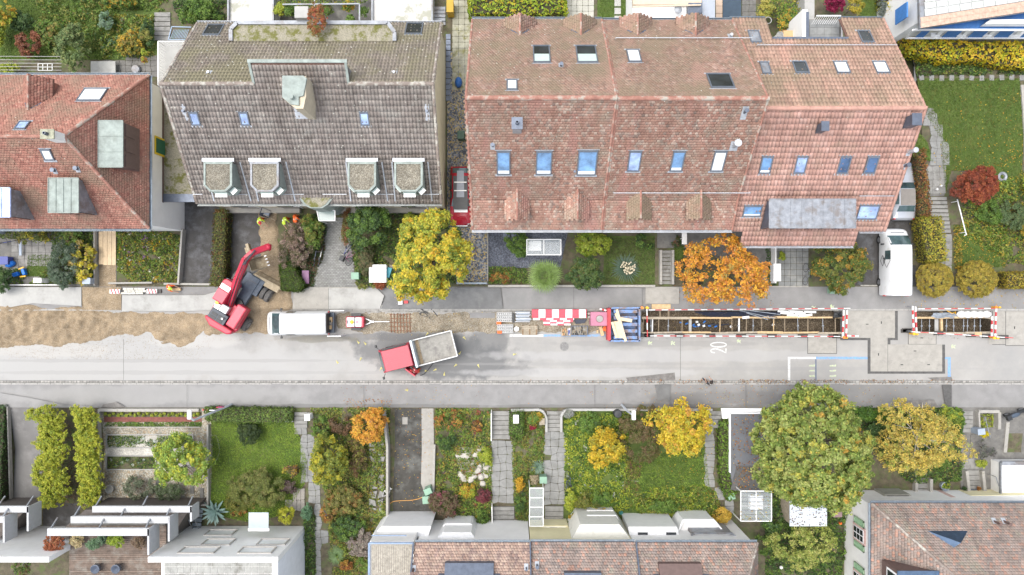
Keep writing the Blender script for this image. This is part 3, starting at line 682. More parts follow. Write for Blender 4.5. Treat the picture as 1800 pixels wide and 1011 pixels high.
class Plane:
    """roof plane through three world points (first two along the eave, left to right seen from outside)"""
    def __init__(s,a,b_,c):
        s.o = Vector(a); s.u = (Vector(b_)-s.o).normalized(); n = s.u.cross(Vector(c)-s.o).normalized()
        if n.z < 0:n =-n
        s.n = n; s.w = s.n.cross(s.u)
        if s.w.z < 0:s.w =-s.w
    def at(s,px,py):
        d = P(px,py,0)-CAM; t = (s.o-CAM).dot(s.n)/d.dot(s.n); return CAM+d*t
    def uv(s,p):q = Vector(p)-s.o; return (q.dot(s.u),q.dot(s.w))
    def pt(s,u,w_,h=0):return s.o+s.u*u+s.w*w_+s.n*h
    def z(s,x,y):return s.o.z-((x-s.o.x)*s.n.x+(y-s.o.y)*s.n.y)/s.n.z
    def box(s,b,u0,u1,w0,w1,h0,h1):
        V = [s.pt(u,w_,h) for h in (h0,h1) for u,w_ in ((u0,w0),(u1,w0),(u1,w1),(u0,w1))]
        if s.u.cross(s.w).dot(s.n) < 0:V = [V[i] for i in (1,0,3,2,5,4,7,6)]
        return b.add(V,[(3,2,1,0),(4,5,6,7),(0,1,5,4),(1,2,6,5),(2,3,7,6),(3,0,4,7)])
def roof(parent,pts,mat,tw=.2,th=.19,style='flat',name='roof',under=None,holes=()):
    """one roof face: solid slab + a tile layer. pts: world polygon, first two = eave"""
    pl = Plane(*[pts[i] for i in (0,1,2)]); b = B()
    bot = [Vector(p)-Vector((0,0,.16)) for p in pts]; top = [Vector(p)-Vector((0,0,.03)) for p in pts]; n = len(pts)
    up = tessellate_polygon([top])
    b.v = [tuple(p) for p in bot+top]; b.f = []
    for t in up:
        a_,c_,d_ = [top[i] for i in t]
        if (c_-a_).cross(d_-a_).z < 0:t = t[::-1]
        b.f.append(tuple(i+n for i in t)); b.f.append(tuple(t[::-1]))
    for k in range(n):b.f.append((k,(k+1)%n,n+(k+1)%n,n+k))
    b.mi = [0]*len(b.f)
    base = b.part(name,under or M('roof_batten',(.16,.09,.07),.9,.2),parent)
    uv = [pl.uv(p) for p in pts]; us = [q[0] for q in uv]; ws = [q[1] for q in uv]
    nr = int((max(ws)-min(ws))/th)+2; nc = int((max(us)-min(us))/tw)+2
    I,J = np.meshgrid(np.arange(nc),np.arange(nr)); off = .5*(J%2) if style == 'flat' else 0*J
    U = min(us)+(I+off)*tw; W = min(ws)+J*th+th*.5
    ok = inpoly(U.ravel(),W.ravel(),uv)
    for h in holes:ok &= ~inpoly(U.ravel(),W.ravel(),[pl.uv(p) for p in h])
    U = U.ravel()[ok]; W = W.ravel()[ok]; N = len(U)
    if style == 'flat':
        prof = [(-.5,.5,.012),(.5,.5,.012),(.5,-.36,.045),(.25,-.52,.05),(-.25,-.52,.05),(-.5,-.36,.045)]
        k = 6; low = [2,3,4,5]
        tv = [(a*tw*.96,c*th*1.02,h) for a,c,h in prof]+[(prof[i][0]*tw*.96,prof[i][1]*th*1.02,.0) for i in low]
        tf = [(5,4,3,2,1,0),(2,3,7,6),(3,4,8,7),(4,5,9,8)]
    else:
        cs = [(-.5,.0),(-.28,.0),(-.12,.045),(.12,.055),(.34,.04),(.5,.0)]
        tv = [(a*tw,th*.5,h+.008) for a,h in cs]+[(a*tw,-th*.52,h+.045) for a,h in cs]+[(a*tw,-th*.52,-.02) for a,h in cs]
        tf = [(i,i+6,i+7,i+1) for i in range(5)]+[(i+6,i+12,i+13,i+7) for i in range(5)]
    if pl.u.cross(pl.w).dot(pl.n) < 0:tf = [f[::-1] for f in tf]
    tv = np.array(tv); Nv = len(tv); jit = RNG.normal(0,.006,(N,1)); jh = RNG.normal(0,.006,(N,1)).clip(-.01,.015)
    uu = U[:,None]+tv[None,:,0]+jit; ww = W[:,None]+tv[None,:,1]+jit; hh = tv[None,:,2]+jh
    A = np.array(pl.o)[None,None]+uu[...,None]*np.array(pl.u)+ww[...,None]*np.array(pl.w)+hh[...,None]*np.array(pl.n)
    if parent is not None:A = A-np.array(parent.location)
    me = bpy.data.meshes.new(name+'_tiles'); me.vertices.add(N*Nv); me.vertices.foreach_set('co',A.reshape(-1).astype(np.float32))
    fl = [len(f) for f in tf]; ls = np.concatenate([[0],np.cumsum(fl)[:-1]]); tot = sum(fl); flat = np.array([i for f in tf for i in f])
    me.loops.add(N*tot); me.loops.foreach_set('vertex_index',(np.arange(N)[:,None]*Nv+flat[None]).reshape(-1).astype(np.int32))
    me.polygons.add(N*len(tf)); me.polygons.foreach_set('loop_start',(np.arange(N)[:,None]*tot+ls[None]).reshape(-1).astype(np.int32)); me.polygons.foreach_set('loop_total',np.tile(fl,N).astype(np.int32))
    me.update(calc_edges=True); me.materials.append(mat)
    o = bpy.data.objects.new('roof_tiles',me); COL.objects.link(o); o.parent = parent; o['kind'] = 'stuff'
    return pl
def ridge(parent,a,b_,mat,L=.42,r=.13,name='ridge_tile'):
    a = Vector(a); b_ = Vector(b_); n = max(1,int((b_-a).length/L)); d = (b_-a)/n; ang = [math.pi*k/6 for k in range(7)]
    x = d.normalized(); up = Vector((0,0,1)); y = up.cross(x).normalized(); z = x.cross(y); me = {}
    for k in range(3):
        bb = B(); l_ = d.length*1.03; rr = r*(1+.05*(k-1))
        bb.v = [tuple(x*(l_*e)+y*(rr*g*math.cos(t))+z*(rr*g*math.sin(t)-.03)) for e,g in ((0,1.0),(1,.88)) for t in ang]+[tuple(y*(rr*.8*math.cos(t))+z*(rr*.8*math.sin(t)-.06)) for t in ang]
        bb.f = [(i,i+1,i+8,i+7) for i in range(6)]+[(i+14,i+15,i+1,i) for i in range(6)]; bb.mi = [0]*12; me[k] = bb.mesh(name,mat)
    for i in range(n):
        o = bpy.data.objects.new(name,me[i%3]); COL.objects.link(o); o.parent = parent; o.location = a+d*i-parent.location+Vector((0,0,.04+random.uniform(0,.012)))
def gutter(parent,a,b_,r=.09,mat=None):
    b = B(); a = Vector(a); b_ = Vector(b_); d = (b_-a).normalized(); s = Vector((-d.y,d.x,0))
    for i in range(6):
        t0,t1 = math.pi*i/6+math.pi,math.pi*(i+1)/6+math.pi
        q = [a+s*math.cos(t0)*r+Vector((0,0,math.sin(t0)*r)),b_+s*math.cos(t0)*r+Vector((0,0,math.sin(t0)*r)),b_+s*math.cos(t1)*r+Vector((0,0,math.sin(t1)*r)),a+s*math.cos(t1)*r+Vector((0,0,math.sin(t1)*r))]
        b.quad(*q)
    for e in (-1,1):b.bar(a+s*r*e,b_+s*r*e,.03)
    b.part('gutter',mat or m_gutter,parent)
def skylight(parent,pl,px,py,w_,h_,kind='glass',sh=0,label=None):
    """skylight laid on a roof plane; w_,h_ image px; kind = glass|blue|dark|white|half|shut"""
    c = pl.at(px,py); z = c.z; k = (HC-z)/1200; u,v = pl.uv(c)
    a0 = pl.uv(pl.at(px,py-h_/2))[1]; a1 = pl.uv(pl.at(px,py+h_/2))[1]; hw = w_*k/2; w0,w1 = sorted((a0,a1))
    f = B(); t = .075
    for q in ((u-hw,u+hw,w0,w0+t*1.3),(u-hw,u+hw,w1-t*1.6,w1),(u-hw,u-hw+t,w0+t*1.3,w1-t*1.6),(u+hw-t,u+hw,w0+t*1.3,w1-t*1.6)):pl.box(f,*q,-.05,.13)
    o = f.part('skylight',m_frame,parent,label=label); g = B(); q0,q1 = w0+t*1.3,w1-t*1.6; gu = (u-hw+t,u+hw-t)
    def pane(w0_,w1_,mat,nm,h=.095):
        g = B(); pl.box(g,gu[0],gu[1],w0_,w1_,.02,h); oo = g.part(nm,mat,o); oo.location = (0,0,0)
        oo.data.transform(Matrix.Translation(-parent.location) if False else Matrix.Identity(4)); return oo
    m = {'glass':m_glass,'blue':m_glassb,'dark':m_glassd,'white':m_blind,'shut':m_zinc,'half':m_glassd,'pale':m_glassp}[kind]
    up_hi = pl.pt(0,q1).z > pl.pt(0,q0).z
    if kind == 'half':pane(q0,q0+(q1-q0)*.5,m_glassd,'pane'); pane(q0+(q1-q0)*.52,q1,m_blindg,'blind',.1)
    elif kind == 'blue':pane(q0,q0+(q1-q0)*.14,m_blind,'blind',.09); pane(q0+(q1-q0)*.15,q1,m,'pane')
    else:pane(q0,q1,m,'pane')
    fl = B(); pl.box(fl,u-hw-.1,u+hw+.1,w1,w1+.05,.0,.06); fl.part('flashing',m_lead,o); fl = B(); pl.box(fl,u-hw-.1,u+hw+.1,w0-.14,w0,.0,.06); fl.part('flashing',m_lead,o)
    return o
def vent(parent,pl,px,py,r=.08,h=.45,mat=None,pan=True,w_=.3,l_=.45):
    c = pl.at(px,py); b = B()
    if pan:
        u,v = pl.uv(c); pl.box(b,u-w_/2,u+w_/2,v-l_/2,v+l_/2,.03,.07)
    o = b.part('vent_flashing',m_lead,parent) if pan else None
    b = B(); b.cyl(c-Vector((0,0,.1)),r,h+.1,10); b.cyl(c+Vector((0,0,h)),r*1.5,.05,10)
    b.part('vent_pipe',mat or m_zincd,parent)
def walls(parent,poly,z0,z1,mat=m_white,name='wall'):
    b = B(); b.prism(poly,z0,z1); return b.part(name,mat,parent)
def gable(parent,xr,hw,y_out,zr,ze,main,tmat,wmat,tw=.19,th=.18,cap=True):
    """small gabled dormer: ridge runs along Y at x=xr from y_out into the main plane"""
    sg = 1 if y_out > main.o.y and main.n.y > 0 else -1
    sg = 1 if main.n.y > 0 else -1
    def yin(x,z):# where the main plane reaches z at x
        return main.o.y+(-(z-main.o.z)*main.n.z-(x-main.o.x)*main.n.x)/main.n.y
    yr = yin(xr,zr); d = B()
    for s in (-1,1):
        ye = yin(xr+s*hw,ze)
        pts = [(xr+s*hw,ye,ze),(xr+s*hw,y_out,ze),(xr,y_out,zr),(xr,yr,zr)]
        roof(parent,pts,tmat,tw,th,name='dormer_roof')
    ridge(parent,(xr,y_out,zr),(xr,yr,zr),m_ridge,.35,.075)
    b = B()
    for s in (-1,1):b.bar((xr,yr-sg*.02,zr+.03),(xr+s*hw*.55,yin(xr+s*hw*.55,zr-(zr-ze)*.55),zr-(zr-ze)*.55+.05),.09,.04)
    b.part('valley_flashing',m_zincd,parent)
    yw = y_out-sg*.18; zb = min(main.z(xr,yw),ze)-.2
    d.prism([(xr-hw+.12,yw),(xr+hw-.12,yw),(xr+hw-.12,yin(xr,ze)),(xr-hw+.12,yin(xr,ze))],zb,ze-.17)
    d.add([(xr-hw+.12,yw,ze-.17),(xr+hw-.12,yw,ze-.17),(xr,yw,zr-.2)],[(0,1,2) if sg < 0 else (2,1,0)])
    d.part('dormer_wall',wmat,parent)
    b = B(); b.box((xr,yw+sg*.03,ze-.45),(hw*1.1,.06,.5)); b.part('dormer_window',m_glassd,parent)
def snow_rail(parent,pl,px0,px1,py):
    a = pl.at(px0,py)+pl.n*.14; c = pl.at(px1,py)+pl.n*.14; b = B(); b.bar(a,c,.045); n = max(2,int((c-a).length/.9))
    for i in range(n+1):q = a.lerp(c,i/n); b.bar(q,q-pl.n*.16,.03)
    b.part('snow_guard',m_lead,parent)

# ---------------- house A: red hipped roof on the left
A = thing('hipped_house','old red tiled hipped house with green metal dormers at the left edge','house',(-33,9.6,0))
X1,Ys,Yr,Yn,ze,zr,Xh,X0 =-25.8,4.2,9.75,15.1,6.0,10.5,-28.95,-42
walls(A,[(X0,Ys+.3),(X1-.3,Ys+.3),(X1-.3,Yn-.3),(X0,Yn-.3)],0,ze-.05)
aS = roof(A,[(X0,Ys,ze),(X1,Ys,ze),(Xh,Yr,zr),(X0,Yr,zr)],m_tA,.19,.17)
aE = roof(A,[(X1,Ys,ze),(X1,Yn,ze),(Xh,Yr,zr)],m_tA,.19,.17)
aN = roof(A,[(X1,Yn,ze),(X0,Yn,ze),(X0,Yr,zr),(Xh,Yr,zr)],m_tA,.19,.17)
ridge(A,(X0,Yr,zr),(Xh,Yr,zr),m_ridge); ridge(A,(X1,Ys,ze),(Xh,Yr,zr),m_ridge); ridge(A,(X1,Yn,ze),(Xh,Yr,zr),m_ridge)
gutter(A,(X0,Ys-.08,ze-.05),(X1+.08,Ys-.08,ze-.05)); gutter(A,(X1+.08,Ys,ze-.05),(X1+.08,Yn,ze-.05)); gutter(A,(X1,Yn+.08,ze-.05),(X0,Yn+.08,ze-.05))
def boxdormer(parent,rect,zt,zb,mtop,mside,mface,seams=4,sd='E',name='dormer'):
    a = P(rect[0],rect[1],zt); c = P(rect[2],rect[3],zt); x0,x1 = a.x,c.x; y0,y1 = c.y,a.y; b = B()
    b.prism([(x0+.08,y0+.08),(x1-.08,y0+.08),(x1-.08,y1-.08),(x0+.08,y1-.08)],zb,zt-.1); body = b.part(name,mside,parent)
    b = B(); b.prism([(x0,y0),(x1,y0),(x1,y1),(x0,y1)],zt-.1,zt)
    for i in range(1,seams+1):
        if sd in 'EW':y = y0+(y1-y0)*i/(seams+1); b.box(((x0+x1)/2,y,zt+.02),(x1-x0,.035,.04))
        else:x = x0+(x1-x0)*i/(seams+1); b.box((x,(y0+y1)/2,zt+.02),(.035,y1-y0,.04))
    for e in (0,1):b.box(((x0+x1)/2,(y0,y1)[e],zt+.015),(x1-x0,.05,.05)); b.box(((x0,x1)[e],(y0+y1)/2,zt+.015),(.05,y1-y0,.05))
    b.part('dormer_roof',mtop,body); b = B(); n = max(2,int((y1-y0 if sd in 'EW' else x1-x0)/.9)); zc = (zt+zb)/2+.1; hh = (zt-zb)*.55
    for i in range(n):
        t = (i+.5)/n
        if sd == 'E':b.box((x1-.06,y0+(y1-y0)*t,zc),(.06,(y1-y0)/n*.8,hh))
        if sd == 'S':b.box((x0+(x1-x0)*t,y0+.06,zc),((x1-x0)/n*.8,.06,hh))
    b.part('dormer_window',mface,body); return body
boxdormer(A,(173,212,216,294),8.9,6.7,m_copper,m_brownp,m_brownp,2,'E')
boxdormer(A,(85,313,138,374),9.0,6.4,m_copper,m_zinc,m_glassd,3,'S')
boxdormer(A,(-30,330,18,382),9.0,6.2,m_glassp,m_zinc,m_glassd,2,'S')
b = B(); aS.box(b,aS.uv(aS.at(-30,350))[0],aS.uv(aS.at(34,350))[0],aS.uv(aS.at(0,381))[1],aS.uv(aS.at(0,345))[1],.02,.14); b.part('solar_panel',m_glassp,A)
zd = 8.0; gx_ = P(62,170,zd).x; gy_ = P(62,136,zd).y; gable(A,gx_,1.0,gy_,8.7,7.7,aN,m_tA,m_tA)
skylight(A,aN,163,168,42,22,'white'); skylight(A,aN,40,222,20,14,'pale'); skylight(A,aS,84,271,18,20,'white')
for x,y in ((97,300),(137,297)):vent(A,aS if x < 110 else aS,x,y,.1,.3)
def chimney(parent,px,py,w_,d_,zt,zb,mat,cap,pot=1,pm=None):
    p = P(px,py,zt); b = B(); b.box((p.x,p.y,(zt+zb)/2),(w_,d_,zt-zb)); o = b.part('chimney',mat,parent); b = B(); b.box((p.x,p.y,zt+.04),(w_+.12,d_+.12,.08)); b.part('chimney_cap',cap,o)
    b = B()
    for i in range(pot):b.lathe([(.12,0),(.1,.3),(.07,.3),(.07,.05)],(p.x+(i-(pot-1)/2)*.35,p.y,zt+.08),10)
    b.part('chimney_pot',pm or m_zincd,o)
chimney(A,84,236,.75,.5,11.6,9.5,m_white,M('mossy_cap',(.3,.3,.22),.9,.4,4),1)
b = B(); q = P(270,257,4.2); b.box((-26.06,q.y,4.0),(.05,1.35,1.5)); o = b.part('window',M('yellow_paint',(.72,.52,.03),.5,.05),A); b = B(); b.box((-26.02,q.y,4.0),(.05,1.05,1.2)); b.part('shutter',M('green_paint',(.02,.12,.07),.5,.1),o)
# ---------------- house B: long brown roof
Bh = thing('apartment_house','long beige apartment house with brown tiled roof and four gravel topped dormers','house',(-14,12.7,0))
X0,X1,Ys,Yr,Yn,ze,zr =-23.05,-5.15,6.15,13.35,19.35,4.6,9.8
k = (zr-ze)/(Yr-Ys); Yt = 14.5; zt = zr+k*(Yt-Yr); xa,xb =-16.9,-10.7
walls(Bh,[(X0+.15,Ys+.15),(X1-.15,Ys+.15),(X1-.15,Yn-.2),(X0+.15,Yn-.2)],0,ze-.15,m_beige)
b = B(); b.v = [(x,y,z) for x in (X0+.15,X1-.15) for y,z in ((Ys+.15,ze-.15),(Yn-.2,ze-.15),(Yr,zr-.2))]; b.f = [(0,1,2),(5,4,3),(0,3,4,1),(1,4,5,2),(2,5,3,0)]; b.mi = [0]*5; b.part('gable_wall',m_beige,Bh)
bS = roof(Bh,[(X0,Ys,ze),(X1,Ys,ze),(X1,Yr,zr),(xb,Yr,zr),(xb,Yt,zt),(xa,Yt,zt),(xa,Yr,zr),(X0,Yr,zr)],m_tB,.235,.39,'pan')
kn = (zr-ze)/(Yn-Yr)
bN = roof(Bh,[(X1,Yn,ze),(X0,Yn,ze),(X0,Yr,zr),(X1,Yr,zr)],m_tBn,.235,.39,'pan')
b = B(); zlo = zr-kn*(Yt-Yr)-.1; b.v = [(x,y,z) for x in (xa+.05,xb-.05) for y,z in ((Yr-.1,zr-.2),(Yt-.02,zlo),(Yt-.02,zt-.1))]; b.f = [(0,1,2),(5,4,3),(1,4,5,2),(0,3,4,1),(2,5,3,0)]; b.mi = [0]*5; b.part('roof_upstand',m_zinc,Bh)
b = B(); b.bar((xa-.1,Yt+.05,zt+.04),(xb+.1,Yt+.05,zt+.04),.22,.1); b.bar((xa,Yt,zt+.05),(xa,Yr,zr+.05),.16,.1); b.bar((xb,Yt,zt+.05),(xb,Yr,zr+.05),.16,.1); b.part('metal_coping',m_copper,Bh)
ridge(Bh,(X0,Yr,zr),(xa,Yr,zr),m_ridgeb,.42,.15); ridge(Bh,(xb,Yr,zr),(X1,Yr,zr),m_ridgeb,.42,.15)
for x in (X0+.04,X1-.04):ridge(Bh,(x,Ys,ze),(x,Yr,zr),m_ridgeb,.4,.11,'verge_tile'); ridge(Bh,(x,Yn,ze),(x,Yr,zr),m_ridgeb,.4,.11,'verge_tile')
gutter(Bh,(X0,Ys-.08,ze-.05),(X1,Ys-.08,ze-.05),.09,M('gutter_pale',(.34,.36,.35),.5,.2)); gutter(Bh,(X0,Yn+.08,ze-.05),(X1,Yn+.08,ze-.05),.09,m_lead)
for x in (343,430,641):skylight(Bh,bS,x,208,16,24,'pale')
skylight(Bh,bN,376,54,30,19,'dark'); skylight(Bh,bN,728,52,30,20,'dark')
for x in (325,751):vent(Bh,bS,x,197,.06,.3,None,True,.3,1.15)
for x in (368,693):vent(Bh,bN,x,128,.06,.2,m_lead,True,.42,.35)
for a_,c_ in ((340,357),(415,436),(492,535),(568,610),(662,692),(745,772)):snow_rail(Bh,bS,a_,c_,340)
# octagonal gravel dormers
def octdormer(cx,col,g2):
    zt = 7.3; q = [(cx-25,284),(cx+25,284),(cx+25,326),(cx+14,337),(cx-14,337),(cx-25,326)]
    po = [P(x,y,zt).xy for x,y in q]; c = sum((Vector(p) for p in po),Vector((0,0)))/6
    b = B(); b.prism([tuple(c+(p-c)*.94) for p in po],4.7,zt-.1); d = b.part('dormer',M('dormer_copper',(.27,.31,.29),.6,.2,3),Bh)
    b = B()
    for i in range(6):
        a0,a1 = po[i],po[(i+1)%6]; i0,i1 = c+(a0-c)*.86,c+(a1-c)*.86
        b.add([(*a0,zt-.22),(*a1,zt-.22),(*a1,zt+.02),(*a0,zt+.02),(*i0,zt+.04),(*i1,zt+.04),(*i0,zt-.1),(*i1,zt-.1)],[(0,3,2,1),(3,4,5,2),(4,6,7,5)] if True else [])
        b.bar((*a0,zt+.03),(*(c+(a0-c)*.86),zt+.045),.03)
    b.part('rim',col,d); b = B(); b.prism([tuple(c+(p-c)*.87) for p in po],zt-.12,zt-.02); b.part('gravel_top',m_rgrav,d)
    b = B(); a0 = po[0]; a1 = po[1]; b.box(((a0.x+a1.x)/2,a0.y+.12,zt-.02),(abs(a1.x-a0.x)+.25,.24,.06)); b.part('flashing',m_lead,d)
    # glazed front with white blinds
    b = B(); e = [(3,4),(2,3),(4,5)]
    for k_,(i,j) in enumerate(e):
        p0,p1 = c+(po[i]-c)*1.02,c+(po[j]-c)*1.02; mid = (p0+p1)/2; dr = (p1-p0); ln = dr.length
        b.box((mid.x,mid.y,zt-1.05),(ln*.8,.08,1.2),math.atan2(dr.y,dr.x))
    b.part('dormer_window',M('pale_glass',(.40,.50,.46),.12,.1),d)
    b = B()
    for i,j in ((3,4),(2,3)):
        p0,p1 = po[i],po[j]; dr = p1-p0; nn = Vector((-dr.y,dr.x)).normalized(); mid = (p0+p1)/2
        if (mid-c).dot(nn) < 0:nn =-nn
        mid = mid+nn*.16; b.box((mid.x,mid.y,zt-.55),(dr.length*.75,.3,.04),math.atan2(dr.y,dr.x))
    b.part('awning',m_white,d); b = B()
    for s in (0,1):
        p = po[s]; b.bar((p.x+(.5 if s else -.5)*.55,p.y+.1,bS.z(p.x,p.y+.1)+.1),(p.x+(.4 if s else -.4)*.9,6.3,bS.z(p.x,6.3)+.1),.09,.06)
    b.part('side_flashing',m_lead,d)
for cx,c_ in ((383,m_copper),(465,m_zinc),(636,m_copper),(718,m_copper)):octdormer(cx,c_,0)
q = [(523,345),(588,345),(576,360),(566,366),(545,366),(534,360)]; zt = 4.9; po = [P(x,y,zt).xy for x,y in q]; c = sum((Vector(p) for p in po),Vector((0,0)))/6
b = B(); b.prism([tuple(p) for p in po],.2,zt); d = b.part('bay_window',m_copper,Bh); b = B(); b.prism([tuple(c+(p-c)*.8) for p in po],zt,zt+.05); b.part('gravel_top',m_rmoss,d)
# big flat gravel dormer on the north slope
q = [(407,73),(694,73),(694,58),(682,41),(418,41),(407,52)]; zt = 6.35; po = [P(x,y,zt).xy for x,y in q]; c = sum((Vector(p) for p in po),Vector((0,0)))/6
b = B(); b.prism([tuple(p) for p in po],3,zt); d = b.part('dormer',m_beige,Bh)
b = B(); 
for i in range(1,6):b.bar((*po[i],zt+.08),(*po[(i+1)%6],zt+.08),.26,.2)
b.part('coping',m_zinc,d); b = B(); b.prism([tuple(c+(p-c)*.985) for p in po],zt,zt+.05); b.part('gravel_top',m_rmoss,d)
# big chimney
b = B(); b.prism([tuple(P(x,y,11.2).xy) for x,y in ((497,134),(538,134),(538,168),(533,191),(520,191),(508,182),(497,172))],7.2,11.2); o = b.part('chimney',M('chimney_render',(.52,.455,.34),.9,.1,3),Bh)
b = B(); b.prism([tuple(P(x,y,11.35).xy) for x,y in ((496,133),(533,133),(539,138),(533,168),(525,170),(525,185),(510,183),(496,171))],11.2,11.35); b.cyl(P(514,172,11.35),.14,.3,12); b.part('chimney_cap',m_copper,o)
b = B(); bS.box(b,bS.uv(bS.at(520,205))[0],bS.uv(bS.at(551,205))[0],bS.uv(bS.at(0,208))[1],bS.uv(bS.at(0,158))[1],.02,.09); b.part('chimney_flashing',m_lead,o)
# facade strip: window bands and sills below the eave
b = B()
for x0,x1 in ((386,425),(452,520),(615,650),(690,740)):a_ = P(x0,0,3.2).x; c_ = P(x1,0,3.2).x; b.box(((a_+c_)/2,Ys+.1,3.1),(c_-a_,.12,1.5))
b.part('window_band',m_white,Bh); b = B()
for x in (420,500,645,718):b.box((P(x,0,3).x,Ys+.02,3.2),(1.1,.14,1.2))
b.part('window',m_glassd,Bh)
b = B()
for x0,x1 in ((400,530),(600,772)):a_ = P(x0,0,.2).x; c_ = P(x1,0,.2).x; b.box(((a_+c_)/2,Ys-.05,.4),(c_-a_,.4,.6))
b.part('plinth',m_conc,Bh)
# glass door canopy
t = thing('glass_canopy','small frosted glass canopy over the entrance of the brown roofed house','canopy',P(572,372,2.4)); t.location.z = .15
po = [P(x,y,2.6) for x,y in ((556,366),(589,370),(589,388),(561,388))]; b = B()
for i in range(4):b.bar(po[i],po[(i+1)%4],.06,.08)
for p in (po[2],po[3]):b.bar(p,(p.x,p.y,.12),.05)
b.part('frame',m_white,t); b = B(); b.prism([tuple(p.xy) for p in po],2.57,2.6); b.part('pane',M('frosted_glass',(.22,.28,.265),.2,.05),t)
# west annex: gravel roof and terrace
t = thing('annex','low annex with mossy gravel roof and dark rim left of the brown roofed house','annex',(-23.9,11,0))
zt = 3.4; q = [(285,345),(345,345),(345,150),(285,150)]; po = [P(x,y,zt).xy for x,y in q]
b = B(); b.prism([tuple(p) for p in po],0,zt-.05); b.part('wall',m_white,t); b = B(); b.prism([tuple(p) for p in po],zt-.05,zt); b.part('gravel_top',m_rmoss,t)
b = B(); b.bar(P(284.5,356,zt+.1),P(284.5,150,zt+.1),.2,.25); b.part('roof_rim',m_brownp,t); b = B(); a_ = P(281,341,zt+.12); c_ = P(343,355,zt+.12); b.prism([(a_.x,c_.y),(c_.x,c_.y),(c_.x,a_.y),(a_.x,a_.y)],zt-.1,zt+.12); b.part('roof_rim',m_zincd,t)
t = thing('roof_terrace','white roof terrace with railing and potted plants at the house corner','terrace',(-23.9,18,0))
zt = 3.2; po = [P(x,y,zt).xy for x,y in ((278,150),(345,150),(345,72),(278,72))]; b = B(); b.prism([tuple(p) for p in po],0,zt); b.part('deck',m_cpale,t)
b = B(); a_ = P(278,150,zt+1); c_ = P(278,73,zt+1); e_ = P(328,73,zt+1); b.bar(a_,c_,.07); b.bar(c_,e_,.07)
for i in range(16):q = a_.lerp(c_,i/15); b.bar(q,(q.x,q.y,zt),.02)
for i in range(10):q = c_.lerp(e_,i/9); b.bar(q,(q.x,q.y,zt),.02)
b.part('railing',m_whit2,t)
b = B(); p = P(287,158,3.6); b.lathe([(.42,0),(.36,.2),(.1,.32),(.01,.34)],p,18); b.single('vent_dome',m_zinc,'round grey metal dome at the corner between terrace and gravel roof','vent')
# balcony railing stair by the terrace
t = thing('steel_stair','steel stair with grey bars at the top left corner of the brown roof','stair',P(310,60,2)); b = B()
for i in range(11):a_ = P(300+2.6*i,68,2.9); c_ = P(306+2.6*i,52,2.9); b.bar(a_,c_,.035)
b.part('tread',M('blue_grey_steel',(.24,.32,.42),.5,.1),t); b = B(); b.bar(P(296,70,3.2),P(326,70,3.2),.06); b.bar(P(302,47,3.2),P(336,48,3.2),.06); b.bar(P(296,70,3.2),P(302,47,3.2),.06); b.bar(P(296,70,3.2),P(296,70,.1),.06); b.part('rail',MATS['blue_grey_steel'],t)

# ---------------- houses C, D: old red roofs
def rowhouse(name,label,X0,X1,dz,mlist,kick=True):
    t = thing(name,label,'house',((X0+X1)/2,11,0)); Ys,Yk,Yr,Yn,ze,zk,zr,zn = 4.02,5.95,11.3,18.62,7+dz,8.2+dz,13.75+dz,7+dz
    xl = X0+(.25 if X0 < 0 else -.03); walls(t,[(xl,Ys+.4),(X1-.02,Ys+.4),(X1-.02,Yn-.4),(xl,Yn-.4)],0,ze-.1)
    b = B(); a_,c_ = xl,X1-.02
    b.v = [(x,y,z) for x in (a_,c_) for y,z in ((Ys+.4,ze-.2),(Yn-.4,ze-.2),(Yr,zr-.25),(Yk,zk-.25))]; b.f = [(0,1,2,3),(7,6,5,4),(0,4,5,1),(1,5,6,2),(2,6,7,3),(3,7,4,0)]; b.mi = [0]*6; b.part('gable_wall',m_white,t)
    k_ = roof(t,[(X0,Ys,ze),(X1,Ys,ze),(X1,Yk,zk),(X0,Yk,zk)],m_tC,.2,.185)
    s_ = roof(t,[(X0,Yk,zk),(X1,Yk,zk),(X1,Yr,zr),(X0,Yr,zr)],m_tC,.2,.185)
    n_ = roof(t,[(X1,Yn,zn),(X0,Yn,zn),(X0,Yr,zr),(X1,Yr,zr)],m_tN,.2,.185)
    ridge(t,(X0,Yr,zr),(X1,Yr,zr),m_ridge,.43,.16)
    gutter(t,(X0,Ys-.08,ze-.05),(X1,Ys-.08,ze-.05),.1,m_lead); gutter(t,(X1,Yn+.08,zn-.05),(X0,Yn+.08,zn-.05),.1,m_gutter)
    for x in (X0+.05,X1-.03):
        ridge(t,(x,Yk,zk),(x,Yr,zr),m_ridge,.4,.085,'verge_tile'); ridge(t,(x,Yn,zn),(x,Yr,zr),m_ridge,.4,.085,'verge_tile'); ridge(t,(x,Ys,ze),(x,Yk,zk),m_ridge,.4,.085,'verge_tile')
    return t,k_,s_,n_
C_,ck,cs,cn = rowhouse('terraced_house','left of the two old red tiled row houses, beside the narrow alley',-2.8,6.25,.12,0)
D_,dk,ds,dn = rowhouse('terraced_house','middle row house with old red tiles between a taller and a pink tiled neighbour',6.3,15.35,0,0)
for x,w_,h_,kd in ((885,24,42,'blue'),(956,28,42,'blue'),(1032,34,44,'blue')):skylight(C_,cs,x,285,w_,h_,kd)
for x,w_ in ((952,30),(1031,36)):skylight(C_,cn,x,97,w_,30,'half')
skylight(C_,cn,900,151,19,18,'white')
for x,kd in ((1115,'pale'),(1191,'blue'),(1263,'white')):skylight(D_,ds,x,282,22,36,kd)
skylight(D_,dn,1114,100,23,22,'white'); skylight(D_,dn,1266,144,42,25,'dark')
chimney(C_,909,217,.55,.6,13.5,10.3,m_lead,m_zincd,1); vent(C_,cs,866,257); vent(C_,cn,986,116); vent(C_,cs,1010,302,.06,.1,None,False)
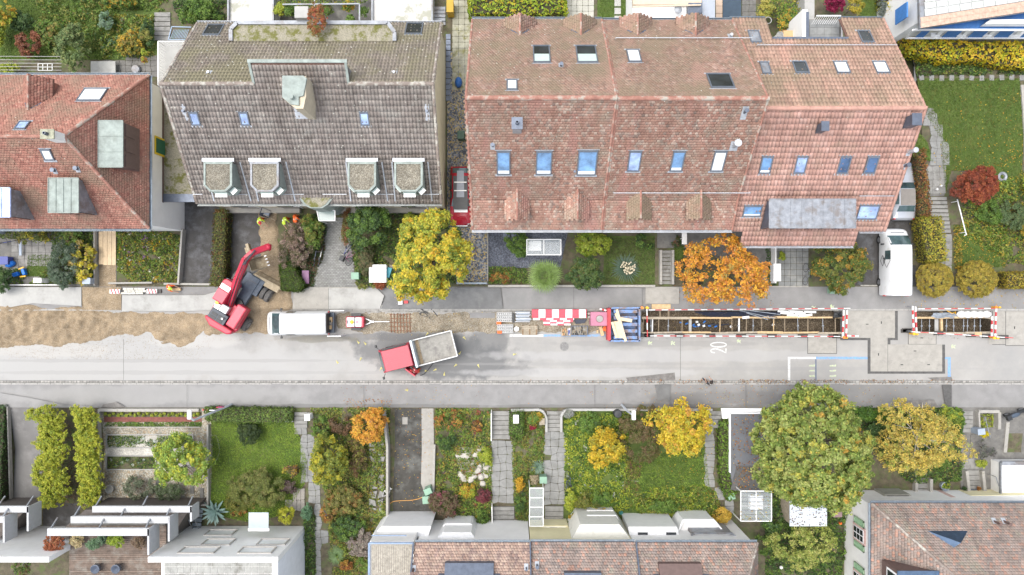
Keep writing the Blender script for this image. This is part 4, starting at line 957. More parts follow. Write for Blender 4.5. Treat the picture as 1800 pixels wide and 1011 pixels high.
vent(D_,ds,1308,198,.09,.5,None,True,.35,.9); vent(D_,ds,1290,256,.16,.8,m_lead,True,.5,.7); vent(D_,dn,1283,64,.07,.35,m_lead)
for x in (914,1021):gable(C_,P(x,0,8.6).x,1.12,P(0,24,8.6).y,8.65,7.75,cn,m_tN,m_tC)
for x in (1121,1223):gable(D_,P(x,0,8.5).x,1.12,P(0,23,8.5).y,8.5,7.6,dn,m_tN,m_tC)
for x in (909,1015):gable(C_,P(x,0,8.8).x,.85,P(0,386,8.6).y,8.95,8.3,ck,m_tC,m_zincd)
for x in (1126,1232):gable(D_,P(x,0,8.7).x,.85,P(0,385,8.5).y,8.8,8.1,dk,m_tN,m_zincd)
snow_rail(D_,ds,1078,1318,337); snow_rail(D_,dn,1082,1322,70)
# ---------------- house E: pink pantiles
E_ = thing('end_terrace_house','end row house with pink tiles and a wide zinc dormer above the white van','house',(21,11,0))
X0,X1,Ys,Yr,Yn,ze,zr = 15.4,26.2,4.0,11.35,19.0,6.5,11.3; k = (zr-ze)/(Yr-Ys); Ye = 3.0; zee = ze-k*(Ys-Ye)
walls(E_,[(X0+.02,Ys+.45),(X1-.45,Ys+.45),(X1-.45,15.6),(X0+.02,15.6)],0,ze-.1,m_white)
b = B(); b.v = [(x,y,z) for x in (X0+.02,X1-.45) for y,z in ((Ys+.45,ze-.2),(18.6,ze-.2),(Yr,zr-.25))]; b.f = [(0,1,2),(5,4,3),(1,4,5,2),(2,5,3,0),(0,3,4,1)]; b.mi = [0]*5
eS = roof(E_,[(X1,Ys,ze),(X1,Yr,zr),(X0,Yr,zr),(X0,Ys,ze),(16.3,Ys,ze),(16.3,Ye,zee),(24.4,Ye,zee),(24.4,Ys,ze)][::-1][3:]+[(X1,Ys,ze),(X1,Yr,zr),(X0,Yr,zr),(X0,Ys,ze),(16.3,Ys,ze),(16.3,Ye,zee),(24.4,Ye,zee),(24.4,Ys,ze)][::-1][:3] if False else [(16.3,Ye,zee),(24.4,Ye,zee),(24.4,Ys,ze),(X1,Ys,ze),(X1,Yr,zr),(X0,Yr,zr),(X0,Ys,ze),(16.3,Ys,ze)],m_tE,.24,.39,'pan')
kn = (zr-6.3)/(Yn-Yr); zN = lambda y:zr-kn*(y-Yr)
yb = 17.15; xn0,xn1 = P(1357,0,zN(yb)).x,P(1490,0,zN(yb)).x
eN = roof(E_,[(X1,Yn,6.3),(xn1,Yn,6.3),(xn1,yb,zN(yb)),(xn0,yb,zN(yb)),(xn0,Yn,6.3),(X0,Yn,6.3),(X0,Yr,zr),(X1,Yr,zr)],m_tEn,.24,.39,'pan')
ridge(E_,(X0,Yr,zr),(X1,Yr,zr),M('ridge_pink',(.42,.24,.19),.85,.2,2),.43,.15)
for a_,c_ in (((X1,Ys,ze),(X1,Yr,zr)),((X1,Yn,6.3),(X1,Yr,zr)),((X0+.05,Ys,ze),(X0+.05,Yr,zr))):ridge(E_,a_,c_,MATS['ridge_pink'],.4,.09,'verge_tile')
gutter(E_,(16.3,Ye-.08,zee-.05),(24.4,Ye-.08,zee-.05),.09,m_lead); gutter(E_,(24.5,Ys-.08,ze-.05),(X1,Ys-.08,ze-.05),.09,m_lead); gutter(E_,(X1,Yn+.08,6.25),(xn1,Yn+.08,6.25)); gutter(E_,(xn0,Yn+.08,6.25),(X0,Yn+.08,6.25))
b = B(); b.bar((xn0,yb,zN(yb)+.06),(xn1,yb,zN(yb)+.06),.16,.14); b.part('metal_coping',m_zincd,E_)
for x,kd in ((1346,'blue'),(1407,'pale'),(1483,'glass'),(1531,'glass')):skylight(E_,eS,x,289,20,31,kd)
skylight(E_,eS,1525,372,36,26,'pale'); skylight(E_,eS,1322,370,32,20,'blue')
for x,y,w_,kd in ((1345,121,16,'shut'),(1407,120,25,'dark'),(1479,120,24,'white'),(1548,120,24,'white'),(1521,66,22,'dark'),(1326,66,20,'shut')):skylight(E_,eN,x,y,w_,21,kd)
boxdormer(E_,(1352,350,1504,401),8.4,6.3,m_zinc,m_zincd,m_glassd,7,'S')
chimney(E_,1611,210,.5,.65,11.7,9.8,m_zincd,m_zincd,0); chimney(E_,1450,222,.38,.5,11.4,9.8,m_zincd,m_zincd,0)
vent(E_,eS,1590,292,.1,.5,m_zincd); vent(E_,eS,1597,268,.12,.8,m_lead); snow_rail(E_,eS,1510,1570,343); snow_rail(E_,eN,1330,1575,82)
for y_ in (1,):# the roof terrace behind the notch
    t = thing('loggia','tiled roof terrace cut into the north slope of the pink tiled house','terrace',(22,18,0)); zt = 5.0
    po = [P(x,y,zt).xy for x,y in ((1418,76),(1480,76),(1480,34),(1418,34))]; b = B(); b.prism([tuple(p) for p in po],0,zt); b.part('deck',m_wet,t)
    for i in range(4):
        for j in range(3):
            b = B(); p = P(1429.5+13*i,42+13*j,zt+.02); b.box((p.x,p.y,zt+.015),(.52,.52,.03)); b.part('paving_slab',M('slab_grey',(.24,.245,.24),.8,.15,3),t)
    b = B(); b.box((P(1414,52,6.2).x,P(0,50,6.2).y,3.2),(.35,2.6,6.2)); b.part('party_wall',m_white,t); b = B(); b.box((P(1419,52,6.3).x,P(0,50,6.3).y,6.33),(.2,2.3,.06)); b.part('coping',m_zincd,t)
    b = B(); a_,c_ = P(1480,34,zt+1),P(1480,74,zt+1); b.bar(a_,c_,.08); b.bar(P(1435,28,6),P(1478,28,6),.08)
    for i in range(12):q = P(1436+3.7*i,28,6); b.bar(q,q+Vector((-.1,-.35,-.6)),.03)
    b.part('railing',m_whit2,t); 
b = B(); q = P(1390,63,4.6); b.box((q.x,q.y,4.6),(1.1,.75,.1)); b.box((q.x,q.y-.2,2.3),(.9,.3,4.5)); b.single('wooden_deck_box',M('ply',(.50,.33,.17),.7,.1,2),'brown wooden storage box on the planted terrace behind the pink roof','box')

# ---------------- south row H
def southhouse(label,X0,X1,mat,ze,hip=False,name='terraced_house',wall=m_white,tl='flat',left=None):
    t = thing(name,label,'house',((X0+X1)/2,-22,-1.1)); Yn,Yr,ze =-18.55,-25.9,ze-.9; zr = ze+5.6
    b = B(); b.prism([(X0,Yn-.35),(X1-.01,Yn-.35),(X1-.01,-30),(X0,-30)],-1.15,ze-.1); b.part('wall',wall,t)
    pts = [(X1,Yn,ze),(X0,Yn,ze),(X0,Yr,zr),(X1,Yr,zr)] if not hip else [(X1,Yn,ze),(X0,Yn,ze),(X0,Yr,zr),(X1-4.6,Yr,zr)]
    n_ = roof(t,pts,mat,.2,.2)
    if hip:roof(t,[(X1,-30,ze),(X1,Yn,ze),(X1-4.6,Yr,zr)],mat,.2,.2); ridge(t,(X1,Yn,ze),(X1-4.6,Yr,zr),m_ridgeb,.4,.1)
    gutter(t,(X1,Yn+.08,ze-.05),(X0,Yn+.08,ze-.05),.09)
    return t,n_
H1,h1 = southhouse('white row house with pale pink-brown roof tiles and wooden deck roof, bottom middle',-7.05,1.3,m_tH,5.8)
H2,h2 = southhouse('cream row house with grey-brown tiles between two white ones, bottom middle',1.35,8.95,m_tG,5.7,wall=m_cream)
H3,h3 = southhouse('white row house with hipped grey-brown roof, right end of the bottom row',9.0,17.86,m_tG,5.8,True)
b = B(); b.bar((1.32,-18.5,5.0),(1.32,-25.5,10.3),.1,.16); b.part('verge_trim',m_zincd,H1)
b = B(); b.bar((9.0,-18.5,5.0),(9.0,-25.5,10.3),.1,.16); b.part('verge_trim',m_zincd,H2)
b = B(); b.bar((-7.15,-18.5,5.0),(-7.15,-25.5,10.3),.1,.16); b.part('verge_trim',m_zincd,H1)
# wooden roof deck on the left end of H1
b = B(); b.prism([(-10.4,-30),(-7.2,-30),(-7.2,-18.55),(-10.4,-18.55)],-1.15,4.6); b.part('side_wing',m_white,H1)
for i in range(22):
    b = B(); x =-10.2+i*.135; b.box((x,-21.95,4.72),(.115,6.6,.05)); b.part('deck_board',M('grey_board',(.33,.30,.25),.85,.35,6,.3,30,island=.2),H1)
b = B(); b.bar((-10.4,-18.6,4.85),(-7.2,-18.6,4.85),.12); b.bar((-10.4,-18.6,4.85),(-10.4,-26,4.85),.14); b.bar((-10.25,-18.1,4.7),(-7.7,-18.1,4.7),.07); b.part('deck_frame',M('blue_grey_metal',(.20,.27,.38),.5,.2),H1)
def wideskylight(t,pl,px0,px1,py,mat=m_zincd):
    a_ = pl.at(px0,py); c_ = pl.at(px1,py); x0,x1 = a_.x,c_.x; y0 = a_.y; z0 = a_.z; b = B()
    b.v = [(x0,y0+.1,z0-.1),(x1,y0+.1,z0-.1),(x1,y0-1.6,z0+1.2),(x0,y0-1.6,z0+1.2),(x0,y0+.1,z0+.35),(x1,y0+.1,z0+.35),(x1,y0-1.6,z0+1.45),(x0,y0-1.6,z0+1.45)]
    b.f = [(4,7,6,5),(0,4,5,1),(1,5,6,2),(3,7,4,0)]; b.mi = [0]*4; d = b.part('dormer',mat,t)
    b = B(); b.bar((x0-.3,y0-.95,z0+1.0),(x1+.3,y0-.95,z0+1.0),.14,.1)
    for x in (x0-.25,x1+.25):b.box((x,y0-.7,z0+.75),(.4,.3,.4))
    b.part('dormer_sill',M('dark_steel_blue',(.12,.15,.2),.5,.2),d)
wideskylight(H1,h1,783,868,989); wideskylight(H2,h2,991,1056,1006); wideskylight(H3,h3,1156,1230,990,m_brownp)
vent(H1,h1,727,1000,.09,.8,m_brownp); vent(H1,h1,925,997,.05,.5); vent(H2,h2,944,993,.09,.45)
def bay(t,q,zt,z0,mat,top=None,rim=.0,name='bay',inner=.84):
    po = [P(x,y,zt).xy for x,y in q]; b = B(); b.prism([tuple(p) for p in po],z0,zt); o = b.part(name,mat,t); c = sum((Vector(p) for p in po),Vector((0,0)))/len(po)
    if top is not None:b = B(); b.prism([tuple(c+(p-c)*inner) for p in po],zt,zt+.04); b.part('bay_top',top,o)
    if rim:
        b = B()
        for i in range(len(po)):b.bar((*po[i],zt+rim/2),(*po[(i+1)%len(po)],zt+rim/2),.12,rim)
        b.part('parapet',mat,o)
    return o
bay(H1,[(655,940),(672,925),(758,925),(752,945),(655,945)],2.6,-1,m_whit2,m_whit2); bay(H1,[(688,924),(697,912),(754,912),(748,926),(690,926)],.9,-1,m_white,m_conc)
bay(H1,[(763,950),(779,936),(828,936),(838,950)],2.9,-1,m_whit2,m_whit2); bay(H1,[(772,938),(783,919),(828,919),(842,936),(842,945),(772,945)],.9,-1,m_whit2,m_cpale,.35)
o = bay(H1,[(866,946),(866,934),(902,934),(902,946)],1.6,-1,m_white,m_conc); b = B(); p = P(885,941,1.75); b.box((p.x,p.y,1.72),(1.1,.2,.15)); b.part('planter_box',M('terracotta',(.38,.19,.10),.8,.2),o)
bay(H2,[(1003,950),(1020,922),(1089,922),(1110,950)],3.2,-1,M('bay_dirty_white',(.70,.69,.64),.8,.08,1.2,c2=(.5,.49,.44),c2amt=(.55,.7),c2scale=1.2)); bay(H2,[(1020,928),(1032,905),(1082,905),(1093,928)],1.0,-1,m_whit2,m_cream,.25)
bay(H2,[(1020,908),(1033,897),(1078,897),(1084,912)],.1,-1,m_white,m_cpale)
o = bay(H2,[(952,945),(952,924),(998,924),(998,945)],.7,-1.1,m_cream,m_white); b = B(); p = P(973,933,.8); b.box((p.x,p.y,.76),(.6,.5,.04)); b.part('door_mat',M('brown_mat',(.10,.06,.04),.95,.2),o)
o = bay(H3,[(1108,950),(1104,926),(1190,926),(1196,950)],2.3,-1,m_whit2,m_whit2)
for x in (1130,1180):b = B(); p = P(x,941,2.4); b.box((p.x,p.y,2.37),(.75,.4,.06)); b.part('roof_window',m_glassd,o)
bay(H3,[(1190,932),(1199,911),(1252,911),(1268,930),(1268,940),(1190,940)],1.3,-1,m_whit2,m_white,.4); bay(H3,[(1213,950),(1216,936),(1285,936),(1302,950)],2.4,-1,m_zinc,M('pale_roofing',(.55,.56,.55),.8,.08),.2)
# ---------------- house I, bottom right
I_ = thing('corner_house','white house with green shutters and grey-brown hipped roof, bottom right corner','house',(34,-21,-1.1)); X0,Yn,ze,zz = 26.8,-16.1,3.6,9.7; dd = 6.6
b = B(); b.prism([(X0+.3,-32),(46,-32),(46,Yn-.3),(X0+.3,Yn-.3)],-1.15,ze-.1); b.part('wall',m_white,I_)
iN = roof(I_,[(46,Yn,ze),(X0,Yn,ze),(X0+dd,Yn-dd,zz),(46,Yn-dd,zz)],m_tG,.2,.2); iW = roof(I_,[(X0,Yn,ze),(X0,-30,ze),(X0+dd,-30,zz),(X0+dd,Yn-dd,zz)],m_tG,.2,.2)
ridge(I_,(X0,Yn,ze),(X0+dd,Yn-dd,zz),m_ridgeb,.4,.11); gutter(I_,(46,Yn+.08,ze-.05),(X0,Yn+.08,ze-.05)); gutter(I_,(X0-.08,Yn,ze-.05),(X0-.08,-30,ze-.05))
a_,c_,d_,e_ = iN.at(1627,932),iN.at(1702,932),iN.at(1676,963),iN.at(1678,948); e_ = e_+Vector((0,0,.7)); b = B(); b.add([a_,c_,d_,e_],[(0,3,1),(0,2,3),(3,2,1)]); b.add([a_,c_,e_],[(0,1,2)]); b.part('dormer',M('slate_blue_metal',(.09,.14,.22),.4,.2,3,metal=.4),I_)
for x in (1747,1764):vent(I_,iN,x,916,.08,.7,m_brownp)
m_shut = M('shutter_green',(.20,.33,.20),.6,.08,3); m_shutf = M('shutter_frame',(.30,.43,.27),.6,.05); xw = X0+.28
def wallwindow(t,xw,yc,z,hw=.5,h=1.5):
    b = B(); b.box((xw-.04,yc,z),(.1,hw*2+.3,h+.3)); o = b.part('window_surround',M('pink_stone',(.58,.40,.36),.8,.1),t)
    b = B(); b.box((xw-.08,yc,z),(.08,hw*2,h)); f = b.part('window',m_whit2,o)
    b = B()
    for s in (-1,1):
        for k_ in range(3):b.box((xw-.125,yc+s*hw*.48,z+(k_-1)*h*.32),(.03,hw*.76,h*.25))
    b.part('panes',m_glassd,o)
    for s in (-1,1):
        b = B(); yy = yc+s*(hw+.15+.28)
        for q in ((0,h/2-.05,.54,.1),(0,-h/2+.05,.54,.1),(.22,0,.1,h),(-.22,0,.1,h)):b.box((xw-.07,yy+q[0],z+q[1]),(.08,q[2],q[3]))
        sh = b.part('shutter',m_shutf,t); b = B()
        for k_ in range(12):b.box((xw-.06,yy,z-h/2+.12+k_*(h-.24)/11),(.05,.36,.05),0,Matrix.Rotation(R(35),3,'Y'))
        b.part('louvres',m_shut,sh)
wallwindow(I_,xw,P(0,940,1.6).y,1.4); wallwindow(I_,xw,P(0,1022,1.6).y,1.4)
boxdormer(I_,(1578,1004,1650,1060),6.6,4.4,MATS['slate_blue_metal'],m_brownp,m_glassd,2,'W'); q = P(1566,1004,6.0); b = B(); b.box((q.x+.25,q.y-.9,5.7),(.08,1.7,1.3)); b.part('dormer_window',m_whit2,I_); b = B(); b.box((q.x+.2,q.y-.5,5.7),(.03,.6,1.0)); b.part('pane',m_glassd,I_)
bay(I_,[(1586,884),(1586,874),(1618,874),(1622,884)],.9,-1,m_white,m_conc); bay(I_,[(1645,884),(1640,876),(1680,874),(1700,884)],1.2,-1,M('pink_render',(.62,.44,.40),.8,.08),m_whit2)
bay(I_,[(1548,884),(1556,869),(1600,869),(1612,884)],.9,-1,M('grey_render',(.30,.30,.26),.85,.2,2),m_wet); bay(I_,[(1722,884),(1706,871),(1840,869),(1840,884)],.8,-1,m_cream,m_whit2)
# ---------------- modern white house G
G_ = thing('modern_house','modern white flat roofed house with framed terraces at the bottom left','house',(-25,-21.5,-.9))
zt = 5.4; xe =-16.85; yn =-19.4; wt = m_whit2
x85,x258 = P(86,0,zt).x,P(260,0,zt).x
def wallN(x0,x1,z0,z1,th=.38):b = B(); b.box(((x0+x1)/2,yn-th/2,(z0+z1)/2),(x1-x0,th,z1-z0)); return b.part('north_wall',wt,G_)
wallN(x258,xe,-1,zt); wallN(-44,x85,-1,zt)
b = B(); b.box((xe-.19,-26,2.2),(.38,12.4,6.4)); b.part('east_wall',M('white_board',(.70,.73,.78),.7,.06,2),G_)
b = B(); b.box(((x258+xe)/2-.2,-25.5,1.3),(xe-x258-.6,11,4.8)); b.part('core',m_white,G_)
def gridpave(parent,x0,x1,y0,y1,z,s,mat,name='paving_slab',gap=.03):
    me = B().box((0,0,.015),(s-gap,s-gap,.03)).mesh(name,mat)
    i = 0
    for a_ in np.arange(x0+s/2,x1,s):
        for c_ in np.arange(y0+s/2,y1,s):
            o = bpy.data.objects.new(name,me); COL.objects.link(o); o.parent = parent; o.location = Vector((a_,c_,z+random.uniform(0,.004)))-(parent.location if parent is not None else Vector())
gridpave(G_,x258+.3,xe-.6,-22.3,yn-.45,3.7,.5,M('terrace_slab',(.30,.30,.28),.8,.2,1.5,c2=(.17,.165,.145),c2amt=(.5,.65),c2scale=1.2))
b = B(); b.box(((x85+x258)/2,-21.5,1.0),(x258-x85,7.5,3.9)); b.part('terrace_base',m_wet,G_)
b = B(); y =-25
while y <-18.0:b.box(((x85+x258)/2,y,2.98),(x258-x85+.2,.125,.05)); y += .142
o = b.part('deck_boards',M('deck_wood',(.15,.11,.085),.8,.35,3,.3,30,island=.25,c2=(.22,.195,.165),c2amt=(.5,.65),c2scale=1.2),G_); o['kind'] = 'stuff'
b = B()
for x,y,w_,h_ in ((384,946,50,8),(480,949,50,9),(350,962,62,9),(452,966,58,9),(388,931,50,4)):# window recesses of the long wall
    z = {946:2.6,949:2.6,962:4.2,966:4.2,931:.6}[y]; p = P(x,y,z)
    b = B(); b.box((p.x,yn-.05,z),(w_/25,.3,.95)); 
    for e in (-1,1):pass
    b = B(); hw = w_/50
    b.box((p.x,yn+.03,z+.55),(hw*2+.2,.1,.1)); b.box((p.x,yn+.05,z-.55),(hw*2+.2,.16,.08)); b.box((p.x-hw-.05,yn+.03,z),(.1,.1,1.1)); b.box((p.x+hw+.05,yn+.03,z),(.1,.1,1.1)); f = b.part('window',M('warm_grey_frame',(.42,.40,.37),.6,.1),G_)
    b = B(); b.box((p.x,yn+.012,z),(hw*2,.03,.98)); b.part('blind',m_blind,f)
# stepped frames: flat top beams with side panels
def frame(x0,x1,y0,y1,z,fin,mat=wt):
    a_,c_ = P(x0,y0,z),P(x1,y1,z); b = B(); b.prism([(a_.x,c_.y),(c_.x,c_.y),(c_.x,a_.y),(a_.x,a_.y)],z-.22,z); o = b.part('frame_beam',M('white_boards',(.43,.435,.44),.75,.08,4,.2,30),G_)
    b = B(); f0,f1 = P(0,fin[0],z).y,P(0,fin[1],z).y; b.box((c_.x-.06,(f0+f1)/2,(z+fin[2])/2),(.14,abs(f1-f0),z-fin[2])); b.part('side_panel',MATS['white_boards'],G_)
    for t_ in (.03,.5,.96):b = B(); x = a_.x+(c_.x-a_.x)*t_; b.bar((x,a_.y,z-.1),(x,a_.y+.5,z-.8),.09); b.part('cross_rail',m_zinc,G_)
frame(83,262,929,942,5.4,(930,976,3.95)); frame(124,298,908,920,4.7,(909,952,3.4)); frame(162,337,890,901,4.1,(891,917,2.9))
frame(-60,50,890,901,4.1,(891,934,2.7)); frame(-90,8,908,919,4.7,(909,954,3.4))
b = B()
for q in ([(150,896),(333,896),(300,946),(92,946)],[(-60,896),(45,896),(0,946),(-60,946)]):b.prism([tuple(P(x,y,2.3).xy) for x,y in q],-1,2.3)
b.part('terrace_floor',M('dark_boards',(.10,.085,.075),.8,.3,5),G_)
# ---------------- house F top right: blue and white
F_ = thing('blue_house','white house with blue slatted terrace roofs at the top right corner','house',(36,22,0))
b = B(); z = 6.2; q = [(1622,-60),(1900,-60),(1900,2),(1622,34)]; po = [P(x,y,z).xy for x,y in q]; b.prism([tuple(p) for p in po],0,z-.2); b.part('wall',m_whit2,F_)
b = B(); po = [P(x,y,2.2).xy for x,y in ((1590,-60),(1900,-60),(1900,66),(1592,66))]; b.prism([tuple(p) for p in po],0,2.2); b.part('lower_wall',m_whit2,F_)
z = 6.5; q = [(1614,-70),(1617,50),(1830,17),(1830,-70)]; po = [P(x,y,z).xy for x,y in q]; b = B(); b.prism([tuple(p) for p in po],z-.25,z); b.part('roof',m_zinc,F_)
m_ptile = M('peach_tile',(.48,.33,.25),.8,.25,4,.2,20); m_pan = M('grey_panel',(.46,.47,.45),.6,.1,2)
for i in range(21):# big flat tiles along the eave, two rows
    for j in range(2):
        x = 1618+i*10.3; y = 49-(x-1617)*.155-j*9; p0 = P(x,y,z); b = B(); b.box((p0.x+.2,p0.y+.19,z+.03),(.41,.37,.05),R(8.8)); b.part('roof_tile',m_ptile,F_)
for i in range(9):
    x = 1624+i*20.6; y = 29-(x-1617)*.155
    for j in range(3):
        p0 = P(x+j*0,y-j*12,z); b = B(); b.box((p0.x+.42,p0.y+.25,z+.06),(.8,.5,.05),R(8.8)); b.part('roof_panel',m_pan,F_)
m_bluep = M('blue_board',(.06,.20,.50),.6,.15,5,.2,30)
b = B(); z = 5.1
for i in range(58):
    x = 1624+i*3.3; a_ = P(x-10,53,z); y = 46-(x-1617)*.155; c_ = P(x+(53-y)*1.4,y-3,z+.25); b.bar(a_,c_,.115,.05)
o = b.part('blue_slats',m_bluep,F_); o['kind'] = 'stuff'
b = B(); b.bar(P(1605,52.5,5.3),P(1830,53,5.3),.12,.12); b.bar(P(1605,52.5,5.3),P(1592,67,3.2),.12,.12); b.bar(P(1592,67,3.2),P(1830,67,3.2),.12); b.part('white_rail',m_whit2,F_)
for i in range(5):
    x = 1610+i*46; b = B()
    for k_ in range(7 if i else 4):b.bar(P(x+k_*3.6,66,3.2),P(x+k_*3.6+13,54,4.4),.11,.05)
    b.part('blue_panel',m_bluep,F_); b = B(); b.bar(P(x+34,66,3.2),P(x+47,54,4.4),.3,.06); b.bar(P(x+26,61,3.6),P(x+42,61,3.6),.3,.06); b.part('white_panel',m_whit2,F_)
b = B(); a_,c_ = P(1733,33,6),P(1830,41,6); b.prism([(a_.x,c_.y),(c_.x,c_.y),(c_.x,a_.y),(a_.x+.4,a_.y)],5.4,5.9); b.part('canopy',m_whit2,F_)
b = B(); p = P(1604,20,5); b.box((P(1613,0,6).x-.35,p.y,4.6),(.1,1.1,1.5)); b.part('window',m_bluep,F_)

def facade(t,xs,y,zs,w_=1.0,h_=1.3):
    for x in xs:
        for z in zs:
            b = B(); b.box((x,y-.02,z),(w_+.16,.08,h_+.16)); f = b.part('window',m_whit2,t); b = B(); b.box((x,y-.065,z),(w_,.03,h_)); b.part('pane',m_glassd,f)
facade(C_,(-1.3,.9,3.1,5.1),4.42,(2.1,4.8)); facade(D_,(7.6,9.9,12.1,14.2),4.42,(2.1,4.8)); facade(E_,(16.8,19.2,21.6,24.4),4.45,(2.1,4.6)); facade(A,(-36,-33.5,-31,-28.5),4.5,(1.9,4.5)); facade(Bh,(-20.5,-17.2,-11.2,-7.4),6.28,(1.5,),1.4)
# =====================================================================  VEHICLES
m_rubber = M('rubber',(.025,.025,.027),.9,.2,6); m_rim = M('rim_metal',(.35,.36,.38),.4,.1,5,metal=.7); m_carglass = glass_mat('car_glass',(.05,.085,.09),.05)
m_cwhite = M('car_white',(.70,.71,.72),.25,.03,1,spec=.6,c2=(.55,.54,.51),c2amt=(.56,.75),c2scale=1.4); m_cred = M('car_red',(.30,.012,.025),.22,.05,1,spec=.6); m_black = M('black_plastic',(.025,.027,.03),.5,.2,5)
m_machred = M('machine_red',(.42,.018,.045),.4,.12,2.5,c2=(.28,.09,.08),c2amt=(.66,.8),c2scale=2); m_lampr = M('lamp_red',(.5,.02,.02),.3,0,1); m_lampw = M('lamp_clear',(.7,.72,.75),.15,0,1)
m_orange = M('hi_vis_orange',(.80,.13,.02),.7,.08,6); m_hvy = M('hi_vis_yellow',(.55,.75,.06),.7,.08,6); m_red = M('signal_red',(.50,.05,.055),.6,.12,5); m_wht = M('signal_white',(.74,.74,.73),.6,.08,5); m_yel = M('lamp_yellow',(.80,.42,.02),.4,.05,3)
def carbody(t,st,paint,wins,name='body'):
    """st: stations front->rear (x, half width, z bottom, z shoulder, z top, top half width); wins: (i,kind) glass segments"""
    b = B(); rings = []
    for (x,w_,zb,zs,zt,wt) in st:
        h = [(w_*.8,zb),(w_*.97,zb+.12),(w_,(zb+zs)/2),(w_*.985,zs),(wt+(w_*.985-wt)*.12,zs+(zt-zs)*.82),(wt*.9,zt-(zt-zs)*.03),(wt*.5,zt+.02)]
        rings.append([Vector((x,y,z)) for y,z in h]+[Vector((x,0,zt+.028))]+[Vector((x,-y,z)) for y,z in h[::-1]])
    n = len(rings[0])
    for r_ in rings:b.v += [tuple(p) for p in r_]
    for i in range(len(rings)-1):
        for k in range(n):b.f.append((i*n+k,i*n+(k+1)%n,(i+1)*n+(k+1)%n,(i+1)*n+k)); b.mi.append(0)
    b.f += [tuple(range(n))[::-1],tuple((len(rings)-1)*n+k for k in range(n))]; b.mi += [0,0]
    b.part(name,paint,t,local=True,smooth_angle=R(38))
    for seg,kind in wins:
        i,j = seg if isinstance(seg,tuple) else (seg,seg+1); a_,c_ = rings[i],rings[j]
        ks = [(4,10)] if kind in ('windshield','rear_window') else [(3,4),(10,11)]
        for k0,k1 in ks:
            g = B(); V = []; m = .07
            for f in (m,1-m):
                row = [a_[k].lerp(c_[k],f) for k in range(k0,k1+1)]
                if kind == 'side_window':row = [row[0].lerp(row[1],.14),row[0].lerp(row[1],.95)]
                V.append(row)
            q = len(V[0]); off = (V[0][0]-V[1][0]).cross(V[0][-1]-V[0][0]).normalized()
            mid = sum(V[0]+V[1],Vector())/(2*q)
            if off.dot(mid-Vector((mid.x,0,.6))) < 0:off =-off
            pts = [p+off*.014 for p in V[0]+V[1]]; g.v = [tuple(p) for p in pts]; g.f = [(k,k+1,q+k+1,q+k) for k in range(q-1)]; g.mi = [0]*(q-1)
            if off.dot((pts[1]-pts[0]).cross(pts[q]-pts[0])) < 0:g.f = [f[::-1] for f in g.f]
            g.part(kind,m_carglass,t,local=True,smooth=True)
def wheel(t,x,y,r=.33,w_=.22,name='wheel'):
    b = B(); b.lathe([(r*.6,-w_/2),(r*.94,-w_/2),(r,-w_*.3),(r,w_*.3),(r*.94,w_/2),(r*.6,w_/2)],(x,y,r),20,'Y'); o = b.part(name,m_rubber,t,local=True,smooth=True)
    b = B(); b.lathe([(.02,-w_*.42),(r*.62,-w_*.5),(r*.62,w_*.5),(.02,w_*.42)],(x,y,r),14,'Y'); b.part('rim',m_rim,o,local=True)
def lamps(t,xf,xr,yf,yr,zf,zr):
    for s in (-1,1):
        b = B(); b.ball((xf,s*yf,zf),(.1,.16,.07)); b.part('headlight',m_lampw,t,local=True,smooth=True); b = B(); b.box((xr,s*yr,zr),(.08,.12,.3)); b.part('tail_light',m_lampr,t,local=True)
def mirrors(t,x,y,z):
    for s in (-1,1):b = B(); b.bar((x,s*(y-.1),z),(x+.03,s*(y+.1),z+.03),.05); b.box((x,s*(y+.16),z+.02),(.12,.16,.2)); b.part('mirror',m_black,t,local=True)
# white panel van in the street, rear doors open
def van(label,loc,rz,L=5.25,W=.96,H=2.05,opendoors=False):
    t = thing('panel_van',label,'van',loc,rz); f = L/2
    st = [(f,W*.62,.35,.62,.72,W*.45),(f-.07,W*.84,.25,.78,.95,W*.66),(f-.25,W*.96,.22,.95,1.15,W*.78),(f-.52,W,.22,1.05,1.28,W*.84),(f-1.4,W,.22,1.12,H-.03,W*.82),
          (f-1.7,W,.22,1.12,H,W*.83),(f-2.5,W,.22,1.12,H+.01,W*.83),(-f+1.2,W,.22,1.12,H+.01,W*.83),(-f+.12,W,.25,1.12,H,W*.82),(-f,W*.96,.3,1.12,H-.08,W*.78)]
    carbody(t,st,m_cwhite,[(3,'windshield'),(5,'side_window')])
    for x in (f-.85,-f+1.05):
        for s in (-1,1):wheel(t,x,s*(W-.12))
    lamps(t,f-.3,-f-.01,W*.7,W*.9,.82,1.0); mirrors(t,f-1.25,W,1.15)
    b = B(); b.box((f+.02,0,.4),(.12,W*1.5,.2)); b.part('bumper',m_black,t,local=True)
    b = B(); b.box((f-.36,0,1.235),(.05,W*1.05,.02)); b.part('wiper_vent',m_black,t,local=True)
    return t
v1 = van('white panel van standing on the gravel strip with both rear doors open',P(530,567,0)+Vector((0,0,.03)),R(180.5),4.9,.95,2.0)
b = B(); b.box((-2.47,0,1.12),(.06,1.5,1.5)); b.part('load_opening',m_black,v1,local=True)
b = B(); b.box((-2.55,0,.55),(.5,1.6,.3)); b.part('rear_bumper',M('dark_blue_plastic',(.06,.08,.11),.5,.1),v1,local=True)
for s in (-1,1):b = B(); b.box((-3.1-(.25 if s < 0 else 0),s*.98,1.15),(1.05,.06,1.6)); b.part('rear_door',m_cwhite,v1,local=True)
for i,(x,y,c_) in enumerate(((-2.55,.3,m_tim),(-2.6,-.25,m_tim),(-2.56,.0,m_conc))):b = B(); b.box((x,y,.85),(.18,.4,.3)); b.part('load',c_,v1,local=True)
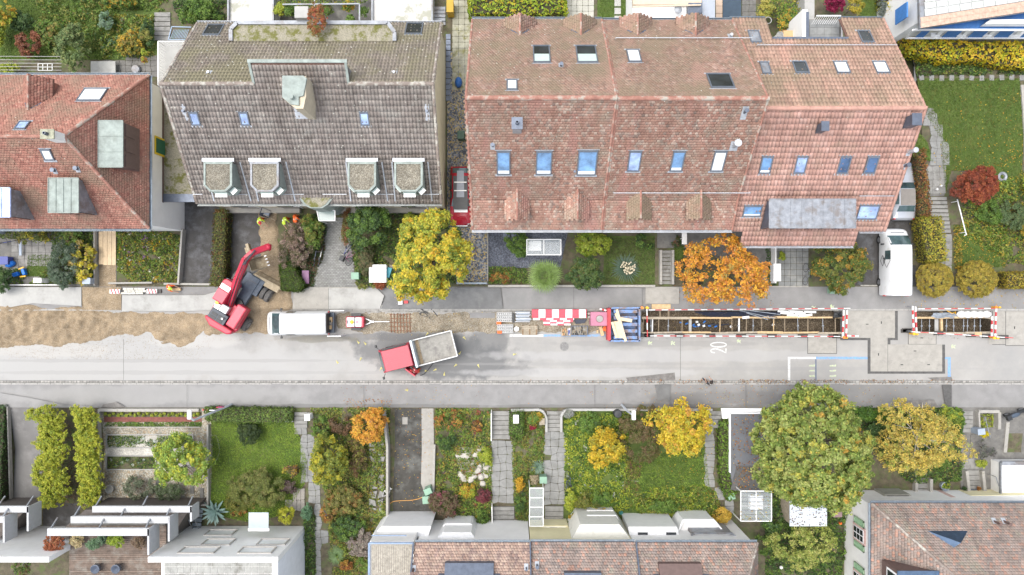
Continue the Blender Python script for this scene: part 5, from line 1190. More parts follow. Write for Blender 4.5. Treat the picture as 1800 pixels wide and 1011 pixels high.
v2 = van('white delivery van with black diamond logo parked beside the yellow hedge',Vector((30.0,2.0,.15)),R(90),5.25,.97,2.0)
for i in range(5):b = B(); b.box((1.0-2.4+i*.62,0,2.035),(.02,1.4,.02)); b.part('roof_rib',M('rib_grey',(.55,.56,.57),.4,.05),v2,local=True)
# writing on the left side (towards the street camera): diamonds, dots of text
def sidept(x,z):y = .97-max(0,(z-1.12))/.9*.13; return (x,y+.018,z)
b = B(); m_logo = M('logo_black',(.03,.03,.03),.5,0,1)
def dia(cx,cz,a_,h_):
    q = [(cx-a_,cz),(cx,cz+h_),(cx+a_,cz),(cx,cz-h_)]
    for i in range(4):b.bar(sidept(*q[i]),sidept(*q[(i+1)%4]),.02)
dia(.1,1.45,.55,.38); dia(.1,.95,.42,.3)
b.part('logo',m_logo,v2,local=True)
def text(parent,body,size,loc,rot,mat,name='lettering',sx=1.0):
    cu = bpy.data.curves.new(name,'FONT'); cu.body = body; cu.size = size; cu.extrude = .003; cu.align_x = 'CENTER'; cu.align_y = 'CENTER'; cu.resolution_u = 2
    o = bpy.data.objects.new(name,cu); me = o.to_mesh(); me2 = me.copy(); o.to_mesh_clear(); bpy.data.objects.remove(o)
    me2.name = name; me2.materials.clear(); me2.materials.append(mat); o = bpy.data.objects.new(name,me2); COL.objects.link(o); o.parent = parent; o.location = loc; o.rotation_euler = rot; o.scale = (sx,1,1); return o
text(v2,'glas',.3,(.1,.99,1.2),(R(75),0,R(180)),m_logo); text(v2,'Blattner AG',.17,(2.2,0,1.09),(R(6),R(8),R(-90)),m_logo)
# car under the eave of the pink house
t = thing('estate_car','silver car with beige soft top half hidden under the pink tiled eave','car',(30.75,7.5,.15),R(90)); W = .9
st = [(2.2,W*.7,.35,.55,.62,W*.5),(2.05,W*.93,.25,.65,.76,W*.7),(1.3,W,.2,.78,.93,W*.82),(.75,W,.2,.84,.98,W*.8),(.15,W,.2,.86,1.4,W*.62),(-1.1,W,.2,.88,1.42,W*.64),(-1.6,W,.2,.9,1.05,W*.74),(-2.05,W*.96,.25,.86,.98,W*.72),(-2.2,W*.8,.35,.7,.8,W*.6)]
carbody(t,st,M('car_silver',(.48,.50,.54),.3,.04,1,metal=.3),[(3,'windshield'),(5,'rear_window'),(4,'side_window')]); lamps(t,2.0,-2.12,.6,.75,.62,.75); mirrors(t,.7,.9,.95)
for x in (1.4,-1.35):
    for s in (-1,1):wheel(t,x,s*.8,.31)
b = B(); b.prism([(.15,-.56),(.15,.56),(-1.12,.58),(-1.12,-.58)],1.40,1.455); b.part('soft_top',M('fabric_taupe',(.22,.20,.18),.95,.1,4),t,local=True,bevel=.03)
# red small car in the alley
t = thing('small_car','dark red small car with grey roof and two roof bars in the narrow alley','car',(-4.0,7.15,.15),R(-90)); W = .86
st = [(2.25,W*.72,.3,.55,.66,W*.55),(2.1,W*.92,.2,.7,.84,W*.75),(1.5,W,.2,.84,.98,W*.85),(.85,W,.2,.9,1.04,W*.85),(.2,W,.2,.94,1.42,W*.70),(-.4,W,.2,.94,1.46,W*.72),(-1.7,W,.2,.96,1.44,W*.70),(-2.2,W*.97,.22,.92,1.1,W*.72),(-2.32,W*.88,.3,.8,.95,W*.66)]
carbody(t,st,m_cred,[(3,'windshield'),(6,'rear_window'),(4,'side_window'),(5,'side_window')]); lamps(t,2.1,-2.28,.55,.7,.72,.85); mirrors(t,.75,.86,1.0)
for x in (1.4,-1.4):
    for s in (-1,1):wheel(t,x,s*.76,.3)
b = B(); b.prism([(.15,-.30),(.15,.30),(-1.9,.26),(-1.9,-.26)],1.455,1.495); b.part('roof_panel',M('roof_slate',(.14,.16,.20),.35,.1,3),t,local=True)
b = B(); b.box((-.2,0,1.47),(2.6,1.12,.03)); b.part('black_roof',m_black,t,local=True)
for x in (-.35,-1.0):b = B(); b.box((x,0,1.55),(.08,.95,.05)); b.part('roof_bar',m_wht,t,local=True)
b = B(); b.box((1.12,0,1.045),(.3,1.05,.03),0,Matrix.Rotation(R(5),3,'Y')); b.part('white_stripe',m_cwhite,t,local=True); b = B(); b.box((2.28,0,.5),(.08,1.0,.12)); b.part('white_stripe',m_cwhite,t,local=True)
# red tipper truck
t = thing('tipper_truck','red crew cab truck with empty dusty tipper bed and its left door open','truck',P(738,617,0),R(180+14.3))
b = B(); x0,x1,W = .35,2.95,.93
b.prism([(x0,-W),(x1-.1,-W),(x1,-W+.12),(x1,W-.12),(x1-.1,W),(x0,W)],.45,1.25); b.add([(x0,-W,1.25),(x1,-W,1.25),(x1,W,1.25),(x0,W,1.25),(x0+.08,-W+.12,2.18),(x1-.4,-W+.12,2.18),(x1-.4,W-.12,2.18),(x0+.08,W-.12,2.18)],[(4,5,6,7),(0,1,5,4),(1,2,6,5),(2,3,7,6),(3,0,4,7)])
cab_ = b.part('cab',m_machred,t,local=True,bevel=.05)
b = B(); b.box(((x0+x1)/2-.16,0,2.2),(2.1,1.6,.05))
for i in range(10):b.box(((x0+x1)/2-.16,-.72+i*.16,2.235),(2.0,.09,.03))
b.part('ribbed_roof',M('cab_roof_red',(.40,.045,.07),.4,.06,3,c2=(.5,.12,.14),c2amt=(.6,.8),c2scale=3),t,local=True)
b = B(); b.add([(x1+.02,-W+.15,1.3),(x1+.02,W-.15,1.3),(x1-.38,W-.22,2.1),(x1-.38,-W+.22,2.1)],[(0,1,2,3)]); b.part('windshield',m_carglass,t,local=True)
for s in (-1,1):
    b = B(); b.add([(x0+.3,s*(W+.01),1.32),(x1-.25,s*(W+.01),1.32),(x1-.5,s*(W-.09),2.08),(x0+.3,s*(W-.09),2.08)],[(0,1,2,3)][::1] if s > 0 else [(3,2,1,0)]); b.part('side_window',m_carglass,t,local=True)
    b = B(); b.bar((x1-.2,s*W,1.7),(x1,s*(W+.3),1.75),.04); b.box((x1+.02,s*(W+.33),1.65),(.1,.2,.35)); b.part('mirror',m_black,t,local=True)
    b = B(); b.ball((x1+.0,s*.7,.75),(.08,.15,.12)); b.part('headlight',m_lampw,t,local=True)
b = B(); b.bar((1.15,W+.02,1.2),(.55,W+.75,1.2),.09,1.5); b.part('open_door',m_machred,t,local=True)
bx0,bx1,BW =-2.95,.22,1.02; b = B(); b.box(((bx0+bx1)/2,0,1.0),(bx1-bx0,BW*2,.1)); bed_ = b.part('bed_floor',M('dusty_steel',(.27,.26,.235),.85,.18,3,.2,20,c2=(.17,.16,.15),c2amt=(.5,.65),c2scale=1.6),t,local=True)
for q in (((bx0+bx1)/2,BW,bx1-bx0,.06),((bx0+bx1)/2,-BW,bx1-bx0,.06),(bx0,0,.06,BW*2+.06)):b = B(); b.box((q[0],q[1],1.27),(q[2],q[3],.5)); b.part('side_board',m_wht,t,local=True)
b = B(); b.box((bx1,0,1.5),(.16,BW*2+.1,1.0)); b.part('headboard',M('headboard_paint',(.55,.62,.66),.5,.06),t,local=True)
b = B(); b.box((bx1-.32,0,1.06),(.25,1.9,.05)); b.part('sand_rest',m_sand,t,local=True)
b = B(); b.box((0,0,.6),(5.5,.8,.25)); b.part('chassis',m_black,t,local=True)
for x in (2.2,-1.6):
    for s in (-1,1):wheel(t,x,s*.82,.36,.24)
# compressor trailer
t = thing('compressor_trailer','small red and white compressor trailer behind the white van','trailer',P(629,565,0),0); b = B(); b.box((0,0,.75),(1.42,.85,.6)); b.part('body',m_machred,t,local=True,bevel=.06)
b = B(); b.box((-.05,0,1.07),(1.15,.72,.05)); o = b.part('lid',m_wht,t,local=True,bevel=.02)
b = B(); b.ball((-.22,0,1.12),(.16,.16,.07)); b.part('filler_cap',m_yel,t,local=True); b = B(); b.box((.2,0,1.11),(.22,.16,.03)); b.part('data_plate',M('plate_mauve',(.35,.22,.28),.5,.05),t,local=True); b = B(); b.box((-.56,0,1.11),(.06,.28,.03)); b.box((0,0,1.13),(.05,1.0,.05)); b.part('handle',m_black,t,local=True)
for s in (-1,1):wheel(t,0,s*.55,.28,.2); b = B(); b.box((0,s*.55,.63),(.75,.26,.06)); b.part('mudguard',m_black,t,local=True)
b = B(); b.bar((.7,.25,.5),(1.3,0,.5),.06); b.bar((.7,-.25,.5),(1.3,0,.5),.06); b.bar((1.3,0,.5),(2.6,0,.45),.05); b.box((1.25,0,.55),(.3,.14,.14)); b.part('drawbar',m_steel,t,local=True)
# ---------------- wheeled excavator
t = thing('wheeled_excavator','red wheeled excavator with raised boom beside the driveway hedge','excavator',Vector((-21.6,-1.35,.05)),R(58))
L_ = lambda x,y,z:Matrix.Rotation(R(-58),3,'Z') @ (P(x,y,z)-t.location)
lx = lambda x,y,z:(x,y,z)
b = B(); b.prism([(-1.95,-.95),(-2.05,-.3),(-2.02,.55),(-1.75,1.15),(.45,1.2),(.45,.35),(.1,.3),(.1,-.35),(.35,-.4),(.35,-1.2),(-1.5,-1.25)],1.25,1.75); b.part('upper_frame',m_machred,t,local=True,bevel=.06)
b = B(); b.prism([(-1.95,-.9),(-2.04,.5),(-1.7,1.12),(-1.5,1.12),(-1.5,-1.15),(-1.75,-1.15)],1.75,2.25); b.part('counterweight',m_machred,t,local=True,bevel=.1)
b = B(); b.box((-.45,-.85,2.05),(1.75,.72,.65)); b.part('side_cover',M('cover_red',(.52,.05,.08),.4,.1,2),t,local=True,bevel=.08)
b = B(); b.box((-1.15,.3,2.0),(.75,1.35,.5)); b.part('engine_deck',M('anthracite',(.045,.055,.07),.5,.2,3),t,local=True,bevel=.03)
for x,y in ((-1.38,.05),(-1.1,.05),(-1.38,.6),(-1.1,.6)):b = B(); b.box((x,y,2.27),(.2,.45,.03)); b.part('grille',m_black,t,local=True)
b = B(); b.box((-.45,.2,2.05),(.55,.6,.5)); b.part('hydraulic_box',M('light_grey',(.50,.51,.52),.5,.1),t,local=True,bevel=.02); b = B(); b.box((-.55,.75,2.0),(.4,.38,.45)); b.part('white_box',m_wht,t,local=True)
b = B(); b.cyl((-1.05,-.15,2.25),.07,.35,10); b.ball((-.5,.95,2.15),(.12,.12,.12)); b.part('exhaust',m_steel,t,local=True); b = B(); b.cyl((-.32,.86,2.22),.13,.12,12); b.part('beacon',m_yel,t,local=True)
b = B(); b.prism([(-.15,.3),(1.45,.3),(1.6,.45),(1.6,1.05),(1.45,1.2),(-.15,1.2)],1.25,2.75); b.part('cab',m_machred,t,local=True,bevel=.06)
b = B(); b.box((.35,.75,2.8),(.85,.82,.06)); b.part('cab_roof',MATS['cover_red'],t,local=True,bevel=.02); b = B(); b.box((1.02,.75,2.8),(.38,.76,.06)); b.box((1.48,.75,2.55),(.3,.74,.05),0,Matrix.Rotation(R(40),3,'Y')); b.part('roof_window',glass_mat('grey_glass',(.30,.38,.42),.08),t,local=True)
b = B(); b.add([(.0,1.215,1.8),(1.4,1.215,1.8),(1.4,1.215,2.6),(.0,1.215,2.6)],[(3,2,1,0)]); b.part('side_window',m_carglass,t,local=True)
for z0,z1,pts,w_,nm in ((0,0,[L_(402,542,1.6),L_(418,490,3.2),L_(430,460,3.9)],.5,'boom'),(0,0,[L_(430,460,3.9),L_(442,449,3.8),L_(467,440,3.2)],.42,'stick')):
    b = B()
    for i in range(len(pts)-1):b.bar(pts[i],pts[i+1],w_,.42-.08*i)
    for p in pts[1:]:b.ball(p,(.24,.24,.24),10,6)
    b.part(nm,m_machred,t,local=True,bevel=.03)
b = B()
for s in (-1,1):b.bar(L_(405+4*s,535+3*s,1.8),L_(422+4*s,480+3*s,3.4),.1)
b.tube([L_(425,470,4.1),L_(445,445,4.1)],.06,8); b.part('cylinders',M('cylinder_dark',(.05,.05,.06),.35,.2),t,local=True)
b = B(); b.tube([L_(401,538,2.0),L_(415,492,3.5),L_(428,460,4.2),L_(444,447,4.1)],.03,6); b.tube([L_(405,540,2.0),L_(419,494,3.5),L_(431,463,4.2)],.03,6); b.part('hoses',m_black,t,local=True)
b = B(); q = L_(467,440,3.1); b.box(q,(.4,.4,.35),.5); b.bar(q+Vector((-.2,-.2,-.15)),q+Vector((.2,.2,-.15)),.12); b.part('quick_coupler',m_machred,t,local=True,bevel=.03)
m_bkt = M('bucket_steel',(.30,.24,.16),.8,.2,3,.2,20,c2=(.42,.36,.25),c2amt=(.5,.6),c2scale=4)
# bucket hanging below the stick
b = B(); a0 = .3
prof = [(-.45,.55),(-.5,.1),(-.3,-.35),(.15,-.5),(.55,-.3)]
mt = Matrix.Translation(L_(451,467,2.0)) @ Matrix.Rotation(R(-38),4,'Z')
V = []
for s in (-.42,.42):V += [mt @ Vector((x,s,z)) for x,z in prof]
b.v = [tuple(v) for v in V]; b.f = [(i,i+1,i+6,i+5) for i in range(4)]+[(4,3,2,1,0),(5,6,7,8,9)]; b.mi = [0]*6
o = b.part('bucket',m_bkt,t,local=True); md = o.modifiers.new('thick','SOLIDIFY'); md.thickness = .04
b = B()
for i in range(4):q = mt @ Vector((.6,-.36+.24*i,-.26)); b.box(q,(.16,.07,.05),R(-38))
b.part('teeth',m_steel,t,local=True)
b = B(); q = L_(437,446,2.5); b.box(q,(.2,1.0,.5),R(-40)); b.box(q-Vector((.2,0,.15)),(.4,.9,.06),R(-40)); b.part('tilt_bucket',m_bkt,t,local=True)
# undercarriage turned a little against the upper part
mu = Matrix.Rotation(R(3),4,'Z'); b = B(); b.box((.4,-.15,.85),(4.2,.8,.45)); b.box((1.9,-.15,.8),(1.3,1.5,.35)); b.box((-.9,-.15,.7),(.6,1.9,.3)); b.part('undercarriage',M('chassis_blue_grey',(.07,.09,.12),.6,.3,4),t,local=True,bevel=.04)
b = B(); b.cyl((.0,-.05,1.0),.55,.28,24); b.part('turntable',m_black,t,local=True)
for x,ss in ((1.75,(-1.55,-1.15,.9,1.25)),(-.95,(-1.3,-.95,.95,1.25))):
    for s in ss:
        b = B(); r = .5; b.lathe([(r*.55,-.15),(r*.9,-.16),(r,-.1),(r,.1),(r*.9,.16),(r*.55,.15)],(x,s,r),22,'Y')
        for k in range(22):a_ = 2*math.pi*k/22; b.box((x+r*math.sin(a_),s+(.07 if k%2 else -.07),r+r*math.cos(a_)),(.06,.12,.05),0,Matrix.Rotation(a_,3,'Y'))
        o = b.part('wheel',M('dusty_rubber',(.11,.105,.10),.9,.25,5),t,local=True); b = B(); b.lathe([(.02,-.1),(r*.5,-.16),(r*.5,.16),(.02,.1)],(x,s,r),12,'Y'); b.part('rim',m_rim,o,local=True)
b = B(); b.box((2.75,-1.0,.65),(.12,2.3,.6),R(4),Matrix.Rotation(R(-28),3,'Y')); b.box((2.5,-1.0,.9),(.5,2.1,.06),R(4)); b.part('dozer_blade',m_bkt,t,local=True)
b = B(); b.bar((2.55,-.5,.7),(2.0,-.5,.8),.1); b.bar((2.55,.2,.7),(2.0,.2,.8),.1); b.bar((2.1,-.5,1.06),(2.1,.1,1.06),.05); b.part('blade_arm',MATS['cylinder_dark'],t,local=True)
t.scale = (1.06,1.06,1)
# ---------------- people
def person(label,px,py,face,pose='stand',jacket=m_orange,trousers=m_orange,head=None,gz=None,stoop=.0,tool=None):
    """one continuous skinned figure; face = heading in degrees"""
    g = G(px,py) if gz is None else gz; h = {'stand':1,'stoop':1,'crouch':.62,'walk':1}[pose]; p = P(px,py,g+.9); t = thing('person',label,'person',(p.x,p.y,g+(.15 if py < 545 and gz is None else 0)-(.12 if py < 545 and gz is None else 0)),R(face))
    f = stoop; hipz = .92*h if pose != 'crouch' else .42; ch = Vector((.1+.42*f,0,hipz+.48*(1-.45*f))); nk = ch+Vector((.04+.1*f,0,.12)); hd = nk+Vector((.05+.08*f,0,.13))
    J = [Vector((0,0,hipz)),Vector((.05+.2*f,0,hipz+.24)),ch,nk,hd,hd+Vector((.01,0,.1))]; Rr = [(.16,.12),(.15,.11),(.17,.11),(.055,.055),(.095,.085),(.07,.07)]; E = [(0,1),(1,2),(2,3),(3,4),(4,5)]; seg = ['t','j','j','s','s','s']
    for s in (-1,1):
        st_ = .22*s if pose == 'walk' else 0; kn = Vector((.05+st_+(.38 if pose == 'crouch' else .06),.11*s,hipz*.52 if pose != 'crouch' else .48)); ft = Vector((-.05+st_*1.4+(.1 if pose == 'crouch' else 0),.12*s,.09))
        i = len(J); J += [Vector((0,.09*s,hipz-.05)),kn,ft,ft+Vector((.18,.02*s,-.04))]; Rr += [(.1,.1),(.07,.07),(.05,.05),(.04,.035)]; E += [(0,i),(i,i+1),(i+1,i+2),(i+2,i+3)]; seg += ['t','t','t','b']
        sh = ch+Vector((0,.19*s,.03)); el = sh+Vector((.08+.22*f,.06*s,-.27+.05*f)); wr = el+Vector((.2+.1*f,-.06*s,-.1-.1*f)); i = len(J)
        J += [sh,el,wr,wr+Vector((.08,0,-.03))]; Rr += [(.062,.062),(.048,.048),(.032,.032),(.035,.022)]; E += [(2,i),(i,i+1),(i+1,i+2),(i+2,i+3)]; seg += ['j','j','s','s']; pm = i+3
        for k in range(5):
            i = len(J); o_ = (k-1.5)*.02; base_ = J[pm]; L_ = (.07,.08,.075,.06,.055)[k]
            if k == 4:q1 = base_+Vector((.0,-.035*s,.0)); q2 = q1+Vector((.035,-.015*s,-.02))
            else:q1 = base_+Vector((.04,o_*s,-.015)); q2 = q1+Vector((L_*.6,0,-.035))
            J += [q1,q2]; Rr += [(.009,.009),(.008,.008)]; E += [(pm,i),(i,i+1)]; seg += ['s','s']
    me = bpy.data.meshes.new('skin'); me.from_pydata([tuple(j) for j in J],E,[]); o = bpy.data.objects.new('skin',me); COL.objects.link(o); o.modifiers.new('s','SKIN')
    for i,r_ in enumerate(Rr):me.skin_vertices[0].data[i].radius = r_
    me.skin_vertices[0].data[0].use_root = True; ss = o.modifiers.new('d','SUBSURF'); ss.levels = 1; dg = bpy.context.evaluated_depsgraph_get(); dg.update(); m2 = bpy.data.meshes.new_from_object(o.evaluated_get(dg)); bpy.data.objects.remove(o)
    ms = {'t':trousers,'j':jacket,'s':M('skin',(.42,.25,.17),.6,.05),'b':m_black}; ks = ['t','j','s','b']; m2.materials.clear()
    for k in ks:m2.materials.append(ms[k])
    C_ = [(J[a_],J[c_],seg[c_] if seg[c_] != 't' or seg[a_] == 't' else seg[a_]) for a_,c_ in E]
    for pl_ in m2.polygons:
        c = pl_.center; best = 9; kk = 't'
        for a_,d_,s_ in C_:
            ab = d_-a_; u = max(0,min(1,(c-a_).dot(ab)/max(ab.length_squared,1e-9))); q = (c-a_-ab*u).length
            if q < best:best = q; kk = s_
        pl_.material_index = ks.index(kk); pl_.use_smooth = True
    m2.name = 'body'; o = bpy.data.objects.new('body',m2); COL.objects.link(o); o.parent = t
    b = B(); b.lathe([(.135,0),(.125,.05),(.1,.1),(.06,.135),(.005,.145)],hd+Vector((0,0,.03)),12); 
    if head is not None and head is not m_black:b.box(hd+Vector((.12,0,.04)),(.1,.16,.015)); b.part('helmet',head,t,local=True,smooth=True)
    else:b.part('hair',M('dark_hair',(.03,.022,.018),.8,.2),t,local=True,smooth=True)
    b = B()                       # face: nose, eyes, ears
    b.ball(hd+Vector((.1,0,-.01)),(.02,.014,.025),6,4); [b.ball(hd+Vector((.0,s*.095,-.01)),(.02,.012,.03),6,4) for s in (-1,1)]; b.part('nose_and_ears',ms['s'],t,local=True)
    b = B(); [b.ball(hd+Vector((.088,s*.035,.02)),(.01,.014,.009),6,4) for s in (-1,1)]; b.box(hd+Vector((.088,0,-.05)),(.01,.05,.008)); b.part('eyes_and_mouth',m_black,t,local=True)
    if jacket is not trousers or jacket in (m_orange,m_hvy):
        b = B()
        for z in (.36,.48):c = Vector((0,0,hipz)).lerp(ch,z*1.6); b.lathe([(.17,-.022),(.175,.022)],(0,0,0),14); n_ = 28; b.v[-n_:] = [(c.x+v[0]*.78,c.y+v[1]*1.06,c.z+v[2]) for v in b.v[-n_:]]
        for s in (-1,1):b.bar(ch+Vector((-.1,.1*s,.08)),ch+Vector((.1,.1*s,.085)),.04,.02)
        b.part('reflective_band',M('reflective',(.75,.76,.74),.35,.05),t,local=True)
    if tool:b = B(); a_ = Vector((.55,.0,.6)); b.tube([Vector((.35,.1,.95)),Vector((1.0,-.25,.05))],.022,6); b.box((1.02,-.27,.05),(.25,.2,.04),.4); b.part('shovel',m_timd,t,local=True)
    return t
person('worker in lime vest and red helmet beside the wheelbarrow on the dark driveway',456,384,-55,'stoop',m_hvy,m_orange,m_red,stoop=.5)
person('worker in lime top with lime helmet holding a shovel on the dark driveway',501,383,-70,'stoop',m_hvy,m_orange,m_hvy,stoop=.45,tool=1)
person('worker bent forward in an orange jacket with white bands, at the driveway bush',518,379,-60,'stoop',m_orange,m_orange,m_orange,stoop=.7,tool=1)
person('crouching worker in orange and yellow at the garden wall left of the excavator',289,503,-20,'crouch',m_orange,m_orange,m_hvy,.14,stoop=.6)
person('worker in red and orange standing at the open door of the red truck',735,653,165,'stoop',m_red,m_orange,m_red,stoop=.5)
person('pedestrian in dark clothes walking on the kerb of the south pavement',1247,674,115,'walk',m_black,M('dark_denim',(.04,.045,.06),.8,.1),m_black,.12)
# wheelbarrow
t = thing('wheelbarrow','grey wheelbarrow between the two workers on the dark driveway','wheelbarrow',P(471,376,0)+Vector((0,0,.16)),R(160)); b = B(); b.add([(-.45,-.3,.6),(.35,-.34,.6),(.35,.34,.6),(-.45,.3,.6),(-.25,-.18,.3),(.15,-.2,.3),(.15,.2,.3),(-.25,.18,.3)],[(4,5,6,7),(0,1,5,4),(1,2,6,5),(2,3,7,6),(3,0,4,7)]); b.part('tray',m_zincd,t,local=True)
b = B(); [b.bar((.5,s*.1,.2),(-.95,s*.28,.55),.04) for s in (-1,1)]; [b.bar((-.25,s*.2,.3),(-.3,s*.2,0),.03) for s in (-1,1)]; b.part('frame',m_timd,t,local=True); wheel(t,.5,0,.18,.1)
# ---------------- bicycles and motorcycle
def bicycle(label,px,py,rz,col,loc_z=None,group=None,lean=12):
    g = G(px,py)+.02; p = P(px,py,g+.5); t = thing('bicycle',label,'bicycle',(p.x,p.y,g),R(rz),group); t.rotation_euler = (R(lean),0,R(rz))
    for x in (-.52,.52):
        b = B(); b.lathe([(.33,-.02),(.345,0),(.33,.02),(.31,0),(.33,-.02)],(x,0,.34),20,'Y'); o = b.part('wheel',m_rubber,t,local=True); b = B()
        for k in range(6):a_ = math.pi*k/6; b.bar((x-.31*math.cos(a_),0,.34-.31*math.sin(a_)),(x+.31*math.cos(a_),0,.34+.31*math.sin(a_)),.008)
        b.part('spokes',m_rim,o,local=True)
    b = B(); S = (-.15,0,.8); F_ = (.38,0,.82); Bb = (-.05,0,.3); b.tube([S,F_],.022,6); b.tube([S,Bb],.022,6); b.tube([Bb,F_],.025,6); b.tube([Bb,(-.52,0,.34)],.015,5); b.tube([S,(-.52,0,.34)],.015,5); b.tube([(.36,0,.95),(.52,0,.34)],.02,6); b.tube([S,(-.18,0,.95)],.015,5); b.part('frame',col,t,local=True)
    b = B(); b.tube([(.3,-.28,.98),(.38,-.1,1.0),(.38,.1,1.0),(.3,.28,.98)],.016,6); b.part('handlebar',m_black,t,local=True); b = B(); b.ball((-.2,0,.97),(.14,.08,.04)); b.part('saddle',m_black,t,local=True)
    return t
bicycle('bicycle with dark frame, left one of the pair left of the paved path',552,450,80,m_zincd); bicycle('bicycle with white frame, right one of the pair left of the paved path',561,450,75,m_wht)
b1 = bicycle('dark blue bicycle with front basket right of the paved path',613,441,245,M('blue_frame',(.03,.05,.25),.4,.1)); b = B(); b.box((.75,0,.75),(.4,.34,.3)); b.part('basket',m_black,b1,local=True)
bicycle('pink and grey bicycle lying below the dark blue one on the paved path',622,452,240,M('pink_frame',(.45,.22,.3),.4,.1),lean=35)
bicycle('grey bicycle on the tiled forecourt beside the orange and green tree',1416,482,88,m_zinc); bicycle('white bicycle lying in the overgrown garden left of the dark driveway',669,862,70,m_wht,lean=60); bicycle('dark bicycle leaning at the lawn edge beside the stone path',993,847,86,m_zincd,lean=30)
bicycle('dark blue bicycle at the far left in the paved yard',12,423,10,MATS['blue_frame'])
t = thing('motor_scooter','black motor scooter parked at the pavement edge, lower right','scooter',P(1778,724,.1)+Vector((0,0,0)),R(20)); 
for x in (-.6,.6):wheel(t,x,0,.25,.12)
b = B(); b.tube([(-.85,0,.62),(-.5,0,.72),(0,0,.72),(.3,0,.5),(.62,0,.6),(.78,0,.45)],[.08,.2,.17,.16,.14,.08],10); b.part('body',m_black,t,local=True,smooth=True); b = B(); b.ball((-.35,0,.86),(.42,.17,.07)); b.part('seat',M('seat_blue_black',(.05,.07,.10),.6,.1),t,local=True)
b = B(); b.tube([(.42,-.36,1.0),(.52,0,1.02),(.42,.36,1.0)],.02,6); [b.ball((.5,s*.42,1.15),(.03,.07,.05)) for s in (-1,1)]; b.part('handlebar',m_steel,t,local=True); b = B(); b.box((-.92,0,.9),(.34,.36,.28)); b.part('top_case',m_black,t,local=True)
# =====================================================================  BUILDING SITE
def stripe_bar(label,a_,c_,w_=.055,h_=.16,n=None,group=None,name='barrier_board',posts=True,seg=.5):
    a_ = Vector(a_); c_ = Vector(c_); t = thing(name,label,'barrier',(a_.x,a_.y,0),0,group); L = (c_-a_).length; n = n or max(2,int(L/seg)); wb = B(); rb = B()
    for i in range(n):(rb if i%2 else wb).bar(a_.lerp(c_,i/n),a_.lerp(c_,(i+1)/n),w_,h_)
    wb.part('white_board',m_wht,t); rb.part('red_band',m_red,t)
    if posts:
        k = max(2,int(L/2.2)+1)
        for i in range(k):b = B(); q = a_.lerp(c_,(i+.03)/(k-.94)); b.bar(q,(q.x,q.y,.04),.05); b.part('post',m_steel,t); b = B(); b.box((q.x,q.y,.06),(.75,.3,.11)); b.part('rubber_foot',M('foot_rubber',(.07,.065,.06),.9,.3,5),t)
    return t
Z = .95
stripe_bar('long red and white barrier board along the pavement side of the trench',P(1140,545,Z),P(1494,542,Z)); stripe_bar('long red and white barrier board on the road side of the trench',P(1143,590.5,Z),P(1476,591.5,Z))
stripe_bar('short red and white board across the trench beside the blue skip',P(1137,543,Z),P(1138,592,Z),.07,.1)
stripe_bar('red and white board closing the right end of the long trench, left one of two',P(1483,545,Z),P(1481,594,Z),.1,.1,5); stripe_bar('red and white board closing the right end of the long trench, right one of two',P(1489,545,Z),P(1487,594,Z),.1,.1,6,posts=False)
stripe_bar('short red and white board pointing right at the corner of the long trench',P(1489,590,Z),P(1509,591,Z),.1,.12,3,posts=False)
stripe_bar('red and white board closing the left end of the short trench, left one of two',P(1604,538,Z),P(1606,583,Z),.1,.1,6); stripe_bar('red and white board closing the left end of the short trench, right one of two',P(1609,539,Z),P(1611,585,Z),.1,.1,5,posts=False)
stripe_bar('red and white barrier board on the pavement side of the short trench',P(1613,543,Z),P(1752,542,Z)); stripe_bar('red and white barrier board on the road side of the short trench',P(1602,583,Z),P(1780,594,Z),seg=.62)
stripe_bar('red and white board closing the right end of the short trench, left one of two',P(1744,556,Z),P(1743,592,Z),.1,.1,5,posts=False); stripe_bar('red and white board closing the right end of the short trench, right one of two',P(1751,541,Z),P(1749,594,Z),.1,.1,7)
for i,(x,y,lab) in enumerate(((1137,541,'orange warning lamp beside the wooden board at the skip'),(1483,593,'orange warning lamp at the lower right corner of the long trench'),(1606,587,'orange warning lamp at the lower left corner of the short trench'),(1750,540,'orange warning lamp at the upper right corner of the short trench'),(1747,594,'orange warning lamp at the lower right corner of the short trench'),(1128,541,'orange warning lamp next to the skip corner'))):
    t = thing('warning_lamp',lab,'lamp',P(x,y,1.0)); b = B(); b.cyl(P(x,y,1.0),.11,.1,12); b.part('lens',m_yel if i%2 == 0 else M('lens_orange',(.8,.22,.03),.4,.05),t); b = B(); b.box(P(x,y,.5),(.16,.12,1.0)); b.part('battery_case',m_yel,t)
# planks along the trench edges and struts across
def plank(label,x0,y0,x1,y1,z,w_=.16,h_=.06,mat=None,g=None):
    b = B(); b.bar(P(x0,y0,z),P(x1,y1,z),w_,h_); return b.single('plank',mat or random.choice([m_tim,m_timd]),label,'plank',g)
x = 1128
for row,y,g in ((0,558.6,'planks along the upper edge of the trenches'),(1,584.8,'planks along the lower edge of the trenches')):
    for xs in ((1128,1482),(1608,1742)):
        x = xs[0]; i = 0
        while x < xs[1]-12:l_ = min(random.uniform(42,90),xs[1]-x); plank('%s timber plank from the left along the %s edge of the %s trench'%(ORD[i],('upper','lower')[row],'long' if xs[0] < 1500 else 'short'),x,y+random.uniform(-1,1),x+l_*1.03,y+random.uniform(-1,1),.06+.05*(i%2),random.uniform(.13,.2),.07,g=g); x += l_; i += 1
m_pipel = M('pipe_grey',(.25,.28,.32),.4,.2,5); SC = {}
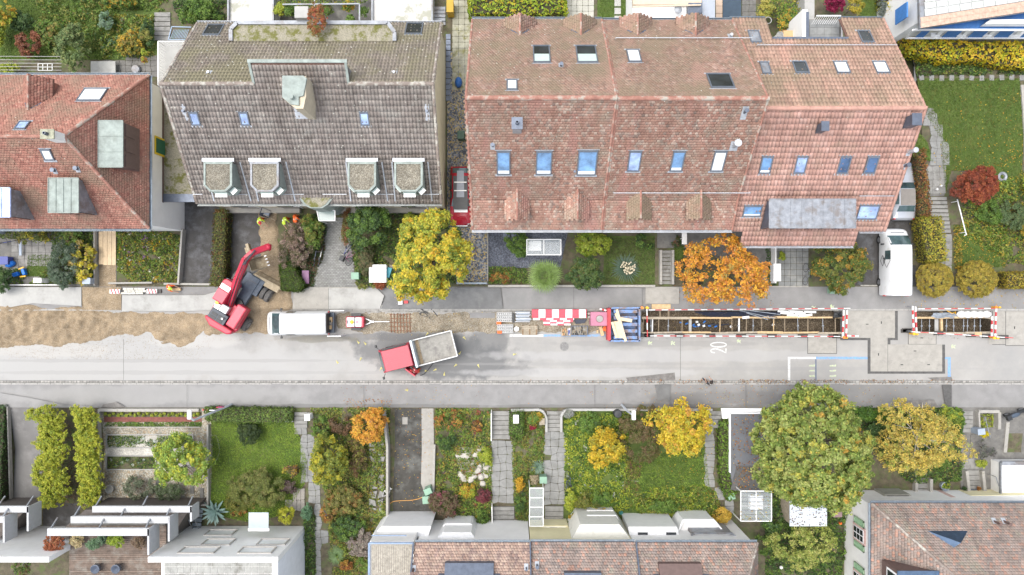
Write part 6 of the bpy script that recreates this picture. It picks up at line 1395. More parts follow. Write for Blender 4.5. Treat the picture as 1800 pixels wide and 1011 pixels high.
def strut(x,y0,y1,mat,w_,i):
    b = B(); a_,c_ = P(x,y0,-.25),P(x+random.uniform(-1,1),y1,-.25)
    if mat is m_steel:b.tube([a_,c_],w_*.4,8); b.box(a_.lerp(c_,.55),(.12,.1,.12))
    else:b.bar(a_,c_,w_)
    nm = 'steel' if mat is m_steel else 'timber' if mat in (m_tim,m_timd) else 'white'; mat = {m_steel:m_pipel,m_timd:M('strut_wood',(.24,.19,.13),.85,.3,5)}.get(mat,mat); key = (nm,x < 1500,w_ > .1); SC[key] = SC.get(key,-1)+1; o = b.single('trench_strut',mat,'%s %s%s strut from the left across the %s trench'%(ORD[SC[key]],'wide ' if w_ > .1 else '',nm,'long' if x < 1500 else 'short'),'strut',nm+' struts across the '+('long' if x < 1500 else 'short')+' trench')
xs = [1131,1144,1158,1175,1199,1266,1286,1298,1312,1324,1338,1360,1379,1402,1420,1446,1468]
for i,x in enumerate(xs):strut(x,559,584,[m_timd,m_steel,m_timd,m_steel,m_timd,m_tim][i%6],.07,i)
strut(1213,559,584,m_cpale,.2,0); strut(1299,559,584,m_wht,.1,0); strut(1147,559,584,m_wht,.08,0)
for i,x in enumerate((1620,1634,1664,1676,1694,1701,1713,1723)):strut(x,561,583,m_steel,.06,i)
strut(1654,548,584,m_tim,.18,0)
b = B(); b.bar(P(1646,561,-.3),P(1646,583,-.3),.3,.05); b.single('plank',m_cpale,'pale plank across the short trench left of the wooden beam','plank')
for x in (1160,1175,1426):strut(x,546,558,m_timd,.14,0)
m_pipe = M('pipe_navy',(.022,.030,.055),.35,.2,5); m_pipel = M('pipe_grey',(.25,.28,.32),.4,.2,5)
for i in range(5):b = B(); x0 = 1222+i*6; b.tube([P(x0,549+i*2.0,-.2),P(1310,548.5+i*2.0,-.16),P(1372,549+i*2.0,-.1)],.045,7); b.single('pipe',m_pipe,ORD[i]+' dark cable pipe from the top beside the long trench','pipe','dark cable pipes beside the long trench')
for i,(a_,c_) in enumerate((((1300,546),(1362,560)),((1308,546),(1366,558)),((1318,546),(1372,553)),((1345,560),(1372,549)),((1312,550),(1350,562)))):b = B(); b.tube([P(*a_,.1),P(*c_,.16+.02*i)],.035,6); b.single('pipe',m_pipel if i%2 == 0 else m_pipe,ORD[i]+' thin slanted pipe in the tangle right of the orange tree','pipe','slanted pipes over the long trench')
for i in range(7):b = B(); x = 1370+i*7+random.uniform(-3,3); y = 548+(i*3.1)%9; b.box(P(x+9,y,.05+.04*(i%3)),(.95+.2*(i%2),.16,.05),R(random.uniform(-14,8))); b.single('board',m_wht,ORD[i]+' white board from the left in the pile by the long trench','board','white boards piled by the long trench')
b = B(); b.box(P(1311,558,.12),(.55,.2,.05),R(6)); b.single('board',m_wht,'single short white board on the dark pipes under the orange tree','board')
for i,(x,y) in enumerate(((1197,567),(1207,569),(1219,571),(1221,574),(1228,573),(1238,566),(1247,573),(1258,574))):b = B(); b.box(P(x,y,-1.2),(.24,.1,.08),R(20*(i%3))); b.single('blue_sleeve',M('vivid_blue',(.01,.16,.55),.5,.1),ORD[i]+' bright blue pipe sleeve from the left at the bottom of the long trench','pipe sleeve','blue sleeves in the long trench')
for i,(x,y) in enumerate(((1225,566),(1237,573),(1228,571),(1285,574),(1359,571))):b = B(); b.box(P(x,y,-1.1),(.2,.17,.12),R(15*i)); b.single('white_block',m_wht,ORD[i]+' small white block lying down in the long trench','block','white blocks in the long trench')
b = B(); b.tube([P(1225+i*14,570+(i%2)*1.5,-1.3) for i in range(5)],.05,6); b.single('pipe',m_pipe,'dark pipe running along the bottom of the long trench','pipe')
for pts,lab in ((((1466,549),(1478,549),(1480,558),(1462,560)),'black plastic sheet crumpled at the right end of the long trench'),(((1640,550),(1668,549),(1684,553),(1680,560),(1645,560),(1636,556)),'grey plastic sheet bunched along the short trench')):
    ps = [P(*q,.05) for q in pts]; b = B(); c = sum(ps,Vector())/len(ps); k = 18; V = []
    for r_ in (0,.4,.75,1):
        for i in range(k):a_ = i/k*len(ps); p0 = ps[int(a_)%len(ps)].lerp(ps[(int(a_)+1)%len(ps)],a_%1); q = c.lerp(p0,r_); q.z = .1+.16*(1-r_)+random.uniform(-.05,.07); V.append(q)
    b.add(V,[(j*k+i,j*k+(i+1)%k,(j+1)*k+(i+1)%k,(j+1)*k+i) for j in range(3) for i in range(k)]); b.single('plastic_sheet',m_black if 'black' in lab else m_pipel,lab,'sheet')
b = B()
for i in range(5):b.ball(P(1690+i*11,552.5+(i%2)*.5,.25),(.38,.3,.24),12,8)
o = b.single('sand_bag_roll',M('white_tarp',(.72,.73,.72),.6,.1,3,.5,10),'long lumpy white covered roll beside the short trench','tarp roll',smooth=True)
b = B(); b.tube([P(1664,546,.1),P(1674,551,.2),P(1680,548,.15),P(1678,555,.1)],.03,6); b.single('yellow_strap',m_yel,'yellow strap lying left of the white covered roll','strap')
b = B(); p = P(1162,539,.18); b.box((p.x,p.y,.2),(1.5,.38,.1)); b.single('wooden_board',m_tim,'thick wooden board on the pavement edge above the trench','board')
b = B(); p = P(1719,587,.1); b.box((p.x,p.y,.1),(.55,.28,.1)); b.single('wooden_board',m_tim,'small wooden block at the lower edge of the short trench','block')
# skip: blue container with timber
t = thing('skip_container','blue and red steel skip loaded with loose timber at the left trench end','skip',P(1098,571,0)); t.location.z = .02; z = 1.35; a_,c_ = P(1072,541.5,z),P(1124,599.5,z); m_blu = M('skip_blue',(.15,.25,.46),.6,.2,3,c2=(.20,.14,.11),c2amt=(.46,.6),c2scale=1.6)
W_,H_ = c_.x-a_.x,a_.y-c_.y; cx,cy = (a_.x+c_.x)/2,(a_.y+c_.y)/2
b = B(); b.box((cx,cy,.25),(W_*.92,H_*.93,.12)); b.part('floor',m_blu,t)
for q in ((cx,a_.y,W_,.08),(cx,c_.y,W_,.08),(a_.x,cy,.08,H_),(c_.x,cy,.08,H_)):b = B(); b.box((q[0],q[1],.75),(q[2],q[3],1.1)); b.box((q[0],q[1],1.33),(q[2]+.06,q[3]+.06,.08)); b.part('side_wall',m_blu if q[0] != a_.x else m_red,t)
for i in range(5):b = B(); y = c_.y+H_*(i+.5)/5; b.box((cx+.1,y,.5+.35),(W_*.8,.26,.7)); b.part('rib',m_blu,t)
b = B(); b.box((a_.x-.1,cy,.9),(.18,H_*.96,.9)); b.part('front_frame',M('skip_red',(.42,.04,.05),.6,.2,3),t)
for i,(x0,y0,x1,y1,w_) in enumerate(((1084,544,1100,600,.2),(1088,560,1111,564,.26),(1076,566,1084,594,.2),(1081,565,1089,594,.2),(1085,565,1093,594,.18),(1089,563,1097,595,.2),(1082,551,1089,565,.2))):
    lab = ['longest pale plank slanting across the blue skip','short cross plank pointing right in the blue skip','leftmost plank in the bundle on the blue skip','second plank from the left in the bundle on the blue skip','third plank from the left in the bundle on the blue skip','rightmost plank in the bundle on the blue skip','short plank at the top of the pile in the blue skip'][i]
    plank(lab,x0,y0,x1,y1,1.45+.05*(i%3)+(.12 if i == 0 else 0),w_,.07,M('fresh_timber',(.62,.50,.34),.7,.15,5,island=.15))
# pink lidded tank
t = thing('pink_tank','pink square tank with round white lid left of the skip','tank',P(1053,560,0)); b = B(); a_,c_ = P(1038.5,548.5,1.1),P(1069,573,1.1); b.box(((a_.x+c_.x)/2,(a_.y+c_.y)/2,.58),(c_.x-a_.x,a_.y-c_.y,1.06)); b.part('body',M('faded_pink',(.42,.17,.24),.7,.1,2),t,bevel=.04)
b = B(); p = P(1054,560.5,1.1); b.cyl(p,.26,.07,20); b.part('lid',m_cpale,t); b = B(); b.lathe([(.24,0),(.3,0),(.3,.04),(.24,.04)],p,20); b.part('lid_ring',M('ring_maroon',(.2,.06,.08),.6,.1),t)
# stacked barrier boards: red-white chequers
t = thing('board_stack','stack of red and white barrier boards forming a chequered block','barrier boards',P(983,556,0)); rows = [(546,4,935,1031),(550,4,935,1031),(553.5,3.5,935,1031),(557.2,3.5,935,1031),(561,3.5,937,1009),(564.4,3.2,955,1007),(567.4,3.2,955,1003),(570.4,3.0,956,1003)]
for i,(y,h_,x0,x1) in enumerate(rows):
    z = .55-.035*i; wb = B(); rb = B(); x = x0; j = (1 if i in (0,) else 0)+(i > 3)*(i%2) ; L = 11.8
    first = j
    while x < x1-1:
        l_ = min(L,x1-x); p = P(x+l_/2,y,z); bb = B(); bb.box((p.x,p.y,z/2+.05),(l_/22.3,h_/22.6,z)); bb.part('board',M('faded_red',(.55,.07,.10),.6,.12,4) if j%2 == (0 if i in (1,2,3) else 1) else m_wht,t); x += l_; j += 1
# steel feet stack, props, pallets, baskets
t = thing('grating_stack','stacked grey perforated steel grates at the left end of the storage strip','grates',P(888,567,0))
for k,(y0,y1,x0,x1) in enumerate(((549,566,873,900),(570,586,874,902))):
    for j in range(3):
        b = B(); p = P((x0+x1)/2,y0+(y1-y0)*(j+.5)/3,.3); b.box((p.x,p.y,.2),((x1-x0)/22.1,(y1-y0)/3/22.1-.03,.36)); o = b.part('grate',M('galvanised',(.44,.44,.43),.6,.3,8),t); b = B()
        for i in range(8):b.box((p.x-.55+i*.155,p.y,.386),(.07,.1,.012))
        b.part('slots',m_black,o)
for x,y in ((877,568),(878,584)):b = B(); b.box(P(x,y,.42),(.35,.2,.08)); b.part('orange_block',m_orange,t)
b = B(); b.box(P(902.5,559,.2),(.16,.75,.4)); b.single('black_panel',m_black,'black upright panel between the grates and the steel props','panel')
t = thing('prop_bundle','bundle of grey steel props lying left of the chequered boards','steel props',P(920,557,0))
for i in range(11):b = B(); y = 548+i*1.75; b.tube([P(906+random.uniform(-1,2),y,.25+.06*(i%3)),P(932+random.uniform(-2,2),y+random.uniform(-.8,.8),.25+.06*(i%2))],.04,6); b.part('prop',[m_pipel,m_steel,M('pale_blue_steel',(.45,.50,.56),.5,.1)][i%3],t)
b = B(); b.lathe([(.01,.3),(.19,.3),(.2,.28),(.18,0),(.01,0)],P(908,578,0),20); b.single('white_bucket',m_wht,'white round bucket beside the wooden pallets','bucket')
t = thing('pallet_stack','wooden pallets lying right of the white bucket','pallet',P(931,580,0))
for i in range(5):b = B(); b.box(P(931,574.5+i*3.1,.42-.02*i),(1.25,.1 if i%2 else .12,.03)); b.part('deck_board',m_timd,t)
for x in (919,931,943):b = B(); b.box(P(x,580,.25),(.12,.75,.3)); b.part('bearer',M('old_timber',(.22,.15,.09),.85,.3,5),t)
b = B(); b.box(P(931,580,.12),(1.2,.8,.06)); b.part('base_board',m_timd,t)
for k,(x,y,w_,h_,lab,mats) in enumerate(((992,583,.42,.62,'small crate of orange-brown fittings below the chequered boards',(M('fitting_tan',(.45,.22,.10),.6,.2),m_tim)),(1000,583,.25,.62,'narrow crate with white and blue bottles beside the tan fittings',(M('blue_fit',(.12,.15,.4),.5,.2),m_wht)),(1018,581,1.3,.72,'wire basket filled with dark and pale couplers',(m_black,m_conc)))):
    t = thing('crate',lab,'crate',P(x,y,0)); b = B(); p = P(x,y,.2)
    for q in ((0,h_/2,w_,.04),(0,-h_/2,w_,.04),(w_/2,0,.04,h_),(-w_/2,0,.04,h_)):b.box((p.x+q[0],p.y+q[1],.25),(q[2],q[3],.4))
    b.part('crate_wall',m_timd if k != 2 else m_zincd,t); b = B(); b.box((p.x,p.y,.1),(w_,h_,.05)); b.part('floor',m_timd,t)
    for i in range(int(w_*h_*46)+3):b = B(); q = Vector((p.x+random.uniform(-.45,.45)*w_,p.y+random.uniform(-.43,.43)*h_,.36+random.random()*.08)); d = Vector((random.uniform(-.03,.03),.09,0)); b.tube([q-d,q+d],random.uniform(.02,.035),6); b.part('fitting',mats[i%2],t)
for i in range(5):b = B(); b.tube([P(1008+i,562.5+i*1.6,.15),P(1032-i,561.5+i*1.4,.18)],.04,6); b.single('pipe',m_pipe,ORD[i]+' dark pipe in the bundle between chequered boards and pink tank','pipe','pipe bundle beside the pink tank')
b = B(); b.box(P(1057,582,.2),(.26,.75,.3),R(14)); b.single('timber_block',m_tim,'leaning timber beam below the pink tank','beam'); b = B(); b.box(P(1050,583,.15),(.14,.22,.2)); b.single('timber_block',m_tim,'small timber cube beside the leaning beam','block')
b = B(); b.lathe([(.01,.42),(.16,.42),(.2,.4),(.17,0),(.01,0)],P(1063,577.5,0),16); b.single('orange_bucket',m_orange,'orange bucket between the pink tank and the skip','bucket')
for i,(x,y) in enumerate(((1034,551),(1034.5,557))):b = B(); b.lathe([(.01,.5),(.08,.5),(.11,.45),(.1,0)],P(x,y,0),12); b.single('canister',m_conc,'%s of two small round canisters left of the pink tank'%('upper','lower')[i],'canister')
stripe_bar('short red and white board behind the skip corner',P(1054,543,.7),P(1070,547,.7),.12,.1,4,posts=False)
# steel mats, cables and saw on the gravel strip
t = thing('rebar_mat','rusty reinforcing mat lying on the gravel right of the trailer','steel mat',P(703,567,.08))
for i in range(7):b = B(); b.bar(P(687+i*5.5,551,.1),P(688+i*5.5,585,.1),.05,.03); b.part('bar',M('rust',(.20,.09,.05),.9,.35,6),t)
for i in range(5):b = B(); b.bar(P(684,553+i*7,.13),P(724,553+i*7.2,.13),.03); b.part('bar',MATS['rust'],t)
def cable(lab,pts,r=.028,mat=m_black,name='cable',dz=.03):
    P_ = [Vector((x,y,0)) for x,y in pts]; out = []
    for i in range(len(P_)-1):
        p0,p1,p2,p3 = P_[max(i-1,0)],P_[i],P_[i+1],P_[min(i+2,len(P_)-1)]
        for k in range(6):
            u = k/6; q = .5*((2*p1)+(p2-p0)*u+(2*p0-5*p1+4*p2-p3)*u*u+(3*p1-p0-3*p2+p3)*u ** 3); out.append(GP(q.x,q.y,dz+(.03 if 505 < q.y < 545 or 674 < q.y < 716 else 0)))
    b = B(); b.tube(out,r,6); return b.single(name,mat,lab,'cable')
cable('black cable looping across the pavement from the red box',[(667,542),(668,533),(680,530),(692,536),(702,543),(712,534),(714,531)]); cable('thick black hose tangled beside the yellow tree',[(714,533),(713,540),(722,543),(735,538),(742,545),(752,552),(757,562),(752,555),(744,549),(738,552),(748,556),(756,553),(745,546),(736,541)],.04)
cable('black hose running to the tipper truck and ending at the worker',[(758,543),(766,552),(775,566),(779,580),(776,610),(760,640),(746,657),(738,660)],.035); cable('dark loop of cable beside the palm on the pavement',[(1018,513),(1020,521),(1028,523),(1034,518),(1036,512)],.02)
t = thing('cutting_saw','small floor saw with disc on the pavement left of the red box','saw',P(704,531,.14)); b = B(); b.box(P(704,532,.35),(.35,.3,.3)); b.part('engine',m_wht,t); b = B(); b.lathe([(.2,-.02),(.22,0),(.2,.02),(.02,0)],P(701,533,.32),18,'Y'); b.part('blade',m_steel,t); b = B(); b.bar(P(704,530,.5),P(703,521,.9),.04); b.part('handle',m_black,t)
b = B(); b.box(P(714,531,.3),(.32,.22,.28)); b.single('red_box',m_red,'small red power box on the pavement beside the tangled hose','box')
# yellow cones / wedges on the road around the truck
YC = [(630,602,'left of the truck, upper of the pair'),(642,604,'left of the truck, lower of the pair'),(593,637,'alone on the pale road left of the truck'),(634,631,'faint one in the pale road before the cab'),(816,594,'right of the tipper bed, highest'),(808,621,'at the lower right corner of the tipper bed'),(749,652,'next to the worker at the door'),(765,650,'second from the worker at the door'),(781,658,'lowest one right of the worker'),(801,642,'in the middle of the damp road'),(841,643,'furthest right on the damp road'),(715,686,'on the south pavement below the truck'),(904,623,'on the grey road below the white bucket'),(670,648,'at the front of the red cab'),(751,587,'above the tipper bed')]
for x,y,lab in YC:p = P(x,y,.01 if y < 674 else .135); b = B(); a_ = random.uniform(0,6.28); q = [Vector((math.cos(a_+t_)*r_,math.sin(a_+t_)*r_,0)) for t_,r_ in ((0,.22),(2.5,.13),(3.8,.13))]; b.add([p+v for v in q]+[p+Vector((0,0,.07))],[(0,1,3),(1,2,3),(2,0,3),(2,1,0)]); b.single('yellow_marker',M('marker_yellow',(.62,.55,.20),.7,.15,5),'small yellow wedge marker '+lab,'marker')
# left pavement: boards, blocks, warning boards
def hazard(lab,x,y,n=5):
    t = thing('warning_board',lab,'sign',P(x,y,.2)); b = B(); p = P(x,y,.3); b.box((p.x,p.y,.3),(.82,.34,.04)); o = b.part('board',m_wht,t); b = B()
    for i in range(3):b.add([(p.x-.34+i*.26,p.y+.165,.325),(p.x-.24+i*.26,p.y+.165,.325),(p.x-.12+i*.26,p.y-.165,.325),(p.x-.22+i*.26,p.y-.165,.325)],[(3,2,1,0)])
    b.part('red_stripe',m_red,o); b = B(); b.box((p.x+.55,p.y,.2),(.3,.3,.1)); b.part('foot',MATS['foot_rubber'],t)
hazard('red striped warning board lying left of the pale block pile',202,512.5); hazard('red and orange striped warning board right of the pale block pile',267,512)
for i in range(17):
    r_,c_ = divmod(i,6); b = B(); p = P(219+c_*6.6+(r_%2)*2,508+r_*3.8,.3); b.box((p.x,p.y,.24+.02*(i%3)),(.27 if r_ < 2 else .55,.15,.16),random.uniform(-.08,.08)); b.single('stone_block',M('pale_stone',(.52,.50,.44),.85,.15,4),'%s pale stone block in the %s row between the striped boards'%(ORD[c_],('back','middle','front')[r_]),'stone block','pale blocks piled on the north pavement')
b = B(); b.box(P(308,508.5,.3),(.9,.22,.18)); b.single('timber_block',m_tim,'timber beam on the pavement beside the crouching worker','beam')
# lamps and sign on masts
def streetlamp(lab,base,zt,head,z2,hl=(1.0,.36),ang=0):
    p = GP(*base); t = thing('street_lamp',lab,'street lamp',p); q = Vector((p.x,p.y,zt)); e = P(*head,z2); b = B(); b.tube([p,q],[.1,.075],10); b.part('mast',MATS.get('lamp_grey') or M('lamp_grey',(.50,.54,.58),.4,.1),t); b = B(); b.tube([q,q.lerp(e,.5)+Vector((0,0,.15)),e],.075,8); b.part('arm',M('lamp_grey',(.50,.54,.58),.4,.1),t)
    b = B(); b.box(e,(hl[1],hl[0],.16),ang); b.part('lamp_head',m_whit2,t,bevel=.05); return t
l1 = streetlamp('street lamp with white head above the red planted bed, holding the no-stopping sign',(407,711),6.6,(333,729),7.0,(.65,.3)); l2 = streetlamp('street lamp with white head leaning over the garden wall beside the yellow trees',(1093,712),3.0,(1114,730),7.2,(.65,.28))
p = P(386,716,3.2); b = B(); b.box((l1.location.x-.35,l1.location.y-.02,2.6),(.6,.06,.06)); b.part('sign_bracket',m_steel,l1)
t = thing('traffic_sign','round blue and red no-stopping sign on the lamp mast','traffic sign',P(387,716,2.9)); b = B(); b.lathe([(.01,.0),(.3,.0),(.3,.03),(.01,.03)],P(387,716,2.9),24,'Y'); o = b.part('sign_plate',m_red,t); b = B(); b.lathe([(.01,-.012),(.22,-.012),(.22,.042),(.01,.042)],P(387,716,2.9),24,'Y'); b.part('sign_field',M('sign_blue',(.02,.08,.5),.4,.05),o)
b = B(); c = P(387,716,2.9); [b.bar(c+Vector((-.16*s,.05,.16)),c+Vector((.16*s,.05,-.16)),.05,.012) for s in (-1,1)]; b.part('sign_cross',m_red,o)
o = patch('curb_mark',[(359,718),(369,718),(369,720.5),(359,720.5)],m_red,.35,cat='marker',label='small red mark on the bed wall near the lamp mast')
# =====================================================================  GARDENS
m_stone = M('flagstone',(.235,.235,.225),.85,.25,3,.3,30,c2=(.17,.168,.155),c2amt=(.5,.65),c2scale=1.5)
m_step = M('step_stone',(.235,.23,.215),.85,.2,2,.3,30,c2=(.15,.145,.13),c2amt=(.52,.66),c2scale=1.8)
m_slabd = M('slab_dark',(.145,.14,.13),.85,.25,2,.3,30,c2=(.20,.19,.17),c2amt=(.52,.66),c2scale=1.3)
m_wall = M('garden_wall',(.34,.325,.295),.9,.2,2,.3,30,c2=(.22,.21,.17),c2amt=(.55,.68),c2scale=2)
LAWN = [(.10,.165,.025,2),(.13,.20,.03,2),(.08,.13,.025,1)]; LAWNB = [(.22,.33,.045,2),(.28,.38,.055,2),(.16,.26,.04,1)]
def stones(path,cell,mat,h=.05,jit=.22,label=None,name='flagstone',gap=.55,reg=False,parent=None,seed=1,cat='path'):
    """irregular slabs with open joints over a path polygon (image px), each its own piece"""
    rs = random.Random(seed); cx_,cy_ = cell; x0 = min(p[0] for p in path); y0 = min(p[1] for p in path); nx = int((max(p[0] for p in path)-x0)/cx_)+2; ny = int((max(p[1] for p in path)-y0)/cy_)+2
    c = (sum(p[0] for p in path)/len(path),sum(p[1] for p in path)/len(path)); t = parent or thing('stone_path',label,cat,GP(*c)); V = {}
    for i in range(nx+1):
        for j in range(ny+1):V[i,j] = (x0+i*cx_+(0 if reg else rs.uniform(-jit,jit)*cx_),y0+j*cy_+(0 if reg else rs.uniform(-jit,jit)*cy_))
    for i in range(nx):
        for j in range(ny):
            q = [V[i,j],V[i+1,j],V[i+1,j+1],V[i,j+1]]; m = (sum(a[0] for a in q)/4,sum(a[1] for a in q)/4)
            if not inpoly(np.array([m[0]]),np.array([m[1]]),path)[0]:continue
            pts = []
            for k in range(4):
                a_,b__,c_ = q[k-1],q[k],q[(k+1)%4]
                if reg:pts.append(b__)
                else:pts += [(b__[0]+(a_[0]-b__[0])*.07,b__[1]+(a_[1]-b__[1])*.07),(b__[0]+(c_[0]-b__[0])*.07,b__[1]+(c_[1]-b__[1])*.07)]
            pts = [(m[0]+(a[0]-m[0])*(1-gap/max(3,cx_)),m[1]+(a[1]-m[1])*(1-gap/max(3,cy_))) for a in pts]
            g = [GP(*a) for a in pts]; b = B(); u = rs.uniform(0,.015); b.prism([(p.x,p.y) for p in g],[p.z-.03 for p in g],[p.z+h+u for p in g]); b.part(name,mat,t)
    return t
def steps(label,poly,n,dz=.1,mat=None,up=True,side=None,name='stone_steps'):
    """flight inside poly (x0,y0,x1,y1) px running along y; each tread a box reaching the ground"""
    x0,y0,x1,y1 = poly[:4]; sk = poly[4] if len(poly) > 4 else 0; t = thing(name,label,'stairs',GP((x0+x1)/2,y1)); 
    for i in range(n):
        ya,yb = y0+(y1-y0)*i/n,y0+(y1-y0)*(i+1)/n; a_,c_ = GP(x0+sk*i/n,ya),GP(x1+sk*i/n,yb); z = a_.z+.06; b = B()
        b.box(((a_.x+c_.x)/2,(a_.y+c_.y)/2,z-.15),(c_.x-a_.x,a_.y-c_.y-.055,.34+.0)); b.v[-4:] = [(q[0],q[1],q[2]) for q in b.v[-4:]]; b.part('step',mat or m_step,t)
    if side:
        for x in (x0,x1):b = B(); a_,c_ = GP(x,y0,.2),GP(x+sk,y1,.2); b.bar(a_,c_,side/22,.45); b.part('side_wall',m_wall,t)
    return t
def wallpx(label,pts,w_=3,h=.45,mat=None,cat='wall',name='garden_wall'):
    t = None; b = B()
    for i in range(len(pts)-1):b.bar(GP(*pts[i],h/2),GP(*pts[i+1],h/2),w_/22,h)
    return b.single(name,mat or m_wall,label,cat)
# ---- north side ground covers
patch('garden_soil',[(0,404),(205,404),(205,503),(0,503)],m_slabd,.006); patch('driveway',[(322,355),(386,355),(386,502),(318,502)],m_drive,.008); patch('driveway',[(408,370),(478,370),(478,504),(402,504)],m_drive,.008)
patch('alley',[(786,90),(858,90),(858,500),(803,500),(786,380)],gravel_mat('alley_cobbles',[(.10,.11,.13),(.16,.17,.20),(.30,.27,.20),(.40,.32,.18),(.08,.09,.11),(.22,.23,.26)],9,.6),.01)
patch('gravel_yard',[(857,400),(1000,400),(985,470),(857,472)],gravel_mat('blue_grey_gravel',[(.085,.095,.12),(.12,.13,.16),(.07,.075,.09),(.15,.16,.19)],14,.7),.01)
patch('driveway',[(1504,400),(1612,290),(1612,502),(1504,502)],m_drive,.008); patch('path',[(1155,400),(1242,400),(1242,436),(1155,436)],m_slabd,.01); patch('path',[(1240,400),(1362,400),(1362,500),(1340,503),(1240,440)],m_slabd,.009)
patch('path',[(174,466),(204,466),(204,504),(174,504)],m_sand,.012)
# block paving: small bricks joined
pv = [(571,384),(606,384),(612,410),(618,440),(626,505),(548,505),(556,480),(570,448)]; b = B(); y = 384; j = 0
patch('path',pv,m_slabd,.008)
while y < 504:
    x = 545+(j%2)*2.6
    while x < 628:
        if inpoly(np.array([x]),np.array([y]),pv)[0]:p = GP(x,y); b.box((p.x,p.y,p.z+.01+random.random()*.006),(4.6/22,2.3/22,.04))
        x += 5.2
    y += 2.9; j += 1
o = b.struct('paving_bricks',M('paving_brick',(.235,.235,.225),.85,.15,3,.2,30,island=.18,c2=(.17,.17,.15),c2amt=(.52,.66),c2scale=1.2)); o['kind'] = 'stuff'
stones([(1358,432),(1418,432),(1418,503),(1366,503)],(10.5,10.5),M('forecourt_slab',(.20,.205,.20),.8,.2,1.5,c2=(.28,.28,.26),c2amt=(.5,.65),c2scale=1),.02,0,'square grey paving slabs of the forecourt below the pink roof extension','paving_slab',.6,True,cat='forecourt')
stones([(20,420),(92,425),(88,470),(20,475)],(12,12),M('yard_slab',(.24,.23,.215),.85,.3,2),.02,.08,'old square slabs of the cluttered yard at the left edge','paving_slab',.8)
patch('path',[(92,404),(116,404),(100,440),(92,500),(80,500),(90,440)],m_damp,.02)
# plank bridge
t = thing('plank_bridge','four pale planks laid as a bridge over the dug entrance path','plank bridge',P(189,435,.2)); 
for i in range(4):b = B(); b.bar(P(177.5+i*7.6,406+(i == 0)*1,.26),P(177.5+i*7.6,466-(i == 0)*1,.26),.32,.06); b.part('plank',M('new_plank',(.58,.44,.28),.75,.15,3,.2,30,island=.12),t)
for y in (410,460):b = B(); b.bar(P(174,y,.18),P(204,y,.18),.12,.1); b.part('bearer',m_timd,t)
# low walls along the north pavement
for lab,pts,w_,h,m in (('pale low garden wall below the flower bed, left of the excavator',[(196,498),(272,497)],3,.45,m_wall),('low concrete garden wall in front of the dark driveway',[(292,499),(374,500)],3.5,.4,m_wall),('white low fence rail at the far left front garden',[(24,501),(110,501)],1.6,.4,m_white),('narrow wall beside the plank bridge path',[(172,404),(172,502)],2,.5,m_wall),('grey wall between flower bed and dark driveway',[(326,404),(319,500)],3,.6,m_wall),('low white step edge at the foot of the block paved path',[(545,506),(630,506)],2,.15,m_wall),('fence rail beside the yellow maple and alley',[(804,498),(856,498)],2.5,.8,m_gutter),('long pale garden wall under the palm tree',[(858,503),(1150,503)],4,.4,m_wall),('thin gravel yard edge left of the graphite gravel',[(857.5,404),(857.5,495)],1.5,.15,m_wall),('low kerb in front of the tiled forecourt',[(1345,504),(1420,504)],2,.15,m_wall),('pale threshold at the mouth of the driveway by the delivery van',[(1512,502),(1548,502)],2,.1,m_wall),('white rail left of the tiled forecourt',[(1356,434),(1356,498)],2,.9,m_white)):wallpx(lab,pts,w_,h,m)
steps('grey stone steps with side walls between the white yucca garden and the orange tree',(1160,440,1181,500),9,side=4)
patch('lawn',[(1063,415),(1151,415),(1151,500),(1060,500)],m_lawn,.01); patch('lawn',[(1185,432),(1203,432),(1200,458),(1183,458)],m_lawn,.02); grass('grass',[(1063,418),(1151,418),(1151,499),(1062,499)],[(.07,.10,.03,2),(.11,.10,.05,1),(.09,.13,.03,1)],1.0); grass('grass',[(1185,432),(1203,432),(1200,458),(1183,458)],LAWN)
b = B(); p = P(1203,418,2.3); b.box((p.x,p.y,2.3),(.38,1.0,.05)); b.box((p.x,p.y,1.2),(.06,.06,2.2)); b.single('narrow_canopy',m_wht,'white narrow canopy panel between the two red row houses and the orange tree','canopy')
# front yard things
def glasshut(lab,x0,y0,x1,y1,z,nx,ny,tint=(.45,.50,.52),slats=0):
    t = thing('glass_shelter',lab,'shelter',GP((x0+x1)/2,(y0+y1)/2)); b = B(); c = lambda x,y:P(x,y,z)
    for i in range(nx+1):x = x0+(x1-x0)*i/nx; b.bar(c(x,y0),c(x,y1),.06,.08)
    for i in range(ny+1):y = y0+(y1-y0)*i/ny; b.bar(c(x0,y),c(x1,y),.06,.08)
    for x in (x0,x1):
        for y in (y0,y1):q = c(x,y); b.bar(q,(q.x,q.y,G(x,y)+.02),.06)
    b.part('frame',m_whit2,t); a_,e_ = c(x0,y0),c(x1,y1)
    for i in range(nx):
        for j in range(ny):
            g = B(); u0,u1 = a_.x+(e_.x-a_.x)*i/nx+.04,a_.x+(e_.x-a_.x)*(i+1)/nx-.04; v0,v1 = a_.y+(e_.y-a_.y)*j/ny-.04,a_.y+(e_.y-a_.y)*(j+1)/ny+.04; g.quad((u0,v1,z-.02),(u1,v1,z-.02),(u1,v0,z-.02),(u0,v0,z-.02)); g.part('pane',PANE,t)
    if slats:
        for i in range(slats):g = B(); q = a_.lerp(e_,(i+.5)/slats); g.bar((a_.x,q.y,z+.05),(e_.x,q.y,z+.05),.03); g.part('slat',m_zinc,t)
    return t
PANE = M('clear_pane',(.62,.68,.70),.08,.05,2,alpha=.35,spec=.8)
glasshut('white framed glass roof over a small table between gravel yard and house',926,421,986,448,2.2,2,1); b = B(); b.box(P(940,432,.75),(1.0,.8,.05)); b.box(P(940,432,.4),(.1,.1,.75)); b.single('garden_table',m_wht,'white table under the glass roof in the gravel yard','table')
